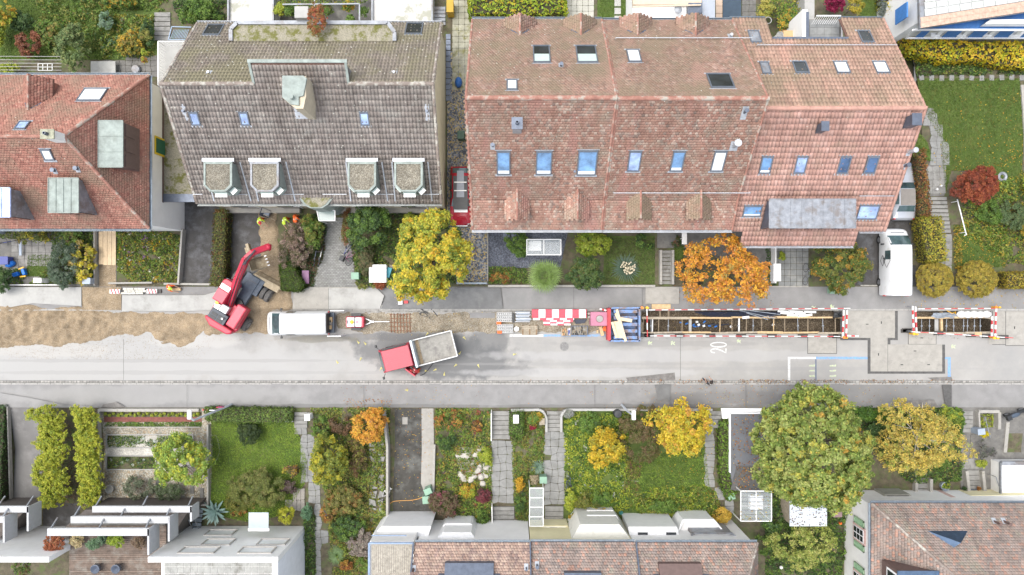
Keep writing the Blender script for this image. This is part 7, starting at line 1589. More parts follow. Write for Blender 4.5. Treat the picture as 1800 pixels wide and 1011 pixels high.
glasshut('tall narrow glass shelter at the lower stairs, between the two stone paths',931,858,955,925,1.6,1,4); glasshut('large glass lean-to roof below the leaf covered garage roof',1302,863,1356,916,1.6,2,2,slats=7)
b = B(); b.box(P(1328,882,.0),(1.0,1.1,.5)); b.single('white_cover',m_wht,'white covered furniture seen through the large glass lean-to','covered furniture')
def boxthing(lab,x,y,w_,d_,z0,z1,mat,cat,name='garden_box',rz=0,bev=.02,top=None):
    g = G(x,y); p = P(x,y,g+z1); t = thing(name,lab,cat,(p.x,p.y,g+z0)); b = B(); b.box((p.x,p.y,g+(z0+z1)/2),(w_,d_,z1-z0),rz); b.part('body',mat,t,bevel=bev); b = B(); b.box((p.x,p.y,g+z1+.015),(w_+.04,d_+.04,.05),rz); b.part('lid',top or mat,t,bevel=.01); return t
m_bin = M('bin_green',(.22,.36,.26),.6,.08,3)
for lab,x,y,w_,d_,z,m,c,rz in (('white rounded plastic cover box beside the yellow maple',664,481,1.3,1.35,1.1,m_cwhite,'storage box',0),('light green bin at the foot of the block paved path',624,485,.55,.5,1.0,m_bin,'bin',0),('purple bench seat at the hedge beside the block paved path',537,487,.5,1.0,.5,M('purple_wood',(.22,.11,.20),.6,.1),'bench',0),('white letterbox on the far left garden edge',66,493,.6,.35,1.0,m_white,'letterbox',0),('grey and dark letterbox under the yellow leaved shrub',152,494,.6,.45,1.0,M('box_blue_grey',(.30,.35,.42),.5,.1),'letterbox',0),('long white box on the tiled forecourt',1366,479,.55,1.35,.8,m_wht,'box',0),('green bin lying at the pavement by the orange and green tree',1466,511,.55,.45,.6,m_bin,'bin',0),('green bin in the alley beside the red house',810,237,.5,.6,1.0,M('bin_dark_green',(.05,.10,.07),.6,.1),'bin',0),('light green bin at the driveway foot, lower of the pair',749,879,.55,.55,1.0,m_bin,'bin',.1),('light green bin at the driveway foot, upper tilted one of the pair',752,864,.55,.45,1.0,m_bin,'bin',.4),('light green bin beside the tall glass shelter',955,844,.55,.5,1.0,m_bin,'bin',0),('light green bin at the bottom of the ivy strip',1286,873,.5,.45,.9,m_bin,'bin',.2),('white letterbox in the trimmed bush between the two upper stairs',907,737,.4,.6,1.1,m_white,'letterbox',0),('white letterbox beside the upper steps of the left lawn',540,734,.4,.45,1.0,m_white,'letterbox',0),('brown wooden box at the wall corner between the two upper stairs',953,741,.4,.5,.6,m_timd,'box',0),('blue grey letterbox on the post right of the steps',1725,759,.55,.45,1.0,MATS['box_blue_grey'],'letterbox',.1),('blue grey box showing through the golden birch',1641,771,.5,.4,.6,MATS['box_blue_grey'],'box',0),('dark stone trough under the yellow hanging vine',1658,102,.95,.6,.5,m_slabd,'trough',0),('small pink table below the big green tree',1472,901,.7,.7,.7,M('table_pink_brown',(.24,.16,.17),.7,.1),'table',0),('teal and white rack right of the white plastic cover box',683,479,.3,.75,.7,M('teal_plastic',(.02,.25,.32),.5,.1),'rack',-.3),('white table on the bright terrace at the right edge',1790,852,1.0,.75,.7,m_wht,'table',0),('blue cushion sack on the chair of the wooden deck',180,999,.9,.5,3.9,M('sack_blue',(.20,.42,.62),.6,.3,6),'sack',0)):
    boxthing(lab,x,y,w_,d_,.02 if 'cushion' not in lab else 3.6,z,m,c,rz=rz,bev=.12 if 'rounded' in lab else .02)
b = B(); b.box(P(691,488,.1),(1.1,2.0,.08)); b.single('wood_floor',m_timd,'small wooden floor between the plastic cover box and the yellow maple','decking')
# toys in the yard
t = thing('toy_vehicle','blue and yellow toy ride-on lying on the soil at the far left yard','toy',P(37,480,.2)); p = P(37,480,.4); b = B(); b.box((p.x-.4,p.y-.1,.4),(.5,.3,.3),.3); b.box((p.x+.25,p.y+.1,.4),(.25,.5,.35),.3); b.part('body',M('toy_blue',(.01,.16,.62),.4,.05),t,bevel=.05); b = B(); b.bar((p.x-.1,p.y+.3,.5),(p.x+.3,p.y+.45,.5),.1); b.bar((p.x,p.y-.3,.5),(p.x+.45,p.y-.25,.5),.1); b.part('frame',m_yel,t)
b = B(); b.ball(P(20,463,.35),(.3,.25,.3)); b.ball(P(16,467,.3),(.3,.15,.2)); b.single('toy_chair',MATS['toy_blue'],'bright blue plastic toy seat beside the dark trolley at the far left','toy',smooth=True)
boxthing('dark blue trolley at the far left edge of the yard',6,458,.7,.6,.1,.7,MATS['blue_frame'],'trolley'); b = B(); b.lathe([(.01,.9),(.22,.9),(.24,.85),(.22,0)],P(9,407,.1),16); b.single('rain_barrel',MATS['pipe_grey'],'round grey rain barrel at the far left house wall','barrel')
b = B(); b.box(P(36,437,.45),(.2,1.1,.06)); b.single('narrow_bench',MATS['box_blue_grey'],'narrow grey bench on the old slabs of the left yard','bench')
for i,(x,y) in enumerate(((890,411),(903,409))):boxthing(('left','right')[i]+' of two dark garden chairs under the red house eave',x,y,.5,.5,.1,.5,m_zincd,'chair',rz=.5*i)
# ---------------- vegetation north
bed('flower_bed',[(206,407),(326,407),(318,498),(206,497)],WILD+[(.45,.30,.02,.7),(.30,.16,.32,.25),(.6,.58,.5,.25)],.6,1.2,.075,11)
bed('ground_cover',[(92,404),(172,404),(172,500),(95,500)],MIX,.5,1,.07,12); bed('ground_cover',[(0,404),(92,404),(92,425),(0,418)],OL+MIX,.5,1,.07,13); bed('ground_cover',[(0,470),(100,475),(95,500),(0,500)],MIX,.35,.8,.07,14,bare=.3)
patch('lawn',[(50,448),(92,448),(92,486),(46,486)],m_lawn,.02); grass('grass',[(50,448),(92,448),(92,486),(46,486)],LAWN,1.3)
bed('ground_cover',[(500,405),(560,372),(575,400),(570,448),(550,504),(505,505)],DG+BR,.5,.9,.07,15); bed('ground_cover',[(607,372),(800,372),(803,440),(800,498),(632,504),(618,440)],DG+MIX,.55,1,.08,16)
shrub('yellow broad leaved shrub with pale round flower heads left of the plank bridge',150,462,22,42,1.3,[(.50,.42,.04,2),(.42,.32,.12,2),(.30,.30,.05,1)],1,.13,.3); shrub('grey-green feathery bush on the old path at the left garden',117,462,30,42,1.5,[(.12,.17,.11,2),(.08,.12,.07,2),(.17,.21,.15,1)],1.2,.06,.3)
shrub('dark green bush at the far left pavement',6,492,24,24,1.6,DG,1,.08); shrub('olive and yellow bush at the left house wall',60,418,28,14,1.2,OL+[(.45,.38,.04,1)],1,.09); shrub('dark mixed bush near the door of the left house',130,418,22,20,1.1,MIX,1,.08)
hedge('trimmed olive and russet hedge between the two dark driveways',[(390,372),(409,372),(407,440),(404,502),(383,502),(386,430)],1.4,[(.12,.14,.035,3),(.17,.17,.04,2),(.20,.10,.04,1)],1.1,.07,wob=.1)
shrub('pinkish brown bush with faded blossoms beside the workers',522,432,30,42,2.2,[(.24,.17,.13,2),(.15,.13,.07,2),(.34,.25,.21,1.4),(.09,.09,.04,1)],1.1,.06,.3); shrub('bright green bush between blossom bush and glass canopy',551,407,19,34,2.0,GR+OL,1.1,.075)
hedge('dense green conifer hedge right of the gravel strip, below the blossom bush',[(500,465),(520,462),(542,500),(535,512),(503,510)],1.3,[(.07,.12,.02,2),(.10,.16,.02,2),(.05,.09,.02,1)],1.4,.05,wob=.18)
shrub('small russet and green bush right of the green bush',561,420,9,14,1.2,BR+OL,1.1,.06); shrub('olive bush at the foot of the block paved path, right side',640,498,20,14,1.2,OL,1,.07); shrub('rust red bush under the white plastic cover box',668,500,12,9,.9,[(.30,.09,.04,2),(.22,.08,.03,1)],1,.07)
tree('round_tree','dense dark green round tree behind the paved path and bicycles',650,398,40,42,4.0,GR+DG,1.2,.09,.4); shrub('olive brown bush right of the bicycles',645,452,15,32,1.3,[(.14,.13,.06,2),(.18,.14,.08,1),(.10,.13,.05,1)],1,.07); shrub('russet green climbing shrub at the right edge of the paved path',612,400,11,32,1.5,[(.20,.12,.05,2),(.14,.14,.04,2),(.26,.10,.05,1)],1,.07)
tree('maple_tree','large yellow and green maple between the beige house and the alley',757,452,66,84,8.0,[(.56,.44,.04,3),(.44,.42,.05,3),(.28,.33,.05,3),(.58,.38,.04,.5),(.16,.22,.035,1.2)],1.2,.12,.42,base=(762,470),irr=.2)
shrub('small yellow green bush at the house wall above the maple',722,388,16,14,1.4,YG,1,.08); shrub('dark green bush at the right of the yellow maple, alley side',803,425,10,28,2.2,DG+GR,1,.08)
shrub('trimmed green bush in the gravel yard below the red eave',908,425,24,28,1.6,GR,1.1,.08); shrub('lime green round shrub between glass roof and yucca lawn',1041,428,31,27,2.2,[(.24,.30,.03,3),(.32,.36,.05,2),(.16,.24,.03,1)],1.1,.11); shrub('glossy dark green shrub in the corner of the yucca lawn',1134,423,19,17,1.6,DG+GR,1.1,.1)
tree('laurel_tree','rounded dark green tree between palm and yucca lawn',1030,480,31,34,3.6,[(.055,.10,.03,3),(.09,.14,.035,2),(.14,.15,.04,.6)],1.25,.085,.36,base=(1030,484)); bed('ground_cover',[(858,468),(925,470),(930,499),(858,499)],MIX,.45,1,.07,17); shrub('low orange and green bush at the gravel yard wall',882,488,24,12,.8,MIX+ORG,1,.07)
shrub('dark bush between the stone stairs and the white canopy panel',1189,425,9,14,1.2,DG+BR,1,.07); bed('ground_cover',[(1185,460),(1235,440),(1235,502),(1188,502)],[(.06,.05,.04,2),(.08,.10,.03,1)],.2,.6,.06,18,bare=.3)
tree('cherry_tree','large orange leaved tree overhanging the pavement and the trench',1268,478,76,70,6.6,[(.62,.30,.035,3),(.54,.23,.05,3),(.64,.38,.05,1.5),(.32,.24,.06,.8)],.5,.11,.38,base=(1272,470),irr=.2,n=11)
tree('ornamental_tree','round green tree with orange tips beside the dark driveway',1473,466,52,47,4.4,[(.11,.15,.03,3),(.18,.19,.04,2),(.40,.24,.04,1.2),(.07,.11,.03,2)],1.1,.09,.4,base=(1470,470)); shrub('small lime green shrub on the tiled forecourt',1372,451,8,8,.7,YG,1.2,.07,.15)
bed('ground_cover',[(1345,433),(1360,433),(1364,502),(1350,502)],DG,.3,1,.06,19)
for lab,x,y,r_ in (('clipped yellow ball bush nearer to the delivery van, with a dark hollow',1639,491,33),('clipped yellow ball bush right of the stone walk',1714,491,35)):tree('topiary_ball',lab,x,y,r_,r_,2.4,[(.38,.30,.05,3),(.30,.26,.05,2),(.45,.34,.06,1),(.22,.17,.05,.8)],2.0,.05,.2,'topiary bush',irr=.015,solid=True,cname='foliage',tname='stem',up=.5)
hedge('yellow green hedge right of the white delivery van',[(1605,384),(1641,384),(1641,460),(1608,462)],1.5,[(.34,.31,.04,3),(.25,.26,.04,2),(.42,.33,.05,1)],1.2,.08,wob=.2); hedge('russet and green hedge right of the silver car',[(1603,268),(1622,262),(1628,384),(1602,384)],1.6,[(.24,.10,.04,3),(.15,.14,.04,2),(.34,.18,.05,1)],1.2,.08,wob=.2,z0=.12); hedge('yellow hedge along the pavement at the right edge',[(1749,480),(1830,478),(1830,506),(1749,506)],1.4,[(.38,.30,.04,3),(.28,.25,.04,2),(.24,.16,.05,1)],1.2,.07,wob=.15)
# NE garden
LB = [(1612,138),(1792,138),(1800,200),(1795,330),(1745,345),(1735,300),(1672,300),(1662,340),(1650,240),(1620,190)]
patch('lawn',LB,m_lawn,.012); grass('grass',LB,[(.09,.145,.022,2),(.115,.175,.028,2),(.15,.15,.035,.5)],1.2,.05,7); patch('lawn',[(1680,395),(1770,400),(1768,468),(1682,476)],m_lawn,.012); grass('grass',[(1680,395),(1770,400),(1768,468),(1682,476)],LAWN,1.2,seed=8)
patch('lawn',[(1608,225),(1630,250),(1640,285),(1605,275)],m_lawn,.015); grass('grass',[(1608,225),(1630,250),(1640,285),(1605,275)],LAWN,1.1,seed=9)
bed('undergrowth',[(1690,342),(1830,290),(1830,470),(1770,462),(1690,410)],WILD+[(.42,.33,.04,1.2)],.6,1,.08,20); bed('undergrowth',[(1605,95),(1830,95),(1830,132),(1612,134)],DG+MIX,.6,1.1,.08,21); bed('undergrowth',[(1676,395),(1690,395),(1692,480),(1676,470)],OL+YEL,.4,1,.07,22)
patch('path',[(1622,190),(1640,190),(1664,260),(1660,345),(1625,345),(1632,290),(1645,260)],m_slabd,.014)
stones([(1625,190),(1641,195),(1661,240),(1664,290),(1634,292),(1640,250),(1624,212)],(11,10),m_stone,.03,.2,'irregular flagstone path curving along the right lawn',seed=3); stones([(1627,292),(1662,292),(1660,343),(1627,343)],(12,12),m_step,.02,.12,'worn grey slabs at the top of the curved garden stairs','paving_slab',seed=4)
steps('grey garden stairs between the yellow hedge and the red maple',(1632,346,1662,410,8),9,mat=m_step); stones([(1646,411),(1674,411),(1679,480),(1660,496),(1646,452)],(13.5,14),m_step,.03,.04,'square slab path below the curved garden stairs','paving_slab',seed=5)
t = thing('handrail','white metal handrail beside the curved garden stairs','handrail',GP(1678,380)); b = B(); b.tube([GP(1671,353,.8),GP(1685,408,.8),GP(1687,414,.8),GP(1684,415,.75)],.04,8); b.part('rail',m_whit2,t); b = B(); b.bar(GP(1672,356,.8),GP(1672,356,0),.05); b.bar(GP(1685,410,.8),GP(1685,410,0),.05); b.part('post',m_whit2,t)
t = thing('stepping_stones','row of square stepping stones along the top edge of the right lawn','stepping stones',GP(1700,137))
for i in range(11):b = B(); p = GP(1619.5+i*17.6,137+random.uniform(-.6,.6)); b.box((p.x,p.y,p.z+.02),(.36,.42,.07),random.uniform(-.12,.12)); b.part('stepping_stone',m_stone,t)
wallpx('pale stone edging along the right side of the lawn',[(1795,150),(1801,240),(1803,330)],5,.15); patch('path',[(1592,98),(1604,95),(1612,140),(1607,150)],m_damp,.02)
b = B(); b.lathe([(.16,.02),(.3,.0),(.38,.1),(.3,.16),(.2,.12),(.16,.02)],GP(1761,311),20); b.single('stone_ring',m_zinc,'round grey stone ring on the leafy lawn','stone ring')
for x,y,lab in ((1643,435,'round white globe lamp at the yellow hedge'),(1642,334,'small round pale lamp on the slabs, left one of two'),(1649,328,'small round pale lamp on the slabs, right one of two')):b = B(); g = GP(x,y); r_ = .19 if y > 400 else .08; b.ball((g.x,g.y,g.z+.4),(r_,)*3,14,8); b.cyl(g,.03,.4,8); b.single('globe_lamp',m_wht,lab,'lamp',smooth=True)
tree('japanese_maple','low rounded dark red Japanese maple beside the garden stairs',1693,332,37,34,2.6,[(.26,.06,.03,3),(.34,.10,.04,2),(.18,.05,.03,1.5)],1.5,.065,.28,base=(1693,335),low=0); shrub('yellowish round bush at the right edge above the undergrowth',1790,335,20,18,1.2,YG,1,.07); shrub('grey green bush in the right undergrowth',1765,380,30,24,1.3,[(.10,.15,.06,2),(.14,.18,.07,1)],1,.07); shrub('grassy green bush beside the red maple',1725,375,26,22,1.0,GR,1,.07); shrub('orange and yellow bush at the right edge',1798,400,20,26,1.4,YEL+OL,1,.08)
hedge('big yellow climbing vine hanging along the blue house front',[(1563,84),(1700,84),(1840,82),(1840,128),(1760,124),(1700,114),(1640,116),(1572,112)],1.2,[(.60,.48,.03,3),(.62,.42,.04,2),(.38,.42,.04,2)],1.5,.12,wob=.4,z0=1.32); hedge('yellow climbing vine beside the pink tiled roof edge',[(1536,-10),(1567,-10),(1568,72),(1584,104),(1566,108),(1543,40)],2.2,[(.52,.42,.03,3),(.50,.34,.05,2),(.30,.36,.04,1.5)],.9,.12,wob=.3)
# ---------------- behind the north row
patch('terrace',[(403,-30),(480,-30),(480,40),(403,40)],m_cpale,.03)
for q,zt,lab in (([(403,-30),(482,-30),(482,45),(403,45)],1.5,'bright concrete terrace behind the left part of the beige house'),([(655,-30),(760,-30),(760,45),(655,45)],1.5,'bright concrete terrace with a large grey stain behind the beige house')):
    po = [P(x,y,zt).xy for x,y in q]; t = thing('terrace',lab,'terrace',(*(sum((Vector(p) for p in po),Vector((0,0)))/4),0)); b = B(); b.prism([tuple(p) for p in po],0,zt); b.part('deck',M('terrace_concrete',(.52,.51,.49),.85,.08,1.5,c2=(.34,.34,.28),c2amt=(.53,.60),c2scale=.45),t)
    b = B(); b.bar((*po[0],zt+.1),(*po[3],zt+.1),.12,.3); b.part('edge',m_zinc,t); b = B(); b.bar((*po[1],zt+.1),(*po[2],zt+.1),.12,.3); b.part('edge',m_zinc,t)
patch('terrace',[(482,-30),(655,-30),(655,45),(482,45)],m_wet,.03); bed('planting',[(484,-5),(652,-5),(652,12),(590,14),(560,40),(484,32)],WILD,.7,1.1,.09,24,zoff=.8)
b = B(); a_,c_,e_,f_ = P(497,8,2.6),P(632,7,2.6),P(632,38,2.6),P(553,0,2.6); b.bar(a_,c_,.1); b.bar(c_,e_,.1); b.bar(f_,P(553,12,2.6),.08); [b.bar(q,(q.x,q.y,.1),.06) for q in (a_,c_,e_)]; b.single('steel_railing',m_zinc,'grey steel railing around the planted terrace behind the beige house','railing')
t = thing('planter_chimney','pale stone chimney planter with red creeper on the long roof edge','planter',P(541,35,6.5)); b = B(); b.box(P(541,36,5.5),(.95,.8,3.0)); b.part('planter',m_cpale,t); crown(t,P(556,30,7.3),(.6,1.1,.35),[(.30,.13,.05,2),(.22,.16,.05,2),(.36,.10,.05,1)],1,.08,.25,'creeper')
for i,(x,y,r_,pl_,lab) in enumerate(((494,18,12,YG,'yellow green bush on the planted terrace, leftmost'),(512,20,14,GR,'green bush on the planted terrace beside the creeper planter'),(575,18,12,MIX,'mixed potted bush right of the creeper planter'),(613,12,12,YEL+GR,'yellow potted plant in the terrace corner'),(640,22,9,GR,'green bush at the right end of the planted terrace'),(617,36,9,GR,'low green pot plant by the roof edge of the terrace'))):shrub(lab,x,y,r_,r_,2.2,pl_,1,.08,base=(x,max(y,2)))
steps('narrow steel stairs going down between the terrace and the beige gable',(762,12,783,45),5,mat=m_zinc,name='steel_stairs'); steps('dark steep stairs beside the beige gable wall',(784,60,792,178),12,mat=m_zincd,name='steel_stairs')
stones([(795,-20),(828,-20),(828,155),(800,155)],(11,10.5),M('mossy_slab',(.33,.32,.25),.9,.25,2,c2=(.20,.19,.08),c2amt=(.5,.62),c2scale=1.2),.02,.03,'mossy slab walk between the beige and the red row house','paving_slab')
b = B(); b.ball(P(806,145,.5),(.3,.45,.4)); b.single('blue_tarp',M('tarp_blue',(.02,.10,.32),.5,.15,5),'dark blue covered bundle in the alley beside the mossy slabs','tarp',smooth=True); boxthing('mustard yellow bin at the top of the narrow stairs',791,10,.5,1.0,.1,1.2,M('mustard',(.42,.26,.02),.6,.1),'bin')
hedge('bright lime and yellow hedge behind the red row house',[(825,-25),(990,-25),(994,40),(900,42),(826,40)],2.0,[(.32,.38,.03,3),(.22,.32,.03,3),(.45,.36,.03,1.2)],1.0,.12,wob=.4)
stones([(994,-20),(1046,-20),(1046,40),(994,40)],(10,10),M('pale_slab',(.40,.39,.34),.85,.15,2),.02,.03,'pale slab yard behind the red row house','paving_slab'); patch('lawn',[(1050,-20),(1103,-20),(1103,40),(1050,40)],m_lawn,.02); grass('grass',[(1050,-20),(1103,-20),(1103,40),(1050,40)],LAWN,1.2)
t = thing('stepping_stones','pale square stepping stones in the narrow lawn behind the middle red house','stepping stones',GP(1086,15)); 
for i in range(4):b = B(); p = GP(1085.5,-8+i*14); b.box((p.x,p.y,p.z+.03),(.5,.5,.08)); b.part('stepping_stone',m_cpale,t)
for q,zt,m,lab in (([(1112,-30),(1232,-30),(1232,60),(1112,60)],3.2,m_whit2,'large white balcony terrace behind the middle red house'),([(1234,-30),(1257,-30),(1257,44),(1234,44)],3.2,M('balcony_blue_grey',(.34,.37,.42),.7,.08),'narrow blue grey terrace strip beside the white one'),([(1271,-30),(1303,-30),(1303,40),(1271,40)],.3,M('pool_cover',(.035,.06,.09),.7,.15,3),'dark blue covered pool between pale slab borders')):
    po = [P(x,y,zt).xy for x,y in q]; b = B(); b.prism([tuple(p) for p in po],0,zt); b.single('terrace' if zt > 1 else 'pool',m,lab,'terrace' if zt > 1 else 'pool')
b = B(); b.bar(P(1112,12,4.1),P(1232,9,4.1),.1); b.bar(P(1112,4,3.4),P(1232,4,3.4),.5,.4); b.single('white_railing',M('beige_rail',(.55,.45,.34),.7,.1),'beige parapet rail along the white balcony terrace','railing'); boxthing('dark sofa corner on the white balcony terrace',1222,14,1.0,.7,3.2,3.8,m_zincd,'sofa'); b = B(); b.lathe([(.3,.0),(.3,.04),(.02,.1)],P(1192,17,3.9),16); b.single('round_table',m_zinc,'round grey table with parasol foot on the white balcony','table')
stones([(1304,-15),(1334,-15),(1334,33),(1304,33)],(12.5,12),m_slabd,.02,.02,'dark brown slabs right of the covered pool','paving_slab'); stones([(1258,-15),(1271,-15),(1271,40),(1258,40)],(12,13),m_tim if False else M('pink_slab',(.50,.38,.29),.8,.1),.02,.0,'pinkish slab border left of the covered pool','paving_slab',reg=True)
bed('planting',[(1336,0),(1412,0),(1405,40),(1390,60),(1350,45),(1336,28)],WILD,1.0,1.2,.09,26,zoff=1.2); shrub('yellow tall grass clump behind the pink roof notch',1345,18,15,18,2.4,[(.40,.36,.08,2),(.28,.30,.06,1)],1,.09); shrub('mixed green shrub with yellow flowers in the roof notch',1385,38,20,20,4.0,GR+YEL,1,.09,base=(1385,40)); shrub('dark magenta round shrub behind the pink tiled house',1465,8,18,16,2.0,[(.22,.01,.05,3),(.30,.02,.08,2),(.14,.01,.03,1)],1.5,.07); shrub('golden yellow shrub right of the magenta one',1501,12,17,17,2.2,[(.42,.33,.04,2),(.30,.28,.04,2)],1.1,.08); shrub('silver grey shrub strip at the lawn behind the pink house',1549,14,8,22,1.4,[(.22,.25,.24,2),(.14,.17,.13,2)],1.1,.06)
for i,(x,y) in enumerate(((1371,62),(1350,36))):b = B(); b.lathe([(.24,0),(.27,.03),(.24,.06),(.21,.03),(.24,0)],P(x,y,4.6),20); b.single('round_pot',m_cpale,('round pale pot ring beside the wooden box in the roof notch','round pale pot ring at the left edge of the roof notch')[i],'plant pot')
patch('lawn',[(1515,-20),(1545,-20),(1545,32),(1510,32)],m_lawn,.02); grass('grass',[(1515,-20),(1545,-20),(1545,32),(1510,32)],LAWN,1.2,seed=12); b = B(); b.box((P(1423,15,3).x,P(0,12,3).y,1.5),(.75,1.9,3.0)); b.single('white_slab',m_cpale,'white narrow landing behind the tiled roof terrace','landing')
# top left garden
patch('lawn',[(-30,-20),(280,-20),(280,105),(-30,105)],m_lawn,.008); grass('grass',[(0,-10),(215,-10),(200,105),(0,105)],LAWN,.9,.06,31,.12); bed('undergrowth',[(60,-10),(190,-10),(180,90),(90,100)],GR+OL,.8,.7,.09,32,bare=.25); bed('undergrowth',[(175,25),(275,25),(272,100),(180,104)],WILD+[(.14,.22,.12,1)],.7,1.2,.09,33); bed('undergrowth',[(300,0),(402,0),(402,38),(320,42)],GR+DG,.8,1.2,.09,34); bed('undergrowth',[(180,-10),(300,-10),(290,20),(182,20)],MIX,.6,1,.09,35)
stones([(178,104),(278,96),(280,134),(178,134)],(11,10),m_slabd,.02,.15,'dark slab yard behind the hipped house','paving_slab',seed=9); steps('stone steps climbing at the garden end left of the brown roof',(272,22,300,72),6)
for lab,x,y,rx,ry,h,c_ in (('rust brown round bush in the upper left garden',57,78,24,24,1.8,[(.26,.10,.05,3),(.18,.07,.04,2)]),('yellow green small tree at the upper left corner',12,20,20,28,2.8,YG+YEL),('dark blue green bush below the corner tree',42,40,22,20,1.8,DG),('lime bush at the left edge below the corner',2,58,10,26,1.6,YG),('loose pale green shrub above the hipped roof',132,88,28,40,3.2,[(.16,.22,.08,2),(.24,.28,.10,1),(.10,.15,.05,1)]),('yellow flecked bush beside the curved garden edge',232,78,24,26,1.5,OL+YEL),('grey green leafy plant at the top of the slab yard',190,40,14,18,1.2,[(.18,.26,.17,2),(.12,.20,.10,1)]),('olive bush in the middle of the upper left garden',90,60,26,26,1.6,OL+GR),('green bush at the top edge left of the steps',215,6,26,12,1.5,GR+YEL),('dark green bush right of the rust brown one',262,60,14,24,1.6,DG),('green bush behind the steel stair',350,22,36,20,1.8,GR),('yellow green bush at the left edge by the drying rack',20,122,20,9,1.2,YG)):shrub(lab,x,y,rx,ry,h,c_,1.0,.09)
b = B(); [b.bar(P(-20,99+i*6,2.6),P(108,99.5+i*6,2.6),.03) for i in range(5)]; b.single('washing_lines',m_cpale,'white washing lines stretched behind the hipped house','washing line')
t = thing('drying_rack','white drying rack on the yard behind the hipped house','drying rack',P(79,118,.2)); b = B(); [b.bar(P(67,112+i*6,.9),P(92,112+i*6,.9),.04) for i in range(3)]; [b.bar(P(67+i*8.3,112,.9),P(67+i*8.3,124,.9),.04) for i in range(4)]; b.part('frame',m_whit2,t); b = B(); [b.bar(P(x,124,.9),P(x,118,.13),.04) for x in (68,92)]; b.part('leg',MATS['blue_frame'],t)
b = B(); b.box(P(189,118,.6),(1.3,.9,.1)); b.box(P(171,118,.4),(1.0,.9,.08)); b.single('white_loungers',m_cpale,'pale garden furniture on the slab yard behind the hipped house','garden furniture'); b = B(); b.lathe([(.01,.1),(.3,.12),(.36,0),(.3,0)],P(239,122,.3),16); b.single('round_basin',m_zinc,'round dark basin on the slab yard','basin')
for i,(x,y,r_,lab) in enumerate(((296,90,11,'round clipped pot bush on the white roof terrace'),(292,117,6,'lime pot plant on the white roof terrace'),(293,130,6,'orange and green pot plant on the white roof terrace'))):t = tree('pot_plant',lab,x,y,r_,r_,.8,[OL,YG,YG+ORG][i],1.4,.06,.2,'pot plant',base=(x,y),solid=True,cname='foliage',tname='stem'); t.location.z = 3.25
# ---------------- special plants
def blades(parent,c,n,L,w_,tilt,mat,name='leaf',droop=.3,segs=4,zb=0.0,tmin=.1):
    """long leaves radiating from one point, each a folded strip"""
    for i in range(n):
        a_ = 2*math.pi*(i*.381966) ; el = tilt*(tmin+(1-tmin)*(i/n)); l_ = L*random.uniform(.8,1.1); b = B(); V = []
        for k in range(segs+1):
            u = k/segs; r_ = l_*u*math.cos(el*(1-.2*u)); z = zb+l_*u*math.sin(el)*(1-droop*u*u)-droop*.35*l_*u*u; ww = w_*(math.sin(math.pi*min(1,.12+.88*u)) ** .7+.02); dx,dy = math.cos(a_),math.sin(a_)
            V += [(c[0]+dx*r_-dy*ww,c[1]+dy*r_+dx*ww,c[2]+z+ww*.3),(c[0]+dx*r_,c[1]+dy*r_,c[2]+z),(c[0]+dx*r_+dy*ww,c[1]+dy*r_-dx*ww,c[2]+z+ww*.3)]
        b.add(V,[f for k in range(segs) for f in ((3*k,3*k+3,3*k+4,3*k+1),(3*k+1,3*k+4,3*k+5,3*k+2))]); b.part(name,mat,parent,smooth=True)
t = thing('palm_tree','fan palm between gravel yard and pavement','palm tree',GP(958,487)); p = P(958,485,2.2); b = B(); b.tube([(p.x,p.y,.1),(p.x,p.y,2.2)],[.16,.13],8); b.part('trunk',BARK,t); m_palm = M('palm_green',(.16,.24,.06),.6,.2,4,island=.2)
for i in range(26):
    a_ = 2*math.pi*i*.381966; el = 1.25-1.25*i/26; d = Vector((math.cos(a_)*math.cos(el),math.sin(a_)*math.cos(el),math.sin(el))); c = p+d*random.uniform(.55,.8); b = B(); b.bar(p,c,.03,.02); s = Vector((-d.y,d.x,0)).normalized(); up_ = d.cross(s)
    for k in range(15):
        t_ = R(-105+15*k); q = (d*math.cos(t_)+s*math.sin(t_)); L_ = .85*random.uniform(.85,1.05); e = c+q*L_-Vector((0,0,.28)); w_ = (d* -math.sin(t_)+s*math.cos(t_))*.035; m_ = c+q*L_*.5; b.add([c,m_+w_,e,m_-w_],[(0,1,2,3)])
    b.part('frond',m_palm,t)
t = thing('yucca_plant','big spiky yucca with cream flower heads on the front lawn','yucca',GP(1098,472)); g = GP(1098,472); blades(t,g+Vector((0,0,.15)),64,1.35,.035,1.1,M('yucca_green',(.08,.13,.09),.5,.15),droop=.25)
for i in range(46):b = B(); a_ = random.uniform(0,6.28); r_ = .62*math.sqrt(random.random()); q = g+Vector((.1+r_*math.cos(a_),.05+r_*.9*math.sin(a_),.9+.4*random.random())); b.ball(q,(.055,.075,.08),8,5); b.tube([q,g+Vector((0,0,.4))],.008,4,False); b.part('flower_head',M('cream_flower',(.66,.58,.42),.7,.1),t)
t = thing('agave_plant','large blue green agave beside the glass stair of the modern house','agave',GP(380,897)); g = GP(380,898); blades(t,g+Vector((0,0,.15)),24,1.15,.1,1.2,M('agave_blue',(.20,.30,.27),.5,.15),droop=.15,tmin=.12)
t = thing('spiky_plant','grey green spiky plant in the bed between the two stone paths','yucca',GP(945,820)); g = GP(945,820); blades(t,g+Vector((0,0,.1)),44,.75,.03,1.2,M('spiky_grey',(.13,.20,.14),.5,.15))
t = thing('grass_tuft','large green ornamental grass tuft at the bottom of the wild garden','ornamental grass',GP(593,978)); g = GP(593,975); blades(t,g,150,1.15,.015,1.25,M('tuft_green',(.14,.22,.08),.6,.15),'blade',.7,tmin=.3)
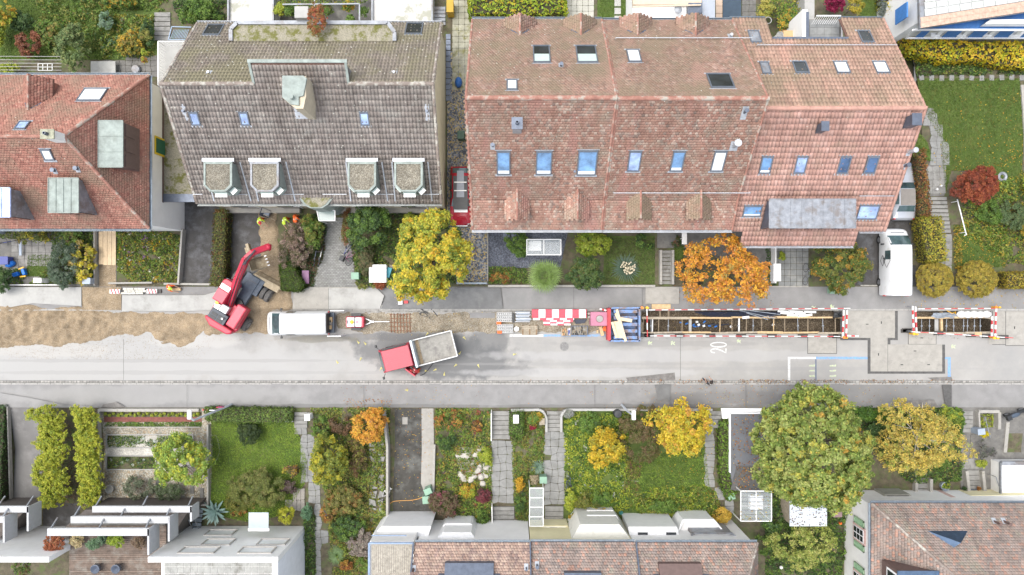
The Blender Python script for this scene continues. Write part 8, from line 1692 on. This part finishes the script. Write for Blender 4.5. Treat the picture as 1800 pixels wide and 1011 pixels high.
t = thing('grass_tuft','yellow green grass tuft beside the wall of the dark driveway','ornamental grass',GP(670,902)); g = GP(670,902); blades(t,g,60,.65,.018,1.2,M('tuft_lime',(.25,.30,.08),.6,.15),'blade',.5,tmin=.3)
# ---------------- south side
patch('driveway',[(17,716),(72,716),(72,900),(24,900)],M('drive_grey',(.155,.15,.145),.9,.12,.8,.2,50,c2=(.23,.22,.215),c2amt=(.52,.7),c2scale=.5),.01); hedge('dark ivy hedge at the far left edge',[(-12,712),(16,712),(21,884),(-12,884)],1.0,DG,1.1,.09,wob=.15); wallpx('low wall right of the dark ivy hedge',[(18,714),(23,885)],2,.35)
patch('soil',[(70,716),(178,716),(178,900),(70,900)],m_soil,.01); patch('driveway',[(75,885),(140,885),(140,925),(75,925)],m_drive,.012); litter([(72,740),(176,740),(176,890),(72,890)],1500,BR,.06)
for lab,x0,x1,s in (('left yellow green bamboo hedge running down to the modern house',50,114,1),('right yellow green bamboo hedge beside the gravel garden',122,173,2)):
    t = thing('bamboo_hedge',lab,'bamboo',GP((x0+x1)/2,800))
    for i in range(13):
        y = 727+i*13; x = (x0+x1)/2+random.uniform(-9,9)*(1 if s == 1 else .4); c = P(x,y,1.6); crown(t,(c.x,c.y,G(x,y)+1.3+random.random()*.4),((x1-x0)/62,.6,.7),[(.38,.40,.04,3),(.29,.34,.035,2),(.20,.26,.035,1),(.46,.46,.05,1)],.6,.07,.22,'foliage',-.1,.3)
    b = B()
    for i in range(50):x,y = random.uniform(x0+12,x1-12),random.uniform(724,884); g = P(x,y,1.0); g.z = G(x,y); b.tube([g,g+Vector((random.uniform(-.12,.12),random.uniform(-.12,.12),1.5))],.014,4,False)
    b.part('culms',M('bamboo_cane',(.25,.24,.08),.6,.2),t,kind='stuff')
GG = [(178,718),(370,718),(370,886),(178,886)]; patch('gravel_garden',GG,m_grav,.012); patch('gravel_garden',[(184,748),(356,748),(356,755),(358,822),(184,822)],gravel_mat('pale_gravel',[(.44,.42,.37),(.36,.34,.30),(.50,.48,.43),(.40,.38,.35)],16,.6),.02)
for lab,pts,w_,h in (('pale concrete wall in front of the gravel garden',[(178,720),(352,720)],5,.3),('wall along the left side of the gravel garden',[(177,718),(177,886)],3,.3),('wall between gravel garden and lawn',[(368,745),(368,886)],3,.35),('wall at the bottom of the gravel garden',[(178,886),(366,886)],3,.3),('wall at the top of the planting strips',[(183,750.5),(353,750.5)],1.5,.15)):wallpx(lab,pts,w_,h)
patch('bed_soil',[(183,724),(355,724),(355,733),(183,733)],m_soil,.03); patch('bed_soil',[(183,733),(355,733),(355,742),(183,742)],M('brick_red_mulch',(.20,.075,.06),.95,.25,5,.4,25),.03); bed('ground_cover',[(183,741),(355,741),(355,750),(183,750)],GR,.25,1.3,.06,40)
m_lime = YG
for i in range(23):shrub(ORD[i]+' lime lettuce-like plant from the left in the front planting row',186+i*7.4,727+(i%2)*3,3,3,.25,m_lime,1.6,.05,.1,'row_plant','plant','lime plants in the front row')
for k,(y0,y1,x1) in enumerate(((764,787,340),(801,825,275))):
    patch('bed_soil',[(188,y0),(x1,y0),(x1,y1),(188,y1)],m_soil,.03); bed('ground_cover',[(189,y0+1),(x1,y0+1),(x1,y1-1),(189,y1-1)],DG+MIX,.2,.9,.06,41+k); wallpx('pale edging around the %s planting strip of the gravel garden'%('upper','lower')[k],[(188,y0),(x1,y0),(x1,y1),(188,y1),(188,y0)],1.4,.12,m_cpale)
    for i in range(9-2*k):t = thing('succulent','%s pale rosette plant in the %s planting strip'%(ORD[i],('upper','lower')[k]),'plant',GP(196+i*9.5,(y0+y1)/2+(-5,4,0)[i%3]),0,'rosette plants in the planting strips'); blades(t,t.location+Vector((0,0,.03)),12,.16,.03,1.1,M('rosette%d'%(i%2),((.42,.46,.40),(.30,.38,.30))[i%2],.6,.15),segs=2)
tree('small_tree','light green and yellow tree over the gravel garden',315,812,50,50,4.2,[(.24,.34,.06,3),(.34,.40,.06,2),(.46,.46,.05,1),(.16,.25,.05,1)],1.1,.1,.4,base=(318,800),irr=.22); shrub('grey green loose bush at the bottom of the gravel garden, left',236,862,28,22,1.1,[(.15,.18,.11,2),(.20,.21,.14,1)],.9,.06); shrub('grey green loose bush at the bottom of the gravel garden, right',288,868,26,20,1.1,[(.15,.18,.11,2),(.12,.17,.07,1)],.9,.06)
b = B(); b.lathe([(.12,.05),(.26,.0),(.34,.35),(.28,.35),(.24,.25),(.01,.25)],GP(196,858),18); b.single('plant_pot',m_cpale,'round pale plant pot in the gravel garden','plant pot')
for i,(x,y) in enumerate(((338,857),(355,869),(278,848),(322,876))):b = B(); g = GP(x,y); b.box((g.x,g.y,g.z+.03),(.3,1.0 if i < 2 else .4,.06)); b.single('stone_slab',m_slabd,'long dark stone slab in the gravel garden below the light green tree','stone slab','dark slabs in the gravel garden')
LW = [(371,742),(515,740),(528,770),(540,810),(536,850),(500,905),(440,918),(371,905)]; patch('lawn',LW,m_lawn,.014); grass('grass',LW,LAWNB,1.5,.05,50,.08); hedge('clipped green hedge along the pavement above the lawn',[(366,714),(518,716),(517,738),(440,740),(372,737)],.9,[(.12,.19,.04,3),(.17,.24,.05,2),(.08,.13,.03,1)],1.3,.07); shrub('dark round bush on the bright lawn',435,762,23,22,1.4,[(.035,.06,.02,2),(.06,.09,.025,2)],1.4,.06,solid=True)
shrub('large olive willow-like bush over the bottom of the lawn',450,862,52,36,2.0,[(.18,.20,.05,3),(.13,.16,.04,2),(.22,.21,.07,1)],1.1,.06,.35); shrub('yellow leaved shrub at the lower right of the lawn',508,832,16,14,1.4,YEL+BR,.9,.08); shrub('purplish brown shrub below the yellow one',503,860,18,14,1.1,[(.15,.10,.10,2),(.10,.08,.05,1)],.9,.06); wallpx('row of small white stones below the clipped hedge',[(440,741),(516,740)],3,.12,m_cpale)
steps('upper stone steps beside the bright lawn',(518,724,541,752),4); stones([(517,752),(541,752),(556,800),(560,860),(572,905),(570,1011),(556,1011),(556,905),(536,860),(530,790)],(12,12),m_stone,.03,.2,'irregular flagstone path winding down beside the bright lawn',seed=6)
patch('soil',[(541,716),(690,716),(690,1030),(500,1030),(530,900),(548,870),(560,800)],m_soil,.006)
bed('undergrowth',[(545,716),(686,716),(684,905),(640,1015),(585,1015),(575,890),(560,820)],WILD+OL,.55,1.25,.075,51); bed('undergrowth',[(534,905),(556,905),(556,1015),(536,1015)],GR+DG,.9,1.2,.08,52); stones([(655,770),(684,770),(682,905),(650,905)],(14,15),m_step,.12,.25,'pale rocks among the plants beside the driveway wall','rock',4,seed=8,cat='rocks')
tree('small_tree','yellow flecked green tree right of the flagstone path',574,814,36,44,3.4,[(.40,.36,.03,3),(.18,.22,.04,3),(.26,.28,.04,2)],1.0,.09,.35,base=(575,815)); tree('small_tree','orange leaved tree at the top of the dark driveway',647,750,35,34,3.4,[(.58,.28,.04,3),(.60,.36,.05,2),(.42,.20,.05,1)],.9,.09,.35,base=(655,745),irr=.2)
for lab,x,y,rx,ry,h,c_ in (('green leafy shrub below the upper garden edge',562,755,20,24,1.1,GR),('reddish brown shrub between green shrub and orange tree',598,748,20,20,.9,BR),('brown green shrub right of the yellow flecked tree',620,805,22,40,1.3,OL+BR),('yellowish shrub in the lower wild garden',600,885,34,30,1.5,[(.24,.24,.06,2),(.17,.17,.05,2),(.28,.16,.05,1)]),('dark green broad shrub below the yellowish one',608,935,32,24,1.5,DG+GR),('orange and brown low shrub left of it',575,900,16,30,.9,ORG+OL),('pale twiggy grey shrub at the wooden deck roof',626,962,26,28,1.4,[(.30,.26,.22,2),(.22,.18,.15,1)]),('tiny orange bush at the bottom edge of the wild garden',602,1003,14,10,.8,ORG),('mixed green shrub at the very bottom of the wild garden',640,1000,20,14,1.0,MIX),('lime round conifer beside the glass canopy of the modern house',497,911,16,18,2.0,[(.36,.36,.03,3),(.26,.30,.03,1)]),('blue green bush right of the lime conifer',535,905,10,18,1.2,[(.12,.22,.12,1)]),('low olive shrubs between agave and lawn',415,888,30,18,1.0,OL),('orange green low plant beside the agave',410,905,16,12,.6,GR+ORG)):shrub(lab,x,y,rx,ry,h,c_,1.0,.07)
stones([(494,880),(530,858),(545,880),(510,905)],(7,20),M('grey_step_wood',(.28,.26,.23),.85,.2,3),.05,.05,'short flight of grey wooden steps beside the olive bush','step',seed=2)
wallpx('long retaining wall left of the dark driveway',[(678,722),(684,780),(684,908)],4,.9); wallpx('low wall edging the driveway on the right',[(764,780),(762,868)],4,.3)
patch('driveway',[(694,718),(762,718),(762,912),(690,912)],M('driveway_dark',(.055,.052,.045),.85,.35,1.2,.3,40,c2=(.12,.12,.11),c2amt=(.5,.66),c2scale=.8),.012); patch('driveway',[(741,718),(762,718),(762,880),(752,880),(740,850)],m_conc,.018); litter([(690,718),(765,718),(762,900),(692,900)],420,YEL+ORG,.05,fade=(715,735,120))
t = thing('drain_cover','pale oblong cover in the top of the dark driveway','cover',GP(712,736)); b = B(); g = GP(712,736); b.box((g.x,g.y,g.z+.02),(.42,.9,.05)); b.part('lid',m_conc,t); cable('orange hose lying across the dark driveway',[(682,890),(690,882),(705,880),(725,879),(742,874),(752,862),(764,848)],.03,M('hose_orange',(.55,.28,.08),.6,.1),'hose'); cable('white hose curled on the bright lawn',[(371,768),(380,766),(386,790),(382,806),(376,816)],.02,m_conc,'hose')
patch('soil',[(764,716),(866,716),(866,935),(762,935)],m_soil,.006); bed('rock_garden_plants',[(765,717),(864,717),(866,905),(800,915),(766,880)],WILD+[(.30,.10,.06,.25),(.36,.28,.05,.5)],.45,1.2,.075,55,bare=.12)
patch('gravel_bed',[(808,784),(850,776),(866,835),(856,842),(812,836),(800,800)],MATS['pale_gravel'],.03); t = thing('boulders','pale boulders in the middle of the rock garden','rocks',GP(832,815))
for x,y,a_,c_,r_ in ((812,837,.55,.35,-.9),(827,843,.3,.28,.2),(841,826,.35,.25,.7),(833,838,.3,.2,.4),(849,850,.3,.25,0),(819,800,.55,.45,.5),(838,795,.5,.3,.9),(846,838,.25,.3,0),(829,812,.35,.3,.3),(855,822,.3,.22,.5)):b = B(); b.ball((0,0,0),(a_,c_,.2),9,5); g = GP(x,y,.06); b.v = [tuple(g+Matrix.Rotation(r_,3,'Z') @ Vector((v[0]*random.uniform(.85,1.1),v[1]*random.uniform(.85,1.1),v[2]))) for v in b.v]; b.part('rock',M('pale_rock',(.40,.375,.33),.85,.15,3),t,smooth_angle=R(30))
for lab,x,y,rx,ry,h,c_ in (('green shrub with orange flecks at the top of the rock garden',790,740,26,20,1.0,GR+ORG),('spiky lime green clump in the rock garden',853,806,14,18,.8,YG),('dark green shrub at the left of the rock garden',782,775,20,20,.9,DG+GR),('orange red shrub at the upper right of the rock garden',838,750,12,12,.8,ORG+BR),('dark red shrub low in the rock garden',848,876,16,14,.9,[(.20,.05,.06,2),(.12,.05,.05,1)]),('broad reddish brown shrub beside the green bins',778,890,28,26,1.5,[(.16,.11,.07,3),(.13,.12,.05,2),(.26,.08,.10,1)]),('yellow flowering clump low in the rock garden',820,868,18,14,.7,YG+YEL),('small green shrub at the white wall by the stairs',847,920,12,20,1.0,GR)):shrub(lab,x,y,rx,ry,h,c_,1.1,.07)
steps('upper left flight of grey stone stairs with white side rail',(865,722,896,772),6); stones([(864,773),(897,773),(900,830),(906,890),(866,890),(868,830)],(13,14),m_stone,.03,.2,'irregular grey flagstone path between the two left stairs',seed=14); steps('lower left flight of grey stairs to the white house',(867,890,904,912),3); stones([(867,913),(904,913),(904,938),(867,938)],(18,12),m_step,.03,.05,'pale landing slabs at the door of the left white house','paving_slab',seed=15); wallpx('thin white rail left of the upper left stairs',[(864,722),(864,770)],1.6,.7,m_white); wallpx('thin white rail left of the lower left stairs',[(865,885),(866,930)],1.6,.7,m_white)
patch('soil',[(896,716),(962,716),(960,925),(905,925),(898,830)],m_soil,.006); bed('undergrowth',[(897,720),(958,722),(958,850),(932,858),(930,920),(908,915),(900,830)],MIX+OL,.5,1.3,.07,57); hedge('clipped green cube hedge around the white letterbox',[(896,720),(920,720),(920,762),(896,762)],.8,GR,1.2,.06)
for lab,x,y,rx,ry,h,c_ in (('yellow flowering bush beside the wooden box between the stairs',940,735,14,14,.8,YEL+GR),('small dark red plant between the stairs',936,750,7,8,.6,[(.28,.02,.05,1)]),('orange yellow cone shaped bush beside the flagstone path',914,853,9,16,1.2,[(.55,.33,.03,2),(.45,.28,.03,1)]),('dark green ivy bush left of the tall glass shelter',913,885,12,24,1.0,DG+GR),('pale dry grass tuft above the glass shelter',940,847,9,9,.7,[(.40,.34,.22,1)])):shrub(lab,x,y,rx,ry,h,c_,1.2,.06)
steps('upper right flight of grey stone stairs between rounded white walls',(961,722,988,758),5); stones([(960,759),(990,759),(988,830),(988,888),(956,888),(962,830)],(12.5,13),m_stone,.03,.22,'pale crazy paving path left of the wide garden',seed=16); steps('lower right flight of weathered stairs beside the glass shelter',(958,889,990,925),4)
for lab,pts in (('rounded white wall between the two upper stairs',[(898,720),(948,719),(955,723),(960,733),(960,757)]),('rounded white wall right of the second stairs',[(986,757),(986,730),(990,722),(998,719),(1090,719)]),('pale wall continuing behind the yellow trees',[(1090,719),(1250,719)])):wallpx(lab,pts,4,.4,m_cpale)
WG = [(990,722),(1246,722),(1244,800),(1248,860),(1262,895),(1250,912),(1090,920),(990,915)]; patch('lawn',WG,m_lawn,.008); grass('grass',[(1100,800),(1240,790),(1246,850),(1258,890),(1110,900)],LAWNB+LAWN,1.5,.05,60,.08); bed('undergrowth',[(991,724),(1110,724),(1105,900),(1020,900),(991,880)],GR+YG+[(.4,.42,.36,.3)],.45,1.3,.07,61); bed('undergrowth',[(1105,860),(1255,850),(1270,900),(1225,918),(1110,915)],GR+YG+OL,.45,1.2,.07,62); bed('undergrowth',[(1095,800),(1130,800),(1125,875),(1095,870)],BR+OL,.3,1,.07,63)
tree('small_tree','golden yellow tree in the left part of the wide garden',1066,790,35,36,3.6,[(.55,.38,.03,3),(.48,.40,.04,2),(.32,.30,.04,1)],.85,.1,.38,base=(1068,790),irr=.24); tree('small_tree','bright yellow tree overhanging the south pavement',1199,752,50,54,4.4,[(.60,.43,.04,3),(.52,.44,.04,3),(.36,.34,.05,1),(.56,.32,.06,1)],.9,.11,.42,base=(1190,760),irr=.24); shrub('large brown green bush between the two yellow trees',1130,765,46,52,2.4,[(.17,.12,.06,3),(.13,.12,.04,3),(.10,.13,.03,1)],1.0,.07,.35)
for lab,x,y,rx,ry,h,c_ in (('lime green shrub at the lower stairs',1003,880,12,22,1.2,YG),('grey shrub at the corner of the rounded wall',1000,727,10,9,.7,[(.26,.27,.24,1)]),('green leafy bush along the top wall of the wide garden',1040,745,28,20,1.0,GR),('olive bush low in the wide garden',1035,885,26,16,1.0,OL),('green bush above the bay window',1060,880,18,16,1.0,GR),('yellow orange bush on the cream bay',1058,905,14,7,.9,YEL),('yellow leaved bush at the white bay corner',1275,915,16,18,1.4,[(.56,.38,.06,1)]),('small yellow green bush on the white flat roof',1135,922,14,8,1.0,YG),('mixed climbing plant at the white stair wall',1010,930,12,22,1.2,MIX+YEL),('leafy green weeds in the lower wide garden',1170,895,30,14,.7,GR)):shrub(lab,x,y,rx,ry,h,c_,1.1,.07)
b = B(); b.lathe([(.3,0),(.32,.9),(.28,1.0),(.01,1.02)],GP(1083,724),18); b.single('water_butt',m_black,'black round water butt at the top wall of the wide garden','barrel'); b = B(); b.lathe([(.1,0),(.17,.2),(.14,.22),(.01,.1)],GP(1091,900),14); b.single('plant_pot',M('teal_pot',(.05,.20,.18),.5,.1),'small teal plant pot at the bottom of the wide garden','plant pot'); cable('pale garden hose under the golden tree',[(1088,830),(1100,840),(1112,845),(1124,846)],.02,m_conc,'hose')
steps('shaded stone steps behind the bright yellow tree',(1240,722,1266,752),4); stones([(1238,752),(1258,752),(1258,800),(1264,850),(1300,905),(1288,915),(1258,872),(1242,840),(1239,800)],(17,11.5),m_stone,.04,.12,'curved path of square stepping slabs at the right of the wide garden',seed=21)
hedge('ivy strip beside the leaf covered garage roof',[(1262,738),(1280,735),(1283,800),(1288,860),(1274,875),(1262,850),(1258,800)],.9,[(.11,.19,.03,3),(.17,.26,.04,2)],1.1,.1,wob=.2)
# garage roof at 1285..1345
t = thing('garage','flat dark garage roof with white rim and brown fallen leaves','garage',GP(1310,795)); z = .5; po = [P(x,y,z).xy for x,y in ((1283,727),(1360,727),(1360,862),(1290,862),(1283,830))]; b = B(); b.prism([tuple(p) for p in po],-.9,z); b.part('roof_slab',M('garage_felt',(.13,.135,.145),.8,.12,1,.2,40),t); b = B(); a_ = P(1284,819,z+.02); c_ = P(1360,861,z+.02); b.prism([(a_.x,c_.y),(c_.x,c_.y),(c_.x,a_.y),(a_.x+.5,a_.y)],z,z+.03); b.part('felt_patch',m_tar,t)
b = B(); b.bar(P(1282.5,724,.55),P(1282.5,830,.55),.1,.3); b.bar(P(1282,726,.55),P(1345,726,.55),.1,.3); b.part('rim',m_whit2,t); b = B(); b.prism([tuple(P(x,y,.3).xy) for x,y in ((1268,718),(1345,718),(1345,724),(1284,724),(1279,736),(1270,736))],-.1,.3); b.part('white_wall',m_whit2,t)
litter([(1286,728),(1345,728),(1345,860),(1290,860)],900,ORG+BR,.06,zf=.53,fade=(1320,845,40)); litter([(1286,728),(1345,728),(1345,860),(1290,860)],500,ORG,.06,zf=.53,fade=(1330,770,60)); litter([(1286,728),(1345,728),(1345,860),(1290,860)],90,ORG,.06,zf=.53)
tree('lime_tree','huge dense green tree with yellow orange flecks over the south pavement',1432,792,108,106,9.5,[(.22,.28,.06,3),(.31,.35,.10,3),(.13,.19,.035,2),(.40,.38,.07,1),(.44,.28,.05,.2)],1.3,.125,.4,base=(1425,775),irr=.10)
patch('soil',[(1345,716),(1690,716),(1690,850),(1540,880),(1345,880)],m_soil,.006); bed('undergrowth',[(1345,860),(1500,860),(1478,1015),(1345,1015)],DG+GR,.6,1.1,.09,70); bed('undergrowth',[(1480,716),(1690,716),(1690,845),(1600,850),(1540,800)],DG+MIX,.7,1.1,.08,71)
tree('birch_tree','golden orange birch with pale branches right of the huge green tree',1614,772,66,72,5.6,[(.58,.44,.09,3),(.50,.40,.10,3),(.38,.34,.08,1.5),(.30,.34,.07,1)],.5,.075,.34,base=(1612,775),irr=.3,n=12,tmat=M('birch_bark',(.52,.48,.42),.8,.15,6),ends=1.35,r0=.12)
for lab,x,y,rx,ry,h,c_ in (('deep green shrub behind the huge tree at the pavement',1520,728,36,14,1.6,[(.06,.13,.02,1),(.09,.17,.02,1)]),('dark green shrub left of the birch',1545,755,22,24,1.8,DG),('lime green shrub at the top right of the birch',1668,732,22,18,1.6,YG+GR),('narrow clipped green hedge bush beside the right steps',1684,745,9,30,1.3,GR),('small yellow flower clump below the clipped bush',1689,779,5,6,.4,YEL),('lavender grey round bush right of the slab landing',1742,792,19,20,1.2,[(.17,.16,.15,2),(.11,.12,.09,1)]),('yellow flowering plant under the blue grey letterbox',1735,765,9,8,.5,[(.60,.50,.02,1)]),('green low bush below the lavender bush',1737,818,11,8,.5,YG),('green flower bush at the lower steps',1662,812,16,20,1.1,GR+[(.5,.45,.42,.5)]),('orange green pot plant on the bright right terrace, left one',1771,824,10,10,.8,ORG+GR),('orange green pot plant on the bright right terrace, right one',1799,824,8,10,.8,ORG+GR),('large leaved plant beside the dark round pot',1672,857,8,8,.6,YG+GR)):shrub(lab,x,y,rx,ry,h,c_,1.1,.08)
tree('fruit_tree','loose yellow green tree beside the corner house wall',1422,968,54,44,4.0,[(.32,.36,.08,3),(.42,.42,.13,2),(.18,.24,.05,2)],.6,.085,.32,base=(1425,960),irr=.25); shrub('dark green bush left of the corrugated shed roof',1366,925,22,26,1.8,DG+GR,1,.09); shrub('green bush at the bottom between white rowhouse and corner garden',1352,965,16,22,1.5,GR,1,.09)
t = thing('garden_shed','shed with white corrugated roof under the huge green tree','shed',GP(1420,905)); z = 1.4; a_,c_ = P(1388,872,z),P(1453,925,z); b = B(); b.prism([(a_.x+.1,c_.y+.1),(c_.x-.1,c_.y+.1),(c_.x-.1,a_.y),(a_.x+.1,a_.y)],-1,z-.1); b.part('wall',m_timd,t)
for i in range(17):y = c_.y+(a_.y-c_.y)*(i+.5)/17; b = B(); b.tube([(a_.x,y,z),(c_.x,y,z)],.085,6); b.part('corrugation',M('corrugated_white',(.58,.62,.68),.5,.06),t)
litter([(1388,876),(1453,876),(1453,924),(1388,924)],260,BR,.055,zf=1.49); litter([(1302,863),(1356,863),(1356,916),(1302,916)],60,YEL,.05,zf=1.66)
b = B(); b.lathe([(.01,.3),(.1,.3),(.12,.25),(.1,0)],GP(1475,918),12); b.single('orange_pot',m_orange,'small orange pot beside the corner house','plant pot'); b = B(); b.ball(GP(1369,993,.5),(.14,)*3,12,8); b.single('garden_globe',m_wht,'small white globe in the bottom garden','ornament',smooth=True)
# right front yard
patch('path',[(1690,716),(1760,716),(1760,872),(1690,872)],m_slabd,.01); patch('driveway',[(1753,716),(1830,716),(1830,812),(1753,812)],m_slabd,.014); patch('soil',[(1770,742),(1800,742),(1795,795),(1768,795)],m_soil,.02); steps('weathered stone steps at the right, beside the square planter',(1692,722,1708,760),5); stones([(1688,764),(1724,764),(1724,828),(1690,828)],(17,20),m_slabd,.04,.15,'large cracked slabs between the two right flights of steps','paving_slab',seed=31)
stones([(1690,806),(1724,806),(1724,826),(1690,826)],(30,18),m_step,.06,0,'wide landing slab above the lower right steps','paving_slab',reg=True); steps('wide concrete steps with slanting side walls down to the cream entrance',(1694,826,1722,862,4),4,side=5); steps('lower concrete steps with side walls left of the round pot',(1606,840,1632,868),3,side=5)
wallpx('square concrete planter wall right of the steps',[(1715,722),(1751,722),(1751,752)],5,.4); wallpx('planter side wall beside the steps',[(1715,722),(1717,760)],3,.4); bed('ground_cover',[(1719,727),(1746,727),(1746,752),(1720,752)],YG+OL,.4,1.3,.06,75); wallpx('narrow concrete strip across the right yard',[(1771,742),(1766,795)],6,.08)
for lab,a_,c_ in (('grey handrail beside the upper right steps',(1718,730),(1727,765)),('grey handrail beside the wide concrete steps',(1737,833),(1748,868))):b = B(); b.tube([GP(*a_,.9),GP(*c_,.9)],.035,6); [b.bar(GP(*q,.9),GP(*q,0),.04) for q in (a_,c_)]; b.single('handrail',m_zinc,lab,'handrail')
t = thing('bright_terrace','bright terrace slab with pale rim at the lower right edge','terrace',GP(1790,840)); po = [P(x,y,.3).xy for x,y in ((1757,813),(1840,813),(1840,868),(1757,868))]; b = B(); b.prism([tuple(p) for p in po],-.8,.3); b.part('slab',m_white,t); b = B(); b.bar((*po[0],.45),(*po[1],.45),.3,.3); b.bar((*po[0],.4),(*po[3],.4),.1,.2); b.part('rim',m_zinc,t)
b = B(); b.lathe([(.3,0),(.36,.4),(.32,.42),(.27,.3),(.01,.28)],GP(1657,853),18); b.single('round_pot',MATS['box_blue_grey'],'large dark round pot between the two lower stairs','plant pot'); b = B(); p = P(1715,865,-.4); b.box((p.x,p.y,-.5),(.65,.4,.05)); b.single('door_mat',m_zincd,'dark door mat at the foot of the wide concrete steps','door mat')
for i,x in enumerate((1705,1731)):shrub('small round pot plant %s of the dark door mat'%('left','right')[i],x,863,4,4,.4,(DG,ORG)[i],1.6,.04,.1)
# modern house: canopy, glass stair, plants and chairs on the deck
t = thing('glass_canopy','pale glass canopy over the entrance of the modern white house','canopy',GP(454,915)); b = B(); a_,c_ = P(437,901,1.8),P(472,929,1.8); b.prism([(a_.x,c_.y),(c_.x,c_.y),(c_.x,a_.y),(a_.x,a_.y)],1.77,1.8); b.part('pane',M('canopy_glass',(.50,.57,.60),.1,.05,2,alpha=.75),t); b = B(); b.box(((a_.x+c_.x)/2,c_.y-.1,1.75),(c_.x-a_.x+.1,.22,.12)); b.part('support',m_whit2,t)
t = thing('glass_stair','small outdoor stair with curved grey rails beside the stepped frames','stair',GP(348,905)); b = B(); [b.tube([GP(x,930,.5),GP(x,905,1.3),GP(x+3,893,1.4)],.035,6) for x in (345,356)]; b.part('rail',m_zinc,t); [B().box(GP(350,898+i*7,.1+.1*i),(.7,.28,.06)).part('tread',m_gutter,t) for i in range(5)]
for lab,x,y,r_,c_,z in (('red brown leaved pot shrub at the left end of the wooden deck',92,958,20,[(.34,.11,.05,3),(.26,.12,.05,1)],4.2),('pale twiggy dry plant on the wooden deck',132,952,12,[(.48,.40,.22,1)],3.7),('grey green dome bush on the wooden deck',162,958,11,[(.14,.23,.12,2),(.18,.27,.16,1)],3.8),('smaller grey green bush behind the dome bush',176,950,9,[(.12,.19,.11,1)],3.7),('lime green shrub on the wooden deck',202,953,15,[(.26,.34,.03,2),(.18,.26,.03,1)],3.9),('dry brown dome plant at the right end of the deck',241,955,12,[(.20,.14,.09,1)],3.7),('green leafy pot plant at the bottom left deck edge',36,998,18,GR+BR,3.9)):
    c = P(x,y,z); t = thing('pot_plant',lab,'pot plant',(c.x,c.y,3.02)); k = (HC-z)/1200; b = B(); b.lathe([(.01,0),(.15,0),(.22,.35),(.18,.35),(.01,.3)],(c.x,c.y,3.02),14); b.part('pot',m_zincd,t); crown(t,(c.x,c.y,z-.25),(r_*k*.85,r_*k*.85,.4),c_,1.1,.06,.18,'foliage',0)
for i,(x,lab) in enumerate(((168,'dark chair at the deck table, left'),(204,'dark chair at the deck table, right'))):t = thing('deck_chair',lab,'chair',P(x,1000,3.05)); p = P(x,1000,3.5); b = B(); b.lathe([(.3,0),(.34,.3),(.3,.32),(.01,.1)],(p.x,p.y,3.3),14); b.part('seat',m_zincd,t); b = B(); [b.bar((p.x+sx*.2,p.y+sy*.2,3.35),(p.x+sx*.24,p.y+sy*.24,3.02),.03) for sx in (-1,1) for sy in (-1,1)]; b.part('legs',m_black,t)
wallpx('pale parapet along the bottom edge of the deck',[(-20,1008),(265,1008)],3,.3).location.z = 4.0
cable('thin dark cable lying on the tiled roof terrace',[(270,1003),(300,1002),(360,998),(380,1000),(388,1006)],.012,m_black,'cable',4.9)
# ---------------- fallen leaves
litter([(860,676),(1660,676),(1660,716),(860,716)],1500,ORG+YEL,.04,dz=.03,fade=(1330,712,190)); litter([(900,667),(1680,667),(1680,675),(900,675)],1500,ORG+BR,.045,dz=.03,seed=4,fade=(1400,670,260)); litter([(1580,506),(1830,506),(1830,543),(1580,543)],260,YEL,.045,dz=.03)
litter([(1640,150),(1800,150),(1800,345),(1640,345)],1100,YEL,.055,dz=.06,seed=6,fade=(1780,300,110)); litter([(1680,400),(1770,400),(1770,470),(1680,470)],350,YEL,.05,dz=.06); litter([(788,180),(856,180),(856,498),(795,498)],1500,YEL,.05); litter([(600,676),(860,676),(860,716),(600,716)],160,YEL+ORG,.035,dz=.03); litter([(700,548),(880,548),(880,590),(700,590)],120,YEL,.04,dz=.05)
litter([(1170,500),(1360,500),(1360,545),(1170,545)],300,ORG,.04,dz=.03); litter([(1127,546),(1482,546),(1482,587),(1127,587)],260,YEL,.03,zf=-1.42); litter([(1150,780),(1260,780),(1275,905),(1150,905)],260,YEL,.05,dz=.07); litter([(690,716),(600,716),(600,700),(690,700)],120,ORG,.045,dz=.03)
